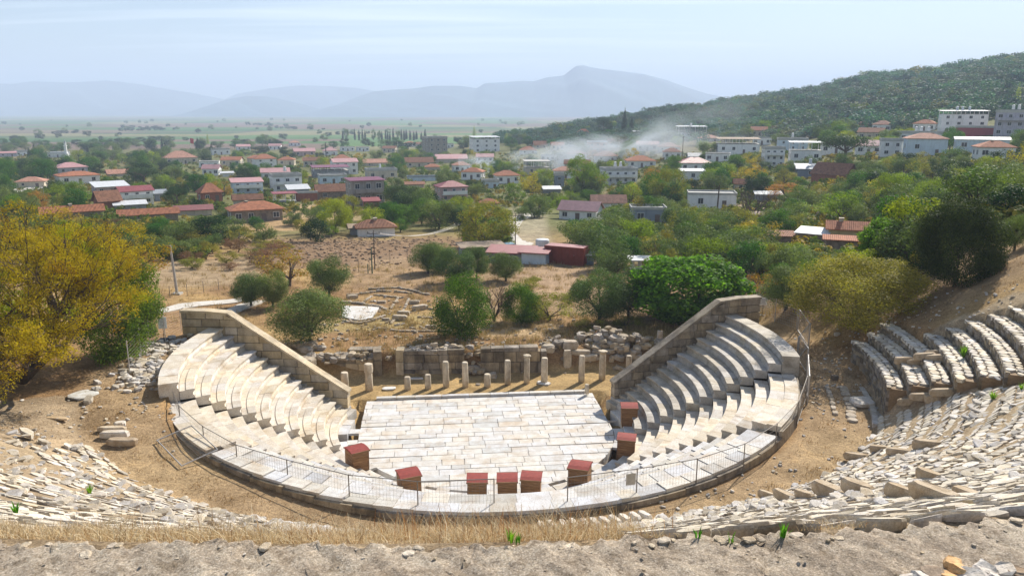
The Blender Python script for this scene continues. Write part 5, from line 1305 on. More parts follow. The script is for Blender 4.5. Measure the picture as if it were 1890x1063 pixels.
H(507, 548, 374, 362, 356, 'canopy', 'crimson', 'grey', 'open carport with crimson roof', 8, 1, 0, opn=.85, cat='carport')
H(585, 646, 368, 353, 340, 'gable', 'oldtile', 'stone', 'long old stone house with mossy tiles', 5, 1, 2, dr=.5)
H(545, 586, 371, 357, 355, 'flat', 'slab', 'brick', 'red brick yard building left of the old stone house', 4, 1, 0, dr=.3)
H(645, 716, 378, 334, 329, 'shed', 'plum', 'concrete', 'unfinished two storey house with plum roof', 14, 2, 3, balc=1, dr=.8)
H(672, 702, 384, 372, 366, 'shed', 'crimson', 'brick', 'red shed at the foot of the unfinished house', 10, 1, 0)
H(590, 643, 340, 326, 322, 'flat', 'slab', 'blue', 'blue grey flat house behind the old stone house', 8, 1, 3)
H(614, 664, 322, 300, 293, 'gable', 'pink', 'white', 'tall white house with pale pink roof', 12, 2, 3)
H(578, 646, 327, 316, 307, 'canopy', 'plum', 'grey', 'terrace house under a plum canopy', 6, 1, 2)
H(618, 648, 299, 293, 286, 'hip', 'tile', 'cream', 'tiled house behind the tall white one', 8, 1, 2)
H(677, 736, 332, 316, 311, 'flat', 'slab', 'cream', 'beige block with flat roof', 8, 1, 3, tank=1)
H(808, 869, 372, 346, 334, 'hip', 'crimson', 'pink', 'pink two storey house with red hip roof', 16, 2, 3, dr=.8, balc=1)
H(786, 832, 290, 256, 252, 'flat', 'slab', 'concrete', 'tall bare concrete tower block', 24, 4, 3, dr=.8, opn=0, cat='building')
H(870, 926, 282, 258, 253, 'canopy', 'white', 'white', 'white three storey house with flat canopy roof', 12, 3, 3)
H(660, 731, 437, 421, 405, 'hip', 'oldtile', 'white', 'white cottage with tile roof below the ploughed field edge', 6, 1, 3, chim=1, dr=.55)
H(647, 668, 434, 424, 418, 'shed', 'tan', 'grey', 'lean to shed on the left of the white cottage', 5, 1, 0)
H(748, 800, 309, 300, 291, 'gable', 'oldtile', 'cream', 'long house with old brown tiles left of the tower', 4, 1, 3, dr=.5)
H(805, 863, 300, 294, 286, 'shed', 'pink', 'cream', 'long low shed with pink roof under the tower', 4, 1, 0, dr=.4)
H(670, 716, 307, 301, 294, 'gable', 'pinktile', 'cream', 'low tiled roof behind the beige block', 6, 1, 2)
H(785, 814, 314, 309, 303, 'hip', 'tile', 'cream', 'small house with orange roof below the tower', 6, 1, 2)
H(543, 583, 288, 280, 274, 'gable', 'pink', 'pink', 'far pinkish house left of the pylon', 6, 1, 3)
H(597, 624, 287, 279, 273, 'hip', 'pink', 'white', 'far white house right of the pylon', 6, 1, 2)
H(748, 784, 347, 341, 336, 'gable', 'oldtile', 'cream', 'low tiled sheds left of the pink house', 5, 1, 0)
H(752, 808, 334, 328, 325, 'flat', 'grey', 'blue', 'row of pale blue sheds behind the pink house', 3, 1, 0, dr=.35)
H(914, 963, 339, 325, 315, 'hip', 'tile', 'white', 'white house with red roof just under the smoke', 12, 1, 3, chim=1)
H(890, 922, 348, 337, 331, 'flat', 'slab', 'blue', 'pale blue annexe left of the white house under the smoke', 8, 1, 2)
H(888, 921, 388, 376, 367, 'hip', 'tile', 'grey', 'small house with rusty tiles behind the autumn tree', 8, 1, 1)
H(1025, 1106, 407, 388, 371, 'gable', 'pink', 'white', 'white prefab house with pale pink gable roof', -18, 1, 3, dr=.6)
H(1092, 1156, 383, 374, 360, 'gable', 'pinktile', 'white', 'white house with faded orange roof behind the grey block', 6, 1, 2, dr=.5)
H(1163, 1231, 414, 387, 380, 'flat', 'slab', 'slate', 'dark grey block with flat parapet roof', 6, 1, 2, dr=.8)
H(1269, 1359, 386, 360, 354, 'flat', 'slab', 'white', 'long white house with flat roof and two windows', 5, 1, 2, dr=.6)
H(1112, 1182, 339, 316, 308, 'flat', 'slab', 'white', 'grey white two storey house full of balconies', 16, 2, 4, tank=2, balc=1)
H(1156, 1213, 309, 298, 288, 'hip', 'tile', 'white', 'white house with red hip roof right of the smoke', 10, 1, 3)
H(1252, 1316, 316, 302, 291, 'hip', 'crimson', 'white', 'white house with crimson hip roof', 8, 1, 3, chim=1)
H(1256, 1302, 333, 317, 313, 'shed', 'white', 'white', 'white shed with bright metal roof', 8, 1, 1)
H(968, 1016, 322, 310, 297, 'canopy', 'slab', 'cream', 'unfinished house with open frame in the smoke', 8, 1, 2)
H(1063, 1093, 257, 248, 239, 'hip', 'tile', 'cream', 'house with tile roof left of the cypresses', 8, 1, 2)
H(1170, 1208, 254, 247, 243, 'canopy', 'white', 'white', 'house with white canopy right of the cypresses', 6, 1, 2)
H(1250, 1305, 258, 246, 234, 'canopy', 'white', 'white', 'tall pale house with white canopy roof on the slope', 8, 2, 3, tank=1)
H(1085, 1122, 281, 264, 259, 'flat', 'white', 'pink', 'pink and white block behind the smoke', 8, 2, 3)
H(1324, 1402, 285, 267, 256, 'canopy', 'tan', 'white', 'long pale house with brown canopy', 6, 1, 4)
H(1098, 1142, 298, 289, 279, 'hip', 'pinktile', 'white', 'house with faded roof veiled by smoke', 8, 1, 2)
H(960, 992, 285, 278, 271, 'hip', 'tile', 'white', 'small house with rust tiles right of the white three storey', 6, 1, 2)
H(985, 1012, 274, 268, 261, 'gable', 'oldtile', 'cream', 'house with stepped brown roofs on the rise', 12, 1, 2)
H(1023, 1042, 348, 325, 319, 'flat', 'slab', 'slate', 'narrow blue grey block left of the willow', 8, 2, 1)
H(1003, 1036, 357, 350, 345, 'shed', 'white', 'grey', 'low shed with white roof left of the willow', 8, 1, 0)
H(1355, 1379, 353, 339, 331, 'gable', 'tile', 'cream', 'narrow tiled house right of the long white one', 10, 1, 1)
H(1215, 1255, 280, 272, 264, 'hip', 'pinktile', 'white', 'pale house with tile roof below the white canopy', 6, 1, 3)
H(1290, 1330, 262, 256, 250, 'hip', 'pinktile', 'white', 'low house with faded tiles right of the white canopy', 6, 1, 2)
H(1270, 1295, 296, 289, 283, 'gable', 'grey', 'white', 'small white gabled house above the crimson hip roof', 12, 1, 1)
H(1330, 1362, 208, 207, 205.5, 'canopy', 'white', 'white', 'lone white roof on the wooded hill', 6, 1, 0, tmin=200)
H(1408, 1449, 308, 277, 264, 'flat', 'slab', 'white', 'white balcony block with red upper walls', 14, 3, 3, balc=1)
H(1458, 1516, 300, 279, 263, 'canopy', 'white', 'white', 'white house with roof terrace left of the big pine', 8, 1, 3)
H(1436, 1490, 278, 260, 254, 'flat', 'slab', 'blue', 'pale blue block behind the roof terrace house', 6, 2, 3, tank=1)
H(1488, 1567, 334, 322, 301, 'gable', 'oldtile', 'brick', 'big gabled barn with dull red roof', -28, 1, 0, dr=.7, cat='barn')
H(1470, 1520, 327, 313, 304, 'shed', 'grey', 'slate', 'grey blue annexe left of the red gabled barn', 8, 1, 1, tank=1)
H(1625, 1665, 289, 262, 257, 'flat', 'slab', 'white', 'unfinished white frame house right of the pine', 8, 2, 2)
H(1673, 1746, 288, 258, 247, 'hip', 'pinktile', 'blue', 'large pale blue house with tile hip roof', 10, 1, 2, dr=.7, chim=1)
H(1660, 1742, 262, 248, 243, 'flat', 'slab', 'white', 'long flat white block behind the large blue house', 4, 1, 4, tank=3, dr=.4)
H(1738, 1818, 246, 213, 206, 'canopy', 'grey', 'white', 'big three storey house with glazed floors and flat canopy', 8, 3, 4, tank=3)
H(1835, 1905, 252, 210, 204, 'flat', 'slab', 'lilac', 'tall grey and red house at the right edge', -8, 3, 4, tank=3, balc=1)
H(1770, 1868, 250, 237, 234, 'flat', 'slab', 'crimson', 'long terrace wall painted red below the tall houses', 2, 1, 0, dr=.3)
H(1767, 1856, 280, 259, 254, 'gable', 'white', 'blue', 'low pale blue house with shallow white gable', 6, 1, 3, dr=.5)
H(1648, 1680, 236, 229, 222, 'hip', 'pinktile', 'cream', 'small tiled house on the slope right of centre', 8, 1, 2)
H(1578, 1608, 238, 232, 226, 'hip', 'pinktile', 'white', 'small tiled house above the pine', 8, 1, 2)
H(1452, 1492, 252, 246, 239, 'hip', 'tile', 'white', 'red tiled house above the pale blue block', 8, 1, 3)
H(1530, 1615, 440, 426, 411, 'gable', 'tile', 'yellow', 'yellow farmhouse with striped tile roof', 3, 1, 2, dr=.55, chim=1)
H(1525, 1597, 462, 452, 447, 'shed', 'tile', 'stone', 'low farm shed with narrow tiled roof', 3, 1, 0, dr=.25)
H(1420, 1464, 452, 444, 436, 'shed', 'oldtile', 'stone', 'tumbledown tiled shed left of the farmhouse', 10, 1, 0, dr=.6)
H(1468, 1526, 448, 438, 428, 'shed', 'white', 'stone', 'shed under a blue white sheet beside the farmhouse', -14, 1, 0, dr=.7)
H(1395, 1442, 369, 361, 356, 'shed', 'grey', 'grey', 'dark shed with grey roof on the dry bank', 6, 1, 0)
H(1388, 1412, 408, 401, 397, 'shed', 'tan', 'stone', 'tiny dark hut on the dry bank', 6, 1, 0)
# sheds by the lane
H(850, 935, 472, 461, 454, 'shed', 'tan', 'grey', 'brown roofed shed behind the olives', 14, 1, 0, dr=.5, cat='shed', name='shed')
H(897, 984, 484, 474, 463, 'shed', 'crimson', 'grey', 'long shed with dull red roof by the olives', -12, 1, 0, dr=.5, cat='shed', name='shed')
H(958, 1011, 488, 467, 459, 'shed', 'crimson', 'blue', 'pale blue cabin with red roof', -16, 1, 2, dr=.6, cat='cabin', name='cabin')
H(1063, 1097, 489, 471, 467, 'shed', 'slab', 'slate', 'small dark hut with light roof right of the container', 6, 1, 0, dr=.6, cat='shed', name='shed')
H(1165, 1200, 502, 488, 482, 'canopy', 'white', 'stone', 'open shelter with white sheet roof by the fig tree', 8, 1, 0, opn=.9, cat='shelter', name='shelter')
rf_ = random.Random(31); nf = 0; tr_ = 0
while nf < 34 and tr_ < 600:
    tr_ += 1
    if nf < 26: px_ = rf_.uniform(380, 1330); yb_ = rf_.uniform(268, 335)
    else: px_ = rf_.uniform(1400, 1880); yb_ = rf_.uniform(240, 300)
    q_ = hit(px_, yb_, 100); wd_ = rf_.uniform(8, 12)*F/q_.y
    if any((q_-h_[4]).length < h_[5]+9 for h_ in HOUSES) or any(h_[0]-wd_*.5 < px_ < h_[1]+wd_*.5 and abs(yb_-h_[2]) < 14 for h_ in HOUSES): continue
    hs_ = min(HOUSES, key=lambda h_: (q_-h_[4]).length); dx_, dy_ = q_.x-hs_[4].x, q_.y-hs_[4].y
    rel_ = ('right of' if dx_ > 0 else 'left of') if abs(dx_) > abs(dy_)*.8 else ('behind' if dy_ > 0 else 'in front of')
    rf2, rc2, wc2, nm2 = rf_.choice([('hip', 'tile', 'white', 'white house, orange roof,'), ('gable', 'tile', 'cream', 'cream house, orange roof,'), ('hip', 'pinktile', 'white', 'white house, pale tile roof,'), ('gable', 'oldtile', 'cream', 'cream house, brown roof,'), ('flat', 'slab', 'white', 'white flat house'), ('gable', 'pink', 'white', 'white house, pink roof,')])
    m_ = F/q_.y; lb_ = ' '.join((nm2+' '+rel_+' the '+hs_[6]).split()[:16])
    if any(h_[6] == lb_ for h_ in HOUSES): continue
    H(px_-wd_/2, px_+wd_/2, yb_, yb_-3.1*m_, yb_-(4.9 if rf2 != 'flat' else 3.5)*m_, rf2, rc2, wc2, lb_, rf_.uniform(-16, 18), 1, 3, chim=rf_.random() < .4); nf += 1
# shipping container
def container():
    q = hit(1046, 486); q = Vector((q.x, q.y, float(ground(q.x, q.y)))); m = q.y/F; root = empty('shipping_container', q, R(-26), 'rust red shipping container with doors ajar beside the pale blue cabin', 'container')
    L, D, Hh = 5.6, 2.3, 2.4; mb = MB(); mb.box((0, 0, Hh/2), (L-.1, D-.1, Hh-.05))
    for i in range(26):
        x = -L/2+.2+i*(L-.4)/25
        for s in (-1, 1): mb.box((x, s*(D/2-.03), Hh/2), (.12, .07, Hh-.3), 0, (.8, .8, .8))
    mb.build('body', M['container'], root); mb = MB()
    for s in (-1, 1):
        for t in (-1, 1): mb.box((s*(L/2-.06), t*(D/2-.06), Hh/2), (.14, .14, Hh))
        mb.box((0, s*(D/2-.05), Hh-.06), (L-.3, .12, .12)); mb.box((0, s*(D/2-.05), .08), (L-.3, .12, .14))
    mb.build('frame', M['container'], root); mb = MB(); mb.box((0, 0, Hh+.01), (L-.05, D-.05, .06)); mb.build('roof', RC['crimson'], root)
    for s in (-1, 1): mb = MB(); mb.box((L/2+.02, s*.58, Hh/2), (.06, 1.1, Hh-.35)); mb.build('door', M['container'], root)
M['container'] = flat_mat('rust_red_paint', (.30, .06, .035), .6, .25, 1.5, usev=True); container()
q = hit(1001, 470); mb = MB(); mb.lathe([(.95, 0), (1.0, .1), (1.0, 1.7), (.9, 1.85), (.3, 1.95)], 20); mb.box((0, 0, -.2), (2.1, 2.1, .5)); o = mb.build('water_tank', RC['white'], smooth=False); o.location = q+Vector((0, 0, .4)); tag(o, 'white water tank between the cabin and the container', 'water tank')
# minaret, flag, poles
def minaret():
    q = hit(123, 291, 200); m = q.y/F; h = (291-259)*m*1.0; root = empty('minaret', q, 0, 'slender white minaret with pointed cap on the edge of the plain', 'minaret')
    mb = MB(); mb.lathe([(1.5, 0), (1.4, h*.25), (.95, h*.3), (.9, h*.62), (1.3, h*.64), (1.3, h*.67), (.8, h*.675), (.75, h*.82)], 12); mb.build('shaft', WC['white'], root); mb = MB(); mb.lathe([(.85, h*.82), (.05, h)], 12); mb.build('cap', RC['grey'], root)
minaret()
q = hit(353, 284, 200); root = empty('flagpole', q, 0, 'red flag on a tall pole above the village trees', 'flag'); h = (284-256)*q.y/F; mb = MB(); mb.tube([(0, 0, 0), (0, 0, h)], .12); mb.build('pole', M['light_steel'], root)
mb = MB(); mb.add([(0.1, 0, h), (2.6, .3, h-.6), (2.4, .2, h-4.5), (.1, 0, h-4), (0.1, .05, h), (2.6, .35, h-.6), (2.4, .25, h-4.5), (.1, .05, h-4)], [(0, 1, 2, 3), (7, 6, 5, 4), (0, 4, 5, 1), (1, 5, 6, 2), (2, 6, 7, 3)]); mb.build('flag', flat_mat('red_cloth', (.5, .02, .03), .8, .1), root)
def pole(px, py, top, rad, label, mat='concrete', kind='plain', lean=0.0, tmin=20, name='utility_pole'):
    q = hit(px, py, tmin); h = at_y(px, top, q.y).z-q.z; root = empty(name, q, 0, label, 'pole'); root.rotation_euler = (0, lean, 0)
    mb = MB(); mb.tube([(0, 0, -.3), (0, 0, h*.5), (0, 0, h)], [rad*1.25, rad, rad*.75], 8); mb.build('pole', M[mat], root)
    if kind == 'lamp': mb = MB(); mb.box((-.18, 0, h-.12), (.5, .28, .22)); mb.build('lamp_head', M['dark'], root); mb = MB(); mb.box((0, 0, .0), (.9, .9, .3)); mb.build('base', M['concrete'], root)
    if kind == 'cross': mb = MB(); mb.box((0, 0, h-.4), (1.6, .1, .1)); [mb.lathe([(.04, 0), (.05, .15), (.02, .2)], 6, (x, 0, h-.35)) for x in (-.7, 0, .7)]; mb.build('crossarm', M['dark'], root)
    if kind == 'cams': mb = MB(); mb.box((-.3, 0, h-.3), (.5, .15, .15)); mb.box((.2, -.1, h-.8), (.35, .15, .2)); mb.build('camera_heads', M['dark'], root); mb = MB(); mb.tube([(-.5, 0, 0), (-.5, 0, 1.2)], .06); mb.build('short_post', M[mat], root)
    return root, q+Vector((0, 0, h))
M['green_paint'] = flat_mat('green_paint', (.05, .12, .07), .5, .15)
pole(327, 543, 453, .13, 'leaning grey concrete lamp pole by the left path', kind='lamp', lean=R(-2.6))
_, pA = pole(687, 505, 456, .07, 'green steel mast with cameras beside the wire fence', 'green_paint', 'cams')
_, pB = pole(692, 497, 425, .06, 'thin wooden pole right behind the green mast', 'bark', 'cross')
_, pC = pole(1322, 410, 342, .16, 'dark leaning wooden pole in front of the long white house', 'bark', 'plain', R(1.5))
pole(864, 456, 437, .05, 'short white lamp post left of the autumn tree', 'light_steel', 'lamp', tmin=60)
pole(951, 452, 394, .08, 'thin pole by the lane left of the pale prefab house', 'bark', 'cross')
_, pD = pole(602, 290, 263, .3, 'tall dark mast in the far village', 'dark', 'cross', tmin=100)
pole(735, 300, 262, .12, 'thin mast behind the beige block', 'light_steel', 'plain', tmin=100); pole(1259, 300, 252, .12, 'thin pole in the smoky part of the village', 'bark', 'cross', tmin=100)
pole(83, 375, 345, .08, 'thin pale pole left of the long stable', 'concrete', 'cross', tmin=60); pole(1106, 380, 365, .08, 'short pole right of the prefab house', 'bark', 'plain', tmin=60)
mb = MB()
def cable(a, b, sag, r=.02):
    mb.tube([a+(b-a)*t+Vector((0, 0, -sag*4*t*(1-t))) for t in np.linspace(0, 1, 14)], r, 3, cap=False)
e = at_y(846, 413, 150)
for k in (-.5, 0, .5): cable(pB+Vector((k, 0, -.3)), e+Vector((k, 0, 0)), 1.2, .022)
cable(pB+Vector((0, 0, -.3)), at_y(450, 455, 105), 1.0, .02)
o = mb.build('cables', M['light_steel']); tag(o, 'thin power cables running from the wooden pole across the field', 'cables')
# cars
def car(px, py, rz, c, label, tmin=60, sc=1.0):
    q = hit(px, py, tmin); root = empty('parked_car', q, R(rz), label, 'car'); root.scale = (sc,)*3
    pr = [(-2.1, .3), (2.1, .3), (2.15, .7), (1.9, .85), (1.05, .95), (.5, 1.4), (-1.2, 1.42), (-1.8, .98), (-2.1, .9)]
    mb = MB(); v = [(x, -.82, z) for x, z in pr]+[(x, .82, z) for x, z in pr]; n_ = len(pr)
    mb.add(v, [tuple(range(n_)), tuple(range(2*n_-1, n_-1, -1))]+[(i, n_+i, n_+(i+1) % n_, (i+1) % n_) for i in range(n_)]); mb.build('body', flat_mat('car_paint', c, .25, .05), root)
    mb = MB(); 
    for s in (-1, 1): mb.box((-.35, s*.83, 1.17), (1.5, .02, .34))
    mb.box((.82, 0, 1.17), (.03, 1.3, .3), tilt=(0, R(-38))); mb.build('windows', M['glass'], root)
    for x in (-1.3, 1.3):
        for s in (-1, 1):
            mb = MB(); v = []; 
            for j in range(14): a = j*math.pi/7; v.append((x+.33*math.cos(a), s*.86, .33+.33*math.sin(a)))
            v += [(p[0], s*.66, p[2]) for p in v]; mb.add(v, [tuple(range(14)), tuple(range(27, 13, -1))]+[(i, 14+i, 14+(i+1) % 14, (i+1) % 14) for i in range(14)]); mb.build('wheel', M['dark'], root)
car(14, 349, 60, (.7, .7, .72), 'white car at the left edge of the pale street')
car(72, 343, 10, (.75, .76, .78), 'white car parked right of the small tiled house')
car(420, 355, 80, (.05, .06, .08), 'black car parked between the brick house and the pale blue one')
car(941, 466, 20, (.30, .45, .55), 'light blue car by the brown roofed shed')
# ================================================================ TREES
def crown(seed, n_lobes, n_leaf, leaf, shape='round', cols=((1, 1, 1),), spread=.62, lobe=(.22, .36), zc=.58, zr=.42, low=.12, droop=0.0, tri=False, gap=.0, leaf_asp=1.7, fill=.25):
    """unit crown: height 1, radius about .5 ; returns V, Q, C arrays"""
    g = np.random.default_rng(seed); L = []
    for i in range(n_lobes):
        th_ = g.uniform(0, 2*np.pi); ct = g.uniform(-1, 1); st = math.sqrt(1-ct*ct); k = g.uniform(.45, 1)**.5
        if shape == 'round': p = np.array([st*math.cos(th_)*.5*k*spread*1.35, st*math.sin(th_)*.5*k*spread*1.35, zc+ct*zr*k*spread*1.35]); s_ = g.uniform(*lobe)*.5
        elif shape == 'umbrella': p = np.array([math.cos(th_)*.42*math.sqrt(g.random()), math.sin(th_)*.42*math.sqrt(g.random()), 0]); p[2] = .78-.75*(p[0]**2+p[1]**2)+g.uniform(-.12, .04); s_ = g.uniform(.08, .15)
        elif shape == 'column': z = g.random(); rr = .5*(1-z)**.75*min(1, .25+z*5)*.75; p = np.array([math.cos(th_)*rr*.6, math.sin(th_)*rr*.6, .04+z*.94]); s_ = max(.03, rr*.55)
        elif shape == 'bush': p = np.array([st*math.cos(th_)*.34*k, st*math.sin(th_)*.34*k, .38+ct*.26*k]); s_ = g.uniform(*lobe)*.5
        elif shape == 'cone': z = g.random()**1.3; rr = .42*(1-z*.8); p = np.array([math.cos(th_)*rr*.7*k, math.sin(th_)*rr*.7*k, .1+z*.78]); s_ = g.uniform(.10, .17)
        L.append((*p, s_, g.uniform(.72, 1.25)))
    L = np.array(L); w = L[:, 3]**2; idx = g.choice(len(L), n_leaf, p=w/w.sum())
    d = g.normal(size=(n_leaf, 3)); d /= np.linalg.norm(d, axis=1, keepdims=True)
    rad = L[idx, 3]*np.where(g.random(n_leaf) < fill, g.uniform(.2, 1, n_leaf), g.uniform(.8, 1.12, n_leaf))
    sz = np.array([1, 1, .82 if shape in ('round', 'bush', 'umbrella') else 1.6])
    P = L[idx, :3]+d*rad[:, None]*sz
    P[:, 2] -= droop*g.random(n_leaf)*L[idx, 3]
    ok = P[:, 2] > low
    P, d, idx = P[ok], d[ok], idx[ok]; m = len(P)
    nrm = d*1.0+g.normal(size=(m, 3))*.42+np.array([0, 0, .15]); nrm /= np.linalg.norm(nrm, axis=1, keepdims=True)
    a = np.cross(nrm, g.normal(size=(m, 3))); a /= np.linalg.norm(a, axis=1, keepdims=True); b = np.cross(nrm, a)
    s1 = leaf*g.uniform(.6, 1.35, m)[:, None]; s2 = s1/leaf_asp
    if tri:
        V = np.stack([P-a*s1*.5-b*s2*.6, P+a*s1*.5, P-a*s1*.4+b*s2*.6], 1).reshape(-1, 3); Q = np.arange(m*3).reshape(m, 3); k = 3
    else:
        V = np.stack([P-a*s1*.5, P+b*s2*.5, P+a*s1*.5, P-b*s2*.5], 1).reshape(-1, 3); Q = np.arange(m*4).reshape(m, 4); k = 4
    cc = np.array(cols)[g.integers(0, len(cols), m)]*(g.uniform(.75, 1.25, m)*L[idx, 4])[:, None]
    return V, Q, np.repeat(cc, k, 0), L
def trunk_mesh(L, seed, th0=.035, base=.12, nb=7, name='trunk', fork=.30, mat=None, gnarl=.02, n=7):
    r = random.Random(seed); mb = MB(); top = Vector((r.uniform(-.03, .03), r.uniform(-.03, .03), fork))
    pts = [Vector((0, 0, -.06)), Vector((r.uniform(-gnarl, gnarl), r.uniform(-gnarl, gnarl), fork*.5)), top]
    mb.tube(pts, [th0*1.35, th0, th0*.85], n)
    sel = sorted(range(len(L)), key=lambda i: L[i][2])[::max(1, len(L)//nb)][:nb]
    for i in sel:
        e = Vector(L[i][:3]); mid = top+(e-top)*.5+Vector((r.uniform(-.05, .05), r.uniform(-.05, .05), -.02+r.uniform(0, .05)))
        mb.tube([top-Vector((0, 0, .02)), mid, e], [th0*.6, th0*.38, th0*.12], 5)
        for k in range(2):
            e2 = e+Vector((r.uniform(-.12, .12), r.uniform(-.12, .12), r.uniform(-.02, .12))); mb.tube([mid, e2], [th0*.25, th0*.06], 4)
    return mb.mesh(name, mat or M['bark'])
SP = {}
def species(key, mat, n_lobes, n_leaf, leaf, nvar=3, th0=.035, fork=.3, nb=7, bark=None, **kw):
    vs = []
    for v in range(nvar):
        V, Q, C_, L = crown(hash_(key)+v, n_lobes, n_leaf, leaf, **kw)
        vs.append((fastmesh('crown', V, Q, mat, C_), trunk_mesh(L, v+3, th0, nb=nb, fork=fork, mat=bark or M['bark'])))
    SP[key] = vs
def hash_(s): return sum(ord(c)*(i+3) for i, c in enumerate(s)) % 9973
LM = {}
for k, c, tr in (('hill', (.07, .15, .135), .3), ('olive', (.12, .168, .055), .24), ('green', (.055, .135, .018), .34), ('dark', (.022, .055, .012), .18), ('fig', (.09, .21, .02), .42), ('midgreen', (.105, .17, .03), .35), ('yellow', (.42, .31, .02), .33), ('lime', (.19, .25, .02), .38), ('orange', (.38, .22, .05), .38), ('khaki', (.25, .235, .05), .35),  # hill leaves are tinted blue: distance haze put into their colour
                 ('pine', (.045, .09, .028), .15), ('cypress', (.022, .045, .02), .1), ('brown', (.20, .12, .075), .2), ('autumn', (.22, .21, .035), .4), ('juniper', (.065, .085, .028), .2), ('poplar', (.24, .30, .08), .4)):
    LM[k] = leaf_mat('leaves_'+k, c, tr)
W1 = ((1, 1, 1), (1.15, 1.1, .9), (.85, .9, .9))
species('olive', LM['olive'], 36, 26000, .026, 4, .032, .2, lobe=(.30, .44), spread=.64, zc=.55, zr=.46, fill=.12, cols=((1, 1, 1), (1.2, 1.2, 1.15), (.75, .8, .75)), leaf_asp=2.2)
species('olive_far', LM['olive'], 24, 4600, .042, 3, .03, .15, lobe=(.30, .44), spread=.64, zc=.5, zr=.5, low=.03, fill=.12, cols=W1)
species('green_far', LM['green'], 26, 4400, .042, 3, .03, .2, lobe=(.28, .42), spread=.66, cols=W1)
species('green', LM['green'], 50, 17000, .028, 2, .025, .15, lobe=(.24, .38), spread=.7, zc=.5, zr=.5, low=.02, fill=.12, cols=W1)
species('dark_far', LM['dark'], 26, 4600, .04, 2, .03, .15, zc=.52, zr=.48, low=.03, lobe=(.28, .42), spread=.64, cols=W1, fill=.15)
species('dark', LM['dark'], 50, 20000, .026, 2, .025, .1, lobe=(.24, .38), spread=.7, zc=.48, zr=.52, low=.01, cols=W1, fill=.15)
species('fig', LM['fig'], 110, 24000, .034, 1, .015, .08, lobe=(.20, .30), spread=.72, fill=.1, zc=.5, zr=.5, low=.02, cols=((1, 1, 1), (1.3, 1.25, .9), (.7, .8, .8)), leaf_asp=1.25)
species('yellow_far', LM['yellow'], 18, 1500, .045, 2, .03, .25, lobe=(.25, .4), spread=.68, cols=W1)
species('lime_far', LM['lime'], 26, 3600, .04, 3, .03, .25, lobe=(.22, .38), spread=.7, cols=W1)
species('lime', LM['lime'], 40, 12000, .028, 2, .03, .22, lobe=(.2, .34), spread=.74, cols=W1)
species('orange_far', LM['orange'], 22, 2400, .038, 2, .035, .2, lobe=(.22, .38), spread=.7, cols=((1, 1, 1), (1.1, .8, .8), (.8, 1, 1)))
species('khaki_far', LM['khaki'], 24, 3500, .036, 3, .03, .15, lobe=(.22, .36), spread=.7, zc=.5, zr=.46, low=.03, cols=W1)
species('khaki_bush', LM['khaki'], 70, 50000, .017, 1, .02, .1, lobe=(.22, .38), spread=.75, zc=.46, zr=.5, low=.0, cols=((1, 1, 1), (1.25, 1.15, .9), (.7, .75, .7)), fill=.4)
species('autumn', LM['autumn'], 48, 14000, .022, 1, .03, .2, lobe=(.18, .32), spread=.74, cols=((1, 1, 1), (1.3, 1.05, .7), (.65, .85, .8)))
species('pine', LM['pine'], 46, 5200, .028, 2, .03, .45, shape='umbrella', low=.3, cols=W1, fill=.2)
species('cypress', LM['cypress'], 60, 2600, .05, 2, .02, .1, shape='column', low=.02, cols=W1)
species('poplar', LM['poplar'], 40, 1300, .05, 1, .02, .2, shape='column', low=.1, cols=W1)
species('juniper', LM['juniper'], 130, 80000, .019, 1, .012, .06, lobe=(.20, .32), spread=.72, zc=.47, zr=.5, low=.0, cols=((1, 1, 1), (1.3, 1.2, .7), (.7, .8, .8)), fill=.1)
species('dark_bush', LM['green'], 46, 24000, .026, 2, .02, .1, shape='bush', low=.0, lobe=(.20, .46), cols=((1, 1, 1), (1.2, 1.1, .9), (.6, .7, .7)), fill=.12)
species('shrub_cone', LM['green'], 70, 26000, .024, 2, .02, .08, shape='cone', low=.0, cols=((1, 1, 1), (1.2, 1.1, .9), (.6, .7, .7)), fill=.3)
species('shrub_round', LM['green'], 60, 26000, .024, 2, .02, .06, zc=.44, zr=.52, spread=.68, low=.0, lobe=(.16, .46), cols=((1, 1, 1), (1.2, 1.1, .9), (.6, .7, .7)), fill=.3)
species('mid_bush', LM['midgreen'], 60, 30000, .022, 1, .02, .08, zc=.46, zr=.52, spread=.68, low=.0, lobe=(.22, .40), cols=((1, 1, 1), (1.2, 1.1, .9), (.6, .75, .7)), fill=.2)
species('bush_brown', LM['brown'], 20, 2600, .03, 2, .02, .1, shape='bush', low=.0, cols=((1, 1, 1), (1.3, 1.1, .8), (.8, .8, .9)))
species('bush_green', LM['khaki'], 20, 3000, .036, 2, .02, .1, shape='bush', low=.0, cols=W1)
species('leafy_bush', LM['green'], 22, 3200, .045, 2, .02, .1, shape='bush', low=.0, lobe=(.3, .45), cols=W1)
def bare_mesh(seed, n_=90):
    r = random.Random(seed); mb = MB()
    def br(p, d, L_, rad, dep):
        e = p+d*L_; mb.tube([p, (p+e)/2+Vector((r.uniform(-1, 1), r.uniform(-1, 1), 0))*L_*.08, e], [rad, rad*.8, rad*.6], 4, cap=False)
        if dep == 0: return
        for k in range(3 if dep > 1 else 4):
            nd = (d+Vector((r.uniform(-1, 1), r.uniform(-1, 1), r.uniform(-.15, .6)))*.75).normalized(); br(e if k else (p+e)/2, nd, L_*r.uniform(.6, .85), rad*.55, dep-1)
    for k in range(4): br(Vector((0, 0, 0)), Vector((r.uniform(-.5, .5), r.uniform(-.5, .5), 1)).normalized(), .27, .02, 4)
    return mb.mesh('branches', M['bare'])
M['bare'] = flat_mat('bare_twigs', (.13, .085, .075), .9, .3, 4)
SP['bare'] = [(None, bare_mesh(1)), (None, bare_mesh(2))]
TREES = []; _tc = {}
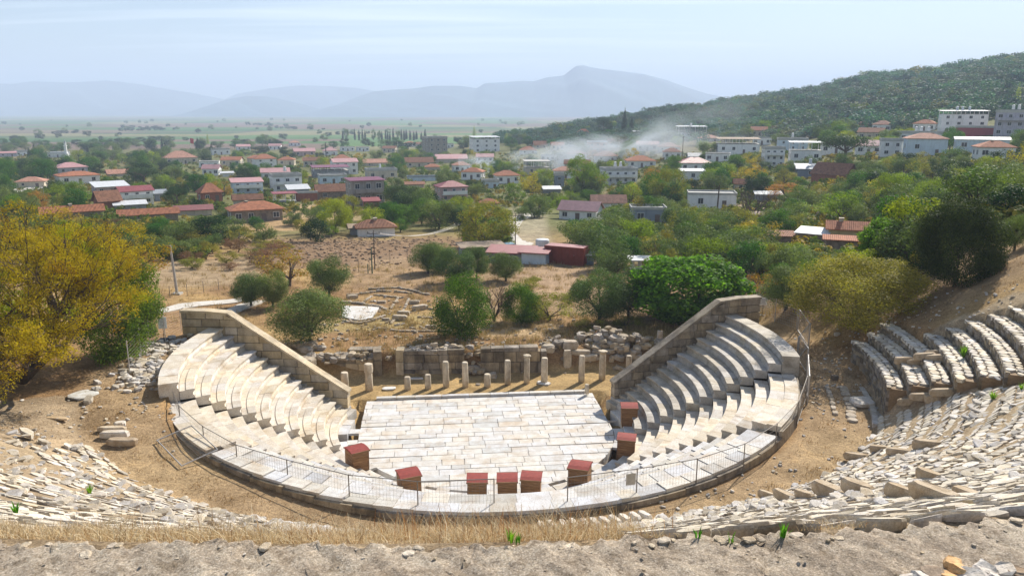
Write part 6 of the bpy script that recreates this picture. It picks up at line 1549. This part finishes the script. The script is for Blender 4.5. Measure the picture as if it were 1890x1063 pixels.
DESC = {'shrub': 'shrub', 'mid': 'green bush', 'olive': 'olive tree', 'green': 'leafy green tree', 'dark': 'dark dense tree', 'fig': 'bright green fig tree', 'yellow': 'yellow leaved tree', 'lime': 'yellow green tree', 'orange': 'orange brown tree', 'khaki': 'khaki green shrub', 'autumn': 'green tree turning gold', 'pine': 'umbrella pine', 'cypress': 'dark narrow cypress', 'poplar': 'pale poplar', 'juniper': 'dark green juniper', 'bush': 'bush', 'bare': 'leafless tree', 'leafy': 'green bush'}
CATS = {'shrub': 'shrub', 'bush': 'bush', 'leafy': 'bush', 'khaki': 'shrub', 'olive': 'olive tree', 'pine': 'pine tree', 'cypress': 'cypress', 'fig': 'fig tree', 'poplar': 'poplar', 'juniper': 'juniper', 'bare': 'bare tree', 'yellow': 'autumn tree', 'orange': 'autumn tree', 'autumn': 'autumn tree', 'lime': 'autumn tree'}
NAMES = {'shrub': 'shrub', 'green': 'broadleaf_tree', 'dark': 'broadleaf_tree', 'yellow': 'autumn_tree', 'lime': 'autumn_tree', 'orange': 'autumn_tree', 'autumn': 'autumn_tree', 'olive': 'olive_tree', 'pine': 'pine_tree', 'cypress': 'cypress_tree', 'fig': 'fig_tree', 'poplar': 'poplar_tree', 'bush': 'bush', 'leafy': 'bush', 'khaki': 'shrub', 'juniper': 'juniper_tree', 'bare': 'bare_tree'}
def tree(sp, px, yb, wpx, hpx, label=None, tmin=40, group=None, Q_=None, parts=True):
    fam = sp.split('_')[0]; q = hit(px, yb, tmin) if Q_ is None else Q_; m = q.y/F
    w, h = wpx*m, hpx*m; k = _tc.get(sp, 0); _tc[sp] = k+1; cm, tm = SP[sp][k % len(SP[sp])]
    root = empty(NAMES.get(fam, 'tree'), q, (k*2.399) % 6.28, label, CATS.get(fam, 'broadleaf tree'), group)
    f = (1.06 if fam not in ('cypress', 'poplar') else 1.1)
    sc = (w*f, w*f, h*1.04)
    for nm, me in (('crown', cm), ('trunk' if cm else 'branches', tm)):
        if me is None: continue
        o = obj(nm, me, root); o.scale = sc
    TREES.append((px, yb, wpx, hpx, q, fam, root)); return root
T = tree
# the olives and shrubs around the dig
T('olive', 464, 566, 66, 62, 'olive tree beside the bend of the paved path, left of a pair'); T('olive', 503, 566, 62, 66, 'olive tree beside the bend of the paved path, right of a pair')
T('olive', 607, 548, 74, 74, 'olive tree with a visible trunk behind the marble floor')
T('olive', 572, 636, 128, 100, 'large olive tree on an earth mound behind the left seating wall')
T('olive', 790, 505, 62, 58, 'olive tree at the far left of the clump by the ploughed field'); T('olive', 812, 500, 60, 52, 'olive tree at the back of the clump by the ploughed field'); T('olive', 838, 524, 76, 62, 'roundest olive tree in the clump by the ploughed field', ); T('olive', 880, 514, 52, 58, 'olive tree left of the red roofed sheds'); T('olive', 934, 519, 56, 52, 'olive tree in front of the red roofed sheds')
T('shrub_round', 850, 620, 100, 122, 'dark bushy tree right of the dig', ); T('bare', 912, 594, 90, 88, 'leafless purple brown tree right of the dark bushy one'); T('shrub_round', 962, 596, 72, 76, 'dark green shrub right of the leafless tree'); T('khaki_far', 1015, 592, 84, 56, 'dry khaki shrub in front of the bare earth yard')
T('olive', 1105, 598, 100, 98, 'olive tree left of the fig tree'); T('olive', 1158, 590, 76, 92, 'olive tree touching the left side of the fig tree')
T('fig', 1267, 592, 204, 118, 'huge bright green fig tree behind the right seating wall')
T('khaki_far', 1155, 606, 60, 30, 'low straw coloured shrub under the olive left of the fig'); T('khaki_far', 1090, 612, 60, 26, 'low dry shrub at the foot of the olive left of the fig')
T('orange_far', 1400, 560, 60, 56, 'orange brown shrub right of the fig tree'); T('olive', 1450, 572, 88, 78, 'olive bush behind the sign at the right'); T('olive', 1490, 545, 60, 70, 'taller olive bush behind the sign at the right')
T('khaki_bush', 1580, 600, 215, 128, 'wide golden green shrub beside the brown slope'); T('juniper', 1764, 524, 140, 162, 'massive dark juniper on the edge of the brown slope'); T('dark', 1690, 520, 40, 60, 'small dark shrub left of the massive juniper')
T('olive', 1872, 462, 60, 66, 'olive green tree at the right edge above the slope'); T('fig', 1640, 480, 96, 72, 'bright green round tree right of the yellow farmhouse'); T('fig', 1690, 505, 36, 40, 'small bright green bush left of the massive juniper')
# left side
T('orange_far', 533, 528, 100, 70, 'orange brown tree behind the twin olives'); T('orange_far', 262, 530, 92, 66, 'low orange brown tree left of the lamp pole'); T('yellow_far', 204, 490, 36, 46, 'small yellow tree left of the low orange brown one'); T('yellow_far', 128, 420, 50, 40)
T('dark_far', 394, 452, 74, 56, 'dark round tree among the shrubs left of the stone house field'); T('dark_far', 584, 447, 56, 46, 'dark round tree left of the white cottage'); T('lime', 620, 432, 56, 62, 'yellow green tree behind the dark one left of the white cottage'); T('autumn', 645, 412, 52, 50, 'tree turning rusty behind the yellow green one'); T('olive_far', 488, 447, 48, 36, 'olive tree below the large stone house'); T('olive_far', 545, 417, 26, 28)
T('lime_far', 641, 424, 26, 24); T('autumn', 900, 458, 112, 84, 'big tree turning gold left of the lane'); T('pine', 742, 387, 66, 52, 'round dark pine right of the unfinished house'); T('dark_far', 706, 412, 40, 40); T('dark_far', 728, 420, 34, 40); T('pine', 265, 342, 64, 36, 'round dark pine above the white sheet roof'); T('pine', 328, 382, 42, 42, 'dark round pine right of the grey roofed shed'); T('lime_far', 305, 352, 36, 28)
T('lime', 1073, 362, 56, 66, 'tall bright willow in the middle of the village'); T('lime_far', 1098, 362, 44, 48); T('autumn', 1232, 384, 66, 72, 'golden green tree left of the long white house'); T('green_far', 1210, 380, 56, 60); T('green_far', 1350, 322, 44, 34); T('green_far', 1322, 345, 52, 44); T('green_far', 1240, 385, 40, 44)
T('pine', 1556, 312, 96, 70, 'great umbrella pine on the right slope'); T('lime_far', 460, 440, 0.1, 0.1) if False else None
T('bare', 1388, 408, 80, 72, 'large leafless tree right of the leaning wooden pole'); T('yellow_far', 1165, 372, 26, 34); T('lime_far', 1002, 348, 40, 36); T('brown_t', 0, 0, 0, 0) if False else None
T('bush_brown', 987, 346, 38, 26, 'brown bush in front of the willow'); T('lime', 1645, 402, 76, 78, 'pale yellow green tree above the juniper, left one'); T('lime', 1722, 402, 76, 64, 'bright yellow green tree behind the juniper'); T('lime_far', 1500, 412, 100, 36); T('khaki_far', 1450, 420, 110, 30); T('yellow_far', 1400, 452, 90, 46); T('lime_far', 1380, 465, 70, 50)
T('green_far', 1560, 398, 56, 44); T('orange_far', 1450, 372, 64, 34); T('yellow_far', 1885, 330, 60, 70, 'yellow tree at the right edge of the village slope'); T('dark_far', 1765, 345, 66, 50); T('dark_far', 1855, 318, 60, 42)
T('cypress', 1152, 254, 16, 52, 'tallest narrow cypress of the pair at the hill foot', tmin=150); T('cypress', 1165, 254, 15, 37, 'shorter cypress of the pair at the hill foot', tmin=150); T('dark_far', 1115, 258, 28, 42, 'broad dark tree left of the cypress pair', tmin=150)
T('cypress', 64, 287, 9, 22, 'taller dark cypress at the far left', tmin=150); T('cypress', 54, 289, 8, 17, 'shorter dark cypress at the far left', tmin=150); T('cypress', 162, 285, 9, 17, 'single cypress right of the minaret', tmin=150); T('cypress', 300, 280, 9, 24, 'left cypress behind the terracotta hall', tmin=150); T('cypress', 306, 282, 8, 20, 'right cypress behind the terracotta hall', tmin=150); T('cypress', 366, 280, 13, 26, 'ragged conifer right of the red flag', tmin=150); T('cypress', 391, 282, 8, 18, 'thin cypress right of the ragged conifer', tmin=150)
T('poplar', 384, 268, 8, 22, 'pale poplar beyond the red flag', tmin=150); T('poplar', 875, 256, 12, 24, 'poplar behind the white three storey house', tmin=150); T('poplar', 1876, 200, 18, 44, 'pale poplar above the tall house at the right edge', tmin=150); T('poplar', 935, 262, 12, 18, 'pale poplar at the foot of the wooded hill', tmin=150); T('poplar', 28, 320, 14, 26, 'pale green poplar among the village trees at far left', tmin=60)
ORDW = 'first second third fourth fifth sixth seventh eighth ninth tenth eleventh twelfth thirteenth fourteenth fifteenth sixteenth seventeenth last'.split()
for i in range(22):
    px = [633, 655, 663, 669, 674, 705, 712, 716, 720, 726, 741, 746, 750, 757, 764, 769, 778, 785, 640, 690, 700, 735][i]
    T('cypress' if i < 18 else 'olive_far', px, 258+(i % 3), 8 if i > 10 else 6, 15+(i*7) % 8, (ORDW[i]+' cypress counted from the left in the hazy row on the plain') if i < 18 else ORDW[i-18]+' small tree counted from the left in the hazy row on the plain', tmin=200, group='cypresses in the row on the plain' if i < 18 else 'small trees in the row on the plain')
# lone trees on the plain: too small to show parts
rs = random.Random(21)
for i in range(95):
    px = rs.uniform(0, 1000); yb = rs.choice([rs.uniform(222, 240), rs.uniform(236, 262), rs.uniform(262, 278)]); w = (yb-205)*.28*rs.uniform(.6, 1.3)
    q = hit(px, yb, 300)
    if float(table(q.x, q.y)) > -9: continue
    o = obj('field_tree', SP['dark_far' if i % 2 else 'olive_far'][i % 2][0]); o.location = q-Vector((0, 0, .5)); m = q.y/F; o.scale = (w*m, w*m, w*.8*m); o.rotation_euler = (0, 0, i)
    tag(o, 'small dark tree standing in the hazy fields of the plain', 'field tree', 'small trees on the plain')
for rw in range(9):
    x0_, y0_ = rs.uniform(0, 900), rs.uniform(226, 272); n2_ = rs.randint(5, 11); sp_ = rs.uniform(7, 13); sl_ = rs.uniform(-.06, .06)
    for j in range(n2_):
        px, yb = x0_+j*sp_*rs.uniform(.8, 1.2), y0_+j*sp_*sl_; q = hit(px, yb, 300); w = (yb-205)*.2*rs.uniform(.7, 1.3)
        if float(table(q.x, q.y)) > -9: continue
        o = obj('field_tree', SP['dark_far'][j % 2][0]); o.location = q-Vector((0, 0, .5)); m = q.y/F; o.scale = (w*m*1.3, w*m*1.3, w*.8*m); o.rotation_euler = (0, 0, j)
        tag(o, 'small dark tree in one of the hedge rows between the hazy fields', 'field tree', 'hedge row trees on the plain')
# everything between the houses: individual trees by region
def scatter(reg, n_, mix, smin, smax, asp, seed, tmin=50):
    r = random.Random(seed); done = 0; tries = 0; x0, x1, y0, y1 = reg
    while done < n_ and tries < n_*25:
        tries += 1; px, yb = r.uniform(x0, x1), r.uniform(y0, y1); s_ = r.uniform(smin, smax); q = hit(px, yb, tmin); w = s_*F/q.y; h = w*r.uniform(*asp); bad = False
        for (a, b, hb, ht, hq, hrad, lb) in HOUSES:
            if (q-hq).length < hrad+s_*.35: bad = True; break
            if q.y < hq.y and a-w*.3 < px < b+w*.3 and yb-h < hb-(hb-ht)*.30 and yb-h < hb and yb > ht: bad = True; break
        if bad: continue
        for t in TREES[-400:]:
            if (q.xy-t[4].xy).length < (s_+t[2]*t[4].y/F)*.36: bad = True; break
        if bad: continue
        tree(r.choice(mix), px, yb, w, h, None, tmin, Q_=q); done += 1
OM = ['olive_far']*6+['green_far']*3+['dark_far']*2+['lime_far']*2+['khaki_far']+['yellow_far']+['orange_far']
scatter((1050, 1480, 405, 515), 62, ['olive_far']*8+['lime_far']+['green_far']+['khaki_far'], 4.0, 6.5, (.75, 1.0), 1)
scatter((1400, 1890, 300, 420), 80, ['olive_far']*8+['lime_far']+['green_far']*2+['khaki_far']*2+['dark_far'], 4.0, 7.0, (.75, 1.05), 2)
scatter((90, 430, 405, 480), 36, ['olive_far']*5+['green_far']+['khaki_far']*2+['bush_brown'], 3.0, 5.0, (.6, .9), 3)
scatter((340, 560, 445, 500), 16, ['bush_brown', 'bush_green', 'khaki_far', 'bush_brown'], 2.4, 4.5, (.45, .65), 4)
scatter((0, 420, 345, 400), 34, OM, 4, 6.5, (.8, 1.1), 5)
scatter((0, 480, 296, 345), 80, ['olive_far']*3+['green_far']*4+['dark_far']*3+['lime_far'], 5, 9, (.8, 1.1), 6)
scatter((480, 900, 296, 360), 70, OM, 4.5, 7.5, (.8, 1.1), 7)
scatter((690, 860, 372, 425), 30, ['green_far']*3+['olive_far']*2+['dark_far']*2+['lime_far'], 4, 6.5, (.85, 1.1), 8)
scatter((860, 1400, 290, 365), 76, OM, 4.5, 7.5, (.8, 1.1), 9)
scatter((940, 1270, 360, 410), 26, ['green_far']*2+['olive_far']*3+['lime_far'], 3.5, 5.5, (.8, 1.0), 10)
scatter((0, 900, 268, 297), 76, ['green_far']*3+['dark_far']*2+['olive_far']*3, 7, 12, (.6, .9), 11, 150)
scatter((930, 1700, 240, 292), 76, ['green_far']*2+['olive_far']*4+['lime_far']+['dark_far'], 6, 9, (.7, 1.0), 12, 100)
scatter((1600, 1890, 250, 300), 30, ['green_far']*2+['olive_far']*3+['lime_far']*2, 5, 8, (.8, 1.1), 13, 100)
scatter((960, 1100, 520, 600), 8, ['bush_green', 'khaki_far'], 1.5, 3.0, (.4, .6), 14)
scatter((470, 760, 395, 440), 14, ['green_far', 'lime_far', 'olive_far', 'bush_green'], 2.5, 4.5, (.7, 1.0), 15)
scatter((1300, 1480, 395, 440), 10, ['bush_brown', 'bush_green', 'lime_far'], 2.5, 4.0, (.5, .7), 16)
scatter((1420, 1690, 455, 540), 24, ['olive_far', 'khaki_far', 'lime_far', 'green_far', 'olive_far'], 3.0, 5.0, (.7, 1.0), 17)
# ---------------------------------------------------------------- the big yellow tree at the left
def big_yellow():
    q = hit(45, 712); q = Vector((q.x, q.y, float(ground(q.x, q.y)))); root = empty('golden_tree', q, 0, 'big golden leaved tree filling the left edge', 'tree')
    g = np.random.default_rng(5); r = random.Random(5); mb = MB(); tips = []
    def br(p, d, L_, rad, dep):
        pts = [p]; dd = d.copy()
        for k in range(4):
            dd = (dd+Vector((r.uniform(-1, 1), r.uniform(-1, 1), r.uniform(-.6, .8)))*.22).normalized(); pts.append(pts[-1]+dd*L_/4)
        mb.tube(pts, [rad*(1-.12*k) for k in range(5)], 6 if dep > 2 else 4, cap=False)
        if dep <= 3: tips.extend(pts[1:])
        if dep == 0: return
        for k in range(4 if dep > 1 else 4):
            b = pts[r.choice([2, 3, 4, 4])]; nd = (dd+Vector((r.uniform(-1, 1), r.uniform(-1, 1), r.uniform(-.65, .75)))*.85).normalized(); br(b, nd, L_*r.uniform(.62, .82), rad*.52, dep-1)
    for k in range(7):
        a = k*.9+r.uniform(-.3, .3); br(Vector((0, 0, .2)), Vector((math.cos(a)*.9, math.sin(a)*.9, r.uniform(.35, 1.3))).normalized(), 2.8, .17, 4)
    mb.build('trunk', M['bark'], root)
    tp = np.array([t[:] for t in tips]); keep = (tp[:, 2] > .5); tp = tp[keep]
    wb = wob(tp[:, 0]*1.0, tp[:, 1]+tp[:, 2]*1.3, .9); tp = tp[wb > -.75]
    n_ = 170000; cen = tp[g.choice(len(tp), 1300)]; cr = g.uniform(.2, .45, 1300); idx = g.choice(1300, n_, p=cr**2/(cr**2).sum())
    dd_ = g.normal(size=(n_, 3)); dd_ /= np.linalg.norm(dd_, axis=1, keepdims=True); P = cen[idx]+dd_*(cr[idx]*g.uniform(.35, 1.15, n_)**.6)[:, None]*np.array([1, 1, .75])
    kk_ = P[:, 2] > .25; dd_ = dd_[kk_]
    P = P[P[:, 2] > .25]; m = len(P)
    nrm = dd_+g.normal(size=(m, 3))*.5; nrm /= np.linalg.norm(nrm, axis=1, keepdims=True); a = np.cross(nrm, g.normal(size=(m, 3))); a /= np.linalg.norm(a, axis=1, keepdims=True); b = np.cross(nrm, a)
    s1 = .07*g.uniform(.6, 1.3, m)[:, None]; s2 = s1*.42
    V = np.stack([P-a*s1*.5, P+b*s2*.5, P+a*s1*.5, P-b*s2*.5], 1).reshape(-1, 3); Q = np.arange(m*4).reshape(m, 4)
    cols = np.array([(1, 1, 1), (1.05, .95, .8), (.62, .85, .8), (.85, .66, .6)])
    cl = wob(P[:, 0]*1.7, P[:, 2]*1.7+P[:, 1], .9, 2)
    ci = np.where(cl > .5, 2, np.where(cl < -.6, 3, g.integers(0, 2, m)))
    cc = cols[ci]*g.uniform(.75, 1.2, m)[:, None]
    obj('crown', fastmesh('crown', V, Q, LM['yellow'], np.repeat(cc, 4, 0)), root)
    root.scale = (1.48, 1.48, 1.38); return root, tp
BY, tp_ = big_yellow()
print('yellow extent', tp_.min(0), tp_.max(0), BY.location)
T('mid_bush', 232, 660, 150, 190, 'dark green tree behind the golden one, left of the wire fence'); T('olive', 262, 640, 60, 80, 'grey green tree between the golden tree and the path'); T('lime_far', 60, 640, 120, 110, 'yellow green shrub behind the golden tree')
# ---------------------------------------------------------------- wooded hill, one mass
g = np.random.default_rng(77)
n_ = 5000; ph = g.uniform(-.02, .80, n_); yy = np.sqrt(g.uniform(330**2, 780**2, n_)); xx = ph*yy
px = ph*1475+945
k = np.ones(n_, bool)
lim = np.interp(px, [900, 940, 1100, 1250, 1400, 1650, 1890, 2100], [620, 600, 470, 420, 385, 345, 335, 330]); k &= yy > lim; k &= (wob(xx, yy, .022, 6)+g.normal(0, .3, n_)) > -.95
xx, yy = xx[k], yy[k]; n_ = len(xx); zz = ground(xx, yy)
Vb, Qb, Cb, _ = crown(5, 14, 280, .09, lobe=(.34, .5), spread=.55, cols=W1, low=.05, tri=True, leaf_asp=1.0)
Vb2, Qb2, Cb2, _ = crown(6, 14, 280, .09, lobe=(.34, .5), spread=.55, cols=W1, low=.05, tri=True, leaf_asp=1.0)
mN = min(len(Vb), len(Vb2))//3*3; Vv = [Vb[:mN], Vb2[:mN]]; Cc = [Cb[:mN], Cb2[:mN]]
sel = g.integers(0, 2, n_); sc = 4.5+6*g.random(n_)**1.6; hs = sc*g.uniform(.7, .95, n_); an = g.uniform(0, 6.28, n_)
B0 = np.stack(Vv)[sel]; x = (B0[..., 0]*np.cos(an)[:, None]-B0[..., 1]*np.sin(an)[:, None])*sc[:, None]*1.15+xx[:, None]; y = (B0[..., 0]*np.sin(an)[:, None]+B0[..., 1]*np.cos(an)[:, None])*sc[:, None]*1.15+yy[:, None]; z = B0[..., 2]*hs[:, None]+zz[:, None]-.8
hue = np.stack([g.uniform(.75, 1.3, n_), g.uniform(.85, 1.15, n_), g.uniform(.7, 1.1, n_)], -1)*g.uniform(.7, 1.25, n_)[:, None]
hue *= (1+.28*wob(xx, yy, .013, 2))[:, None]*np.stack([1+.25*wob(xx, yy, .02, 7), np.ones(n_), np.ones(n_)], -1); dry_ = g.random(n_) < .07; hue[dry_] *= np.array([2.2, 1.3, .8])
V = np.stack([x, y, z], -1).reshape(-1, 3); C_ = (np.stack(Cc)[sel]*hue[:, None, :]).reshape(-1, 3)
o = obj('woodland', fastmesh('woodland', V, np.arange(len(V)).reshape(-1, 3), LM['hill'], C_)); tag(o, 'dense olive and pine scrub covering the hillside at right', 'woodland', kind='stuff')
for px, py, w, h, sp, lb in ((1833, 104, 16, 12, 'dark_far', 'single tree on the skyline at the top right'), (1262, 192, 9, 14, 'cypress', 'small cypress on the skyline of the wooded hill'), (1664, 136, 12, 10, 'dark_far', 'round tree standing out on the hill skyline')): T(sp, px, py+3, w, h, lb, tmin=500)
# low undergrowth between the trees
n_ = 10500; px = g.uniform(0, 1890, n_); py = 285+235*g.random(n_)**1.25
Vb, Qb, Cb, _ = crown(15, 8, 90, .16, shape='bush', lobe=(.3, .5), cols=W1, low=.0, tri=True, leaf_asp=1.3)
PP = []; rs = random.Random(3)
for a, b in zip(px, py):
    if 380 < a < 860 and b > 395: continue
    if b > 480 and not (1400 < a < 1650): continue
    if 940 < a < 1120 and b > 385: continue
    q = hit(a, b, 60); bad = any((q-h[4]).length < h[5]+1.5 for h in HOUSES)
    if not bad: PP.append(q)
PP = np.array([p[:] for p in PP]); n_ = len(PP); sc = g.uniform(1.3, 3.4, n_); an = g.uniform(0, 6.28, n_)
x = (Vb[None, :, 0]*np.cos(an)[:, None]-Vb[None, :, 1]*np.sin(an)[:, None])*sc[:, None]+PP[:, 0:1]; y = (Vb[None, :, 0]*np.sin(an)[:, None]+Vb[None, :, 1]*np.cos(an)[:, None])*sc[:, None]+PP[:, 1:2]; z = Vb[None, :, 2]*sc[:, None]*.8+PP[:, 2:3]-.2
pal_ = np.array([(.6, .75, .8), (.4, .6, .4), (.9, .8, .7), (1.2, .9, .75), (.45, .65, .6), (.35, .5, .4)]); hue = pal_[g.integers(0, 5, n_)]*g.uniform(.7, 1.1, n_)[:, None]
V = np.stack([x, y, z], -1).reshape(-1, 3); C_ = (Cb[None]*hue[:, None, :]).reshape(-1, 3)
o = obj('undergrowth', fastmesh('undergrowth', V, np.arange(len(V)).reshape(-1, 3), LM['khaki'], C_)); tag(o, 'low bushes and weeds between the village trees', 'undergrowth', kind='stuff')
# ---------------------------------------------------------------- labels for the village trees, from what they stand next to
def relate(t):
    px, yb, w, h, q, fam, root = t; best = None
    for hs in HOUSES:
        d = (q-hs[4]).length
        if best is None or d < best[0]: best = (d, hs)
    hs = best[1]; dx = q.x-hs[4].x; dy = q.y-hs[4].y
    if abs(dx) > abs(dy)*.8: rel = 'right of' if dx > 0 else 'left of'
    else: rel = 'behind' if dy > 0 else 'in front of'
    return rel, hs[6], best[0]
used = {}; todo = [t for t in TREES if 'label' not in t[6].keys()]
szs = {}
for t in todo: szs.setdefault(t[5], []).append(t[3]*t[4].y/F)
short = lambda s, n: ' '.join(s.split()[:n])
lst = {}
for t in todo:
    rel, hl, dd = relate(t); h = t[3]*t[4].y/F; a = sorted(szs[t[5]]); f = a.index(h)/max(1, len(a)-1)
    size = 'small ' if f < .33 else ('tall ' if f > .67 else '')
    near = 'close ' if dd < 12 else ('a little way ' if dd < 25 else 'farther off ')
    lst.setdefault(size+DESC[t[5]]+' '+near+rel+' the '+hl, []).append(t)
for lb, ts in lst.items():
    if len(ts) == 1: ts[0][6]['label'] = short(lb, 16); ts[0][6]['group'] = 'trees and bushes around the village'
    else:
        ts.sort(key=lambda t: t[0]); ORD = ['leftmost', 'second', 'third', 'fourth', 'fifth', 'sixth', 'seventh', 'eighth', 'ninth', 'tenth']
        for k, t in enumerate(ts):
            w_ = ['leftmost ', 'rightmost '][k > 0] if len(ts) == 2 else (['leftmost ', 'middle ', 'rightmost '][min(k, 2)] if len(ts) == 3 else ('rightmost ' if k == len(ts)-1 else ORD[min(k, 9)]+(' from left, ' if k else ' ')))
            t[6]['label'] = short(w_+lb, 16); t[6]['group'] = 'trees and bushes around the village' if w_ else 'alike: '+short(lb, 8)
# labels are unique or carry the same group
for o in COL.objects:
    if o.parent is None and o.type in ('MESH', 'EMPTY') and 'label' in o.keys(): used.setdefault(o['label'], []).append(o)
for lb, os_ in used.items():
    if len(os_) == 2 and os_[0].get('group') == 'trees and bushes around the village':
        os_.sort(key=lambda o: o.location.y); os_[0]['label'] = short('nearer '+lb, 16); os_[1]['label'] = short('farther '+lb, 16)
    if len(os_) > 1 and not all('group' in o.keys() for o in os_):
        for o in os_: o['group'] = 'look-alikes'
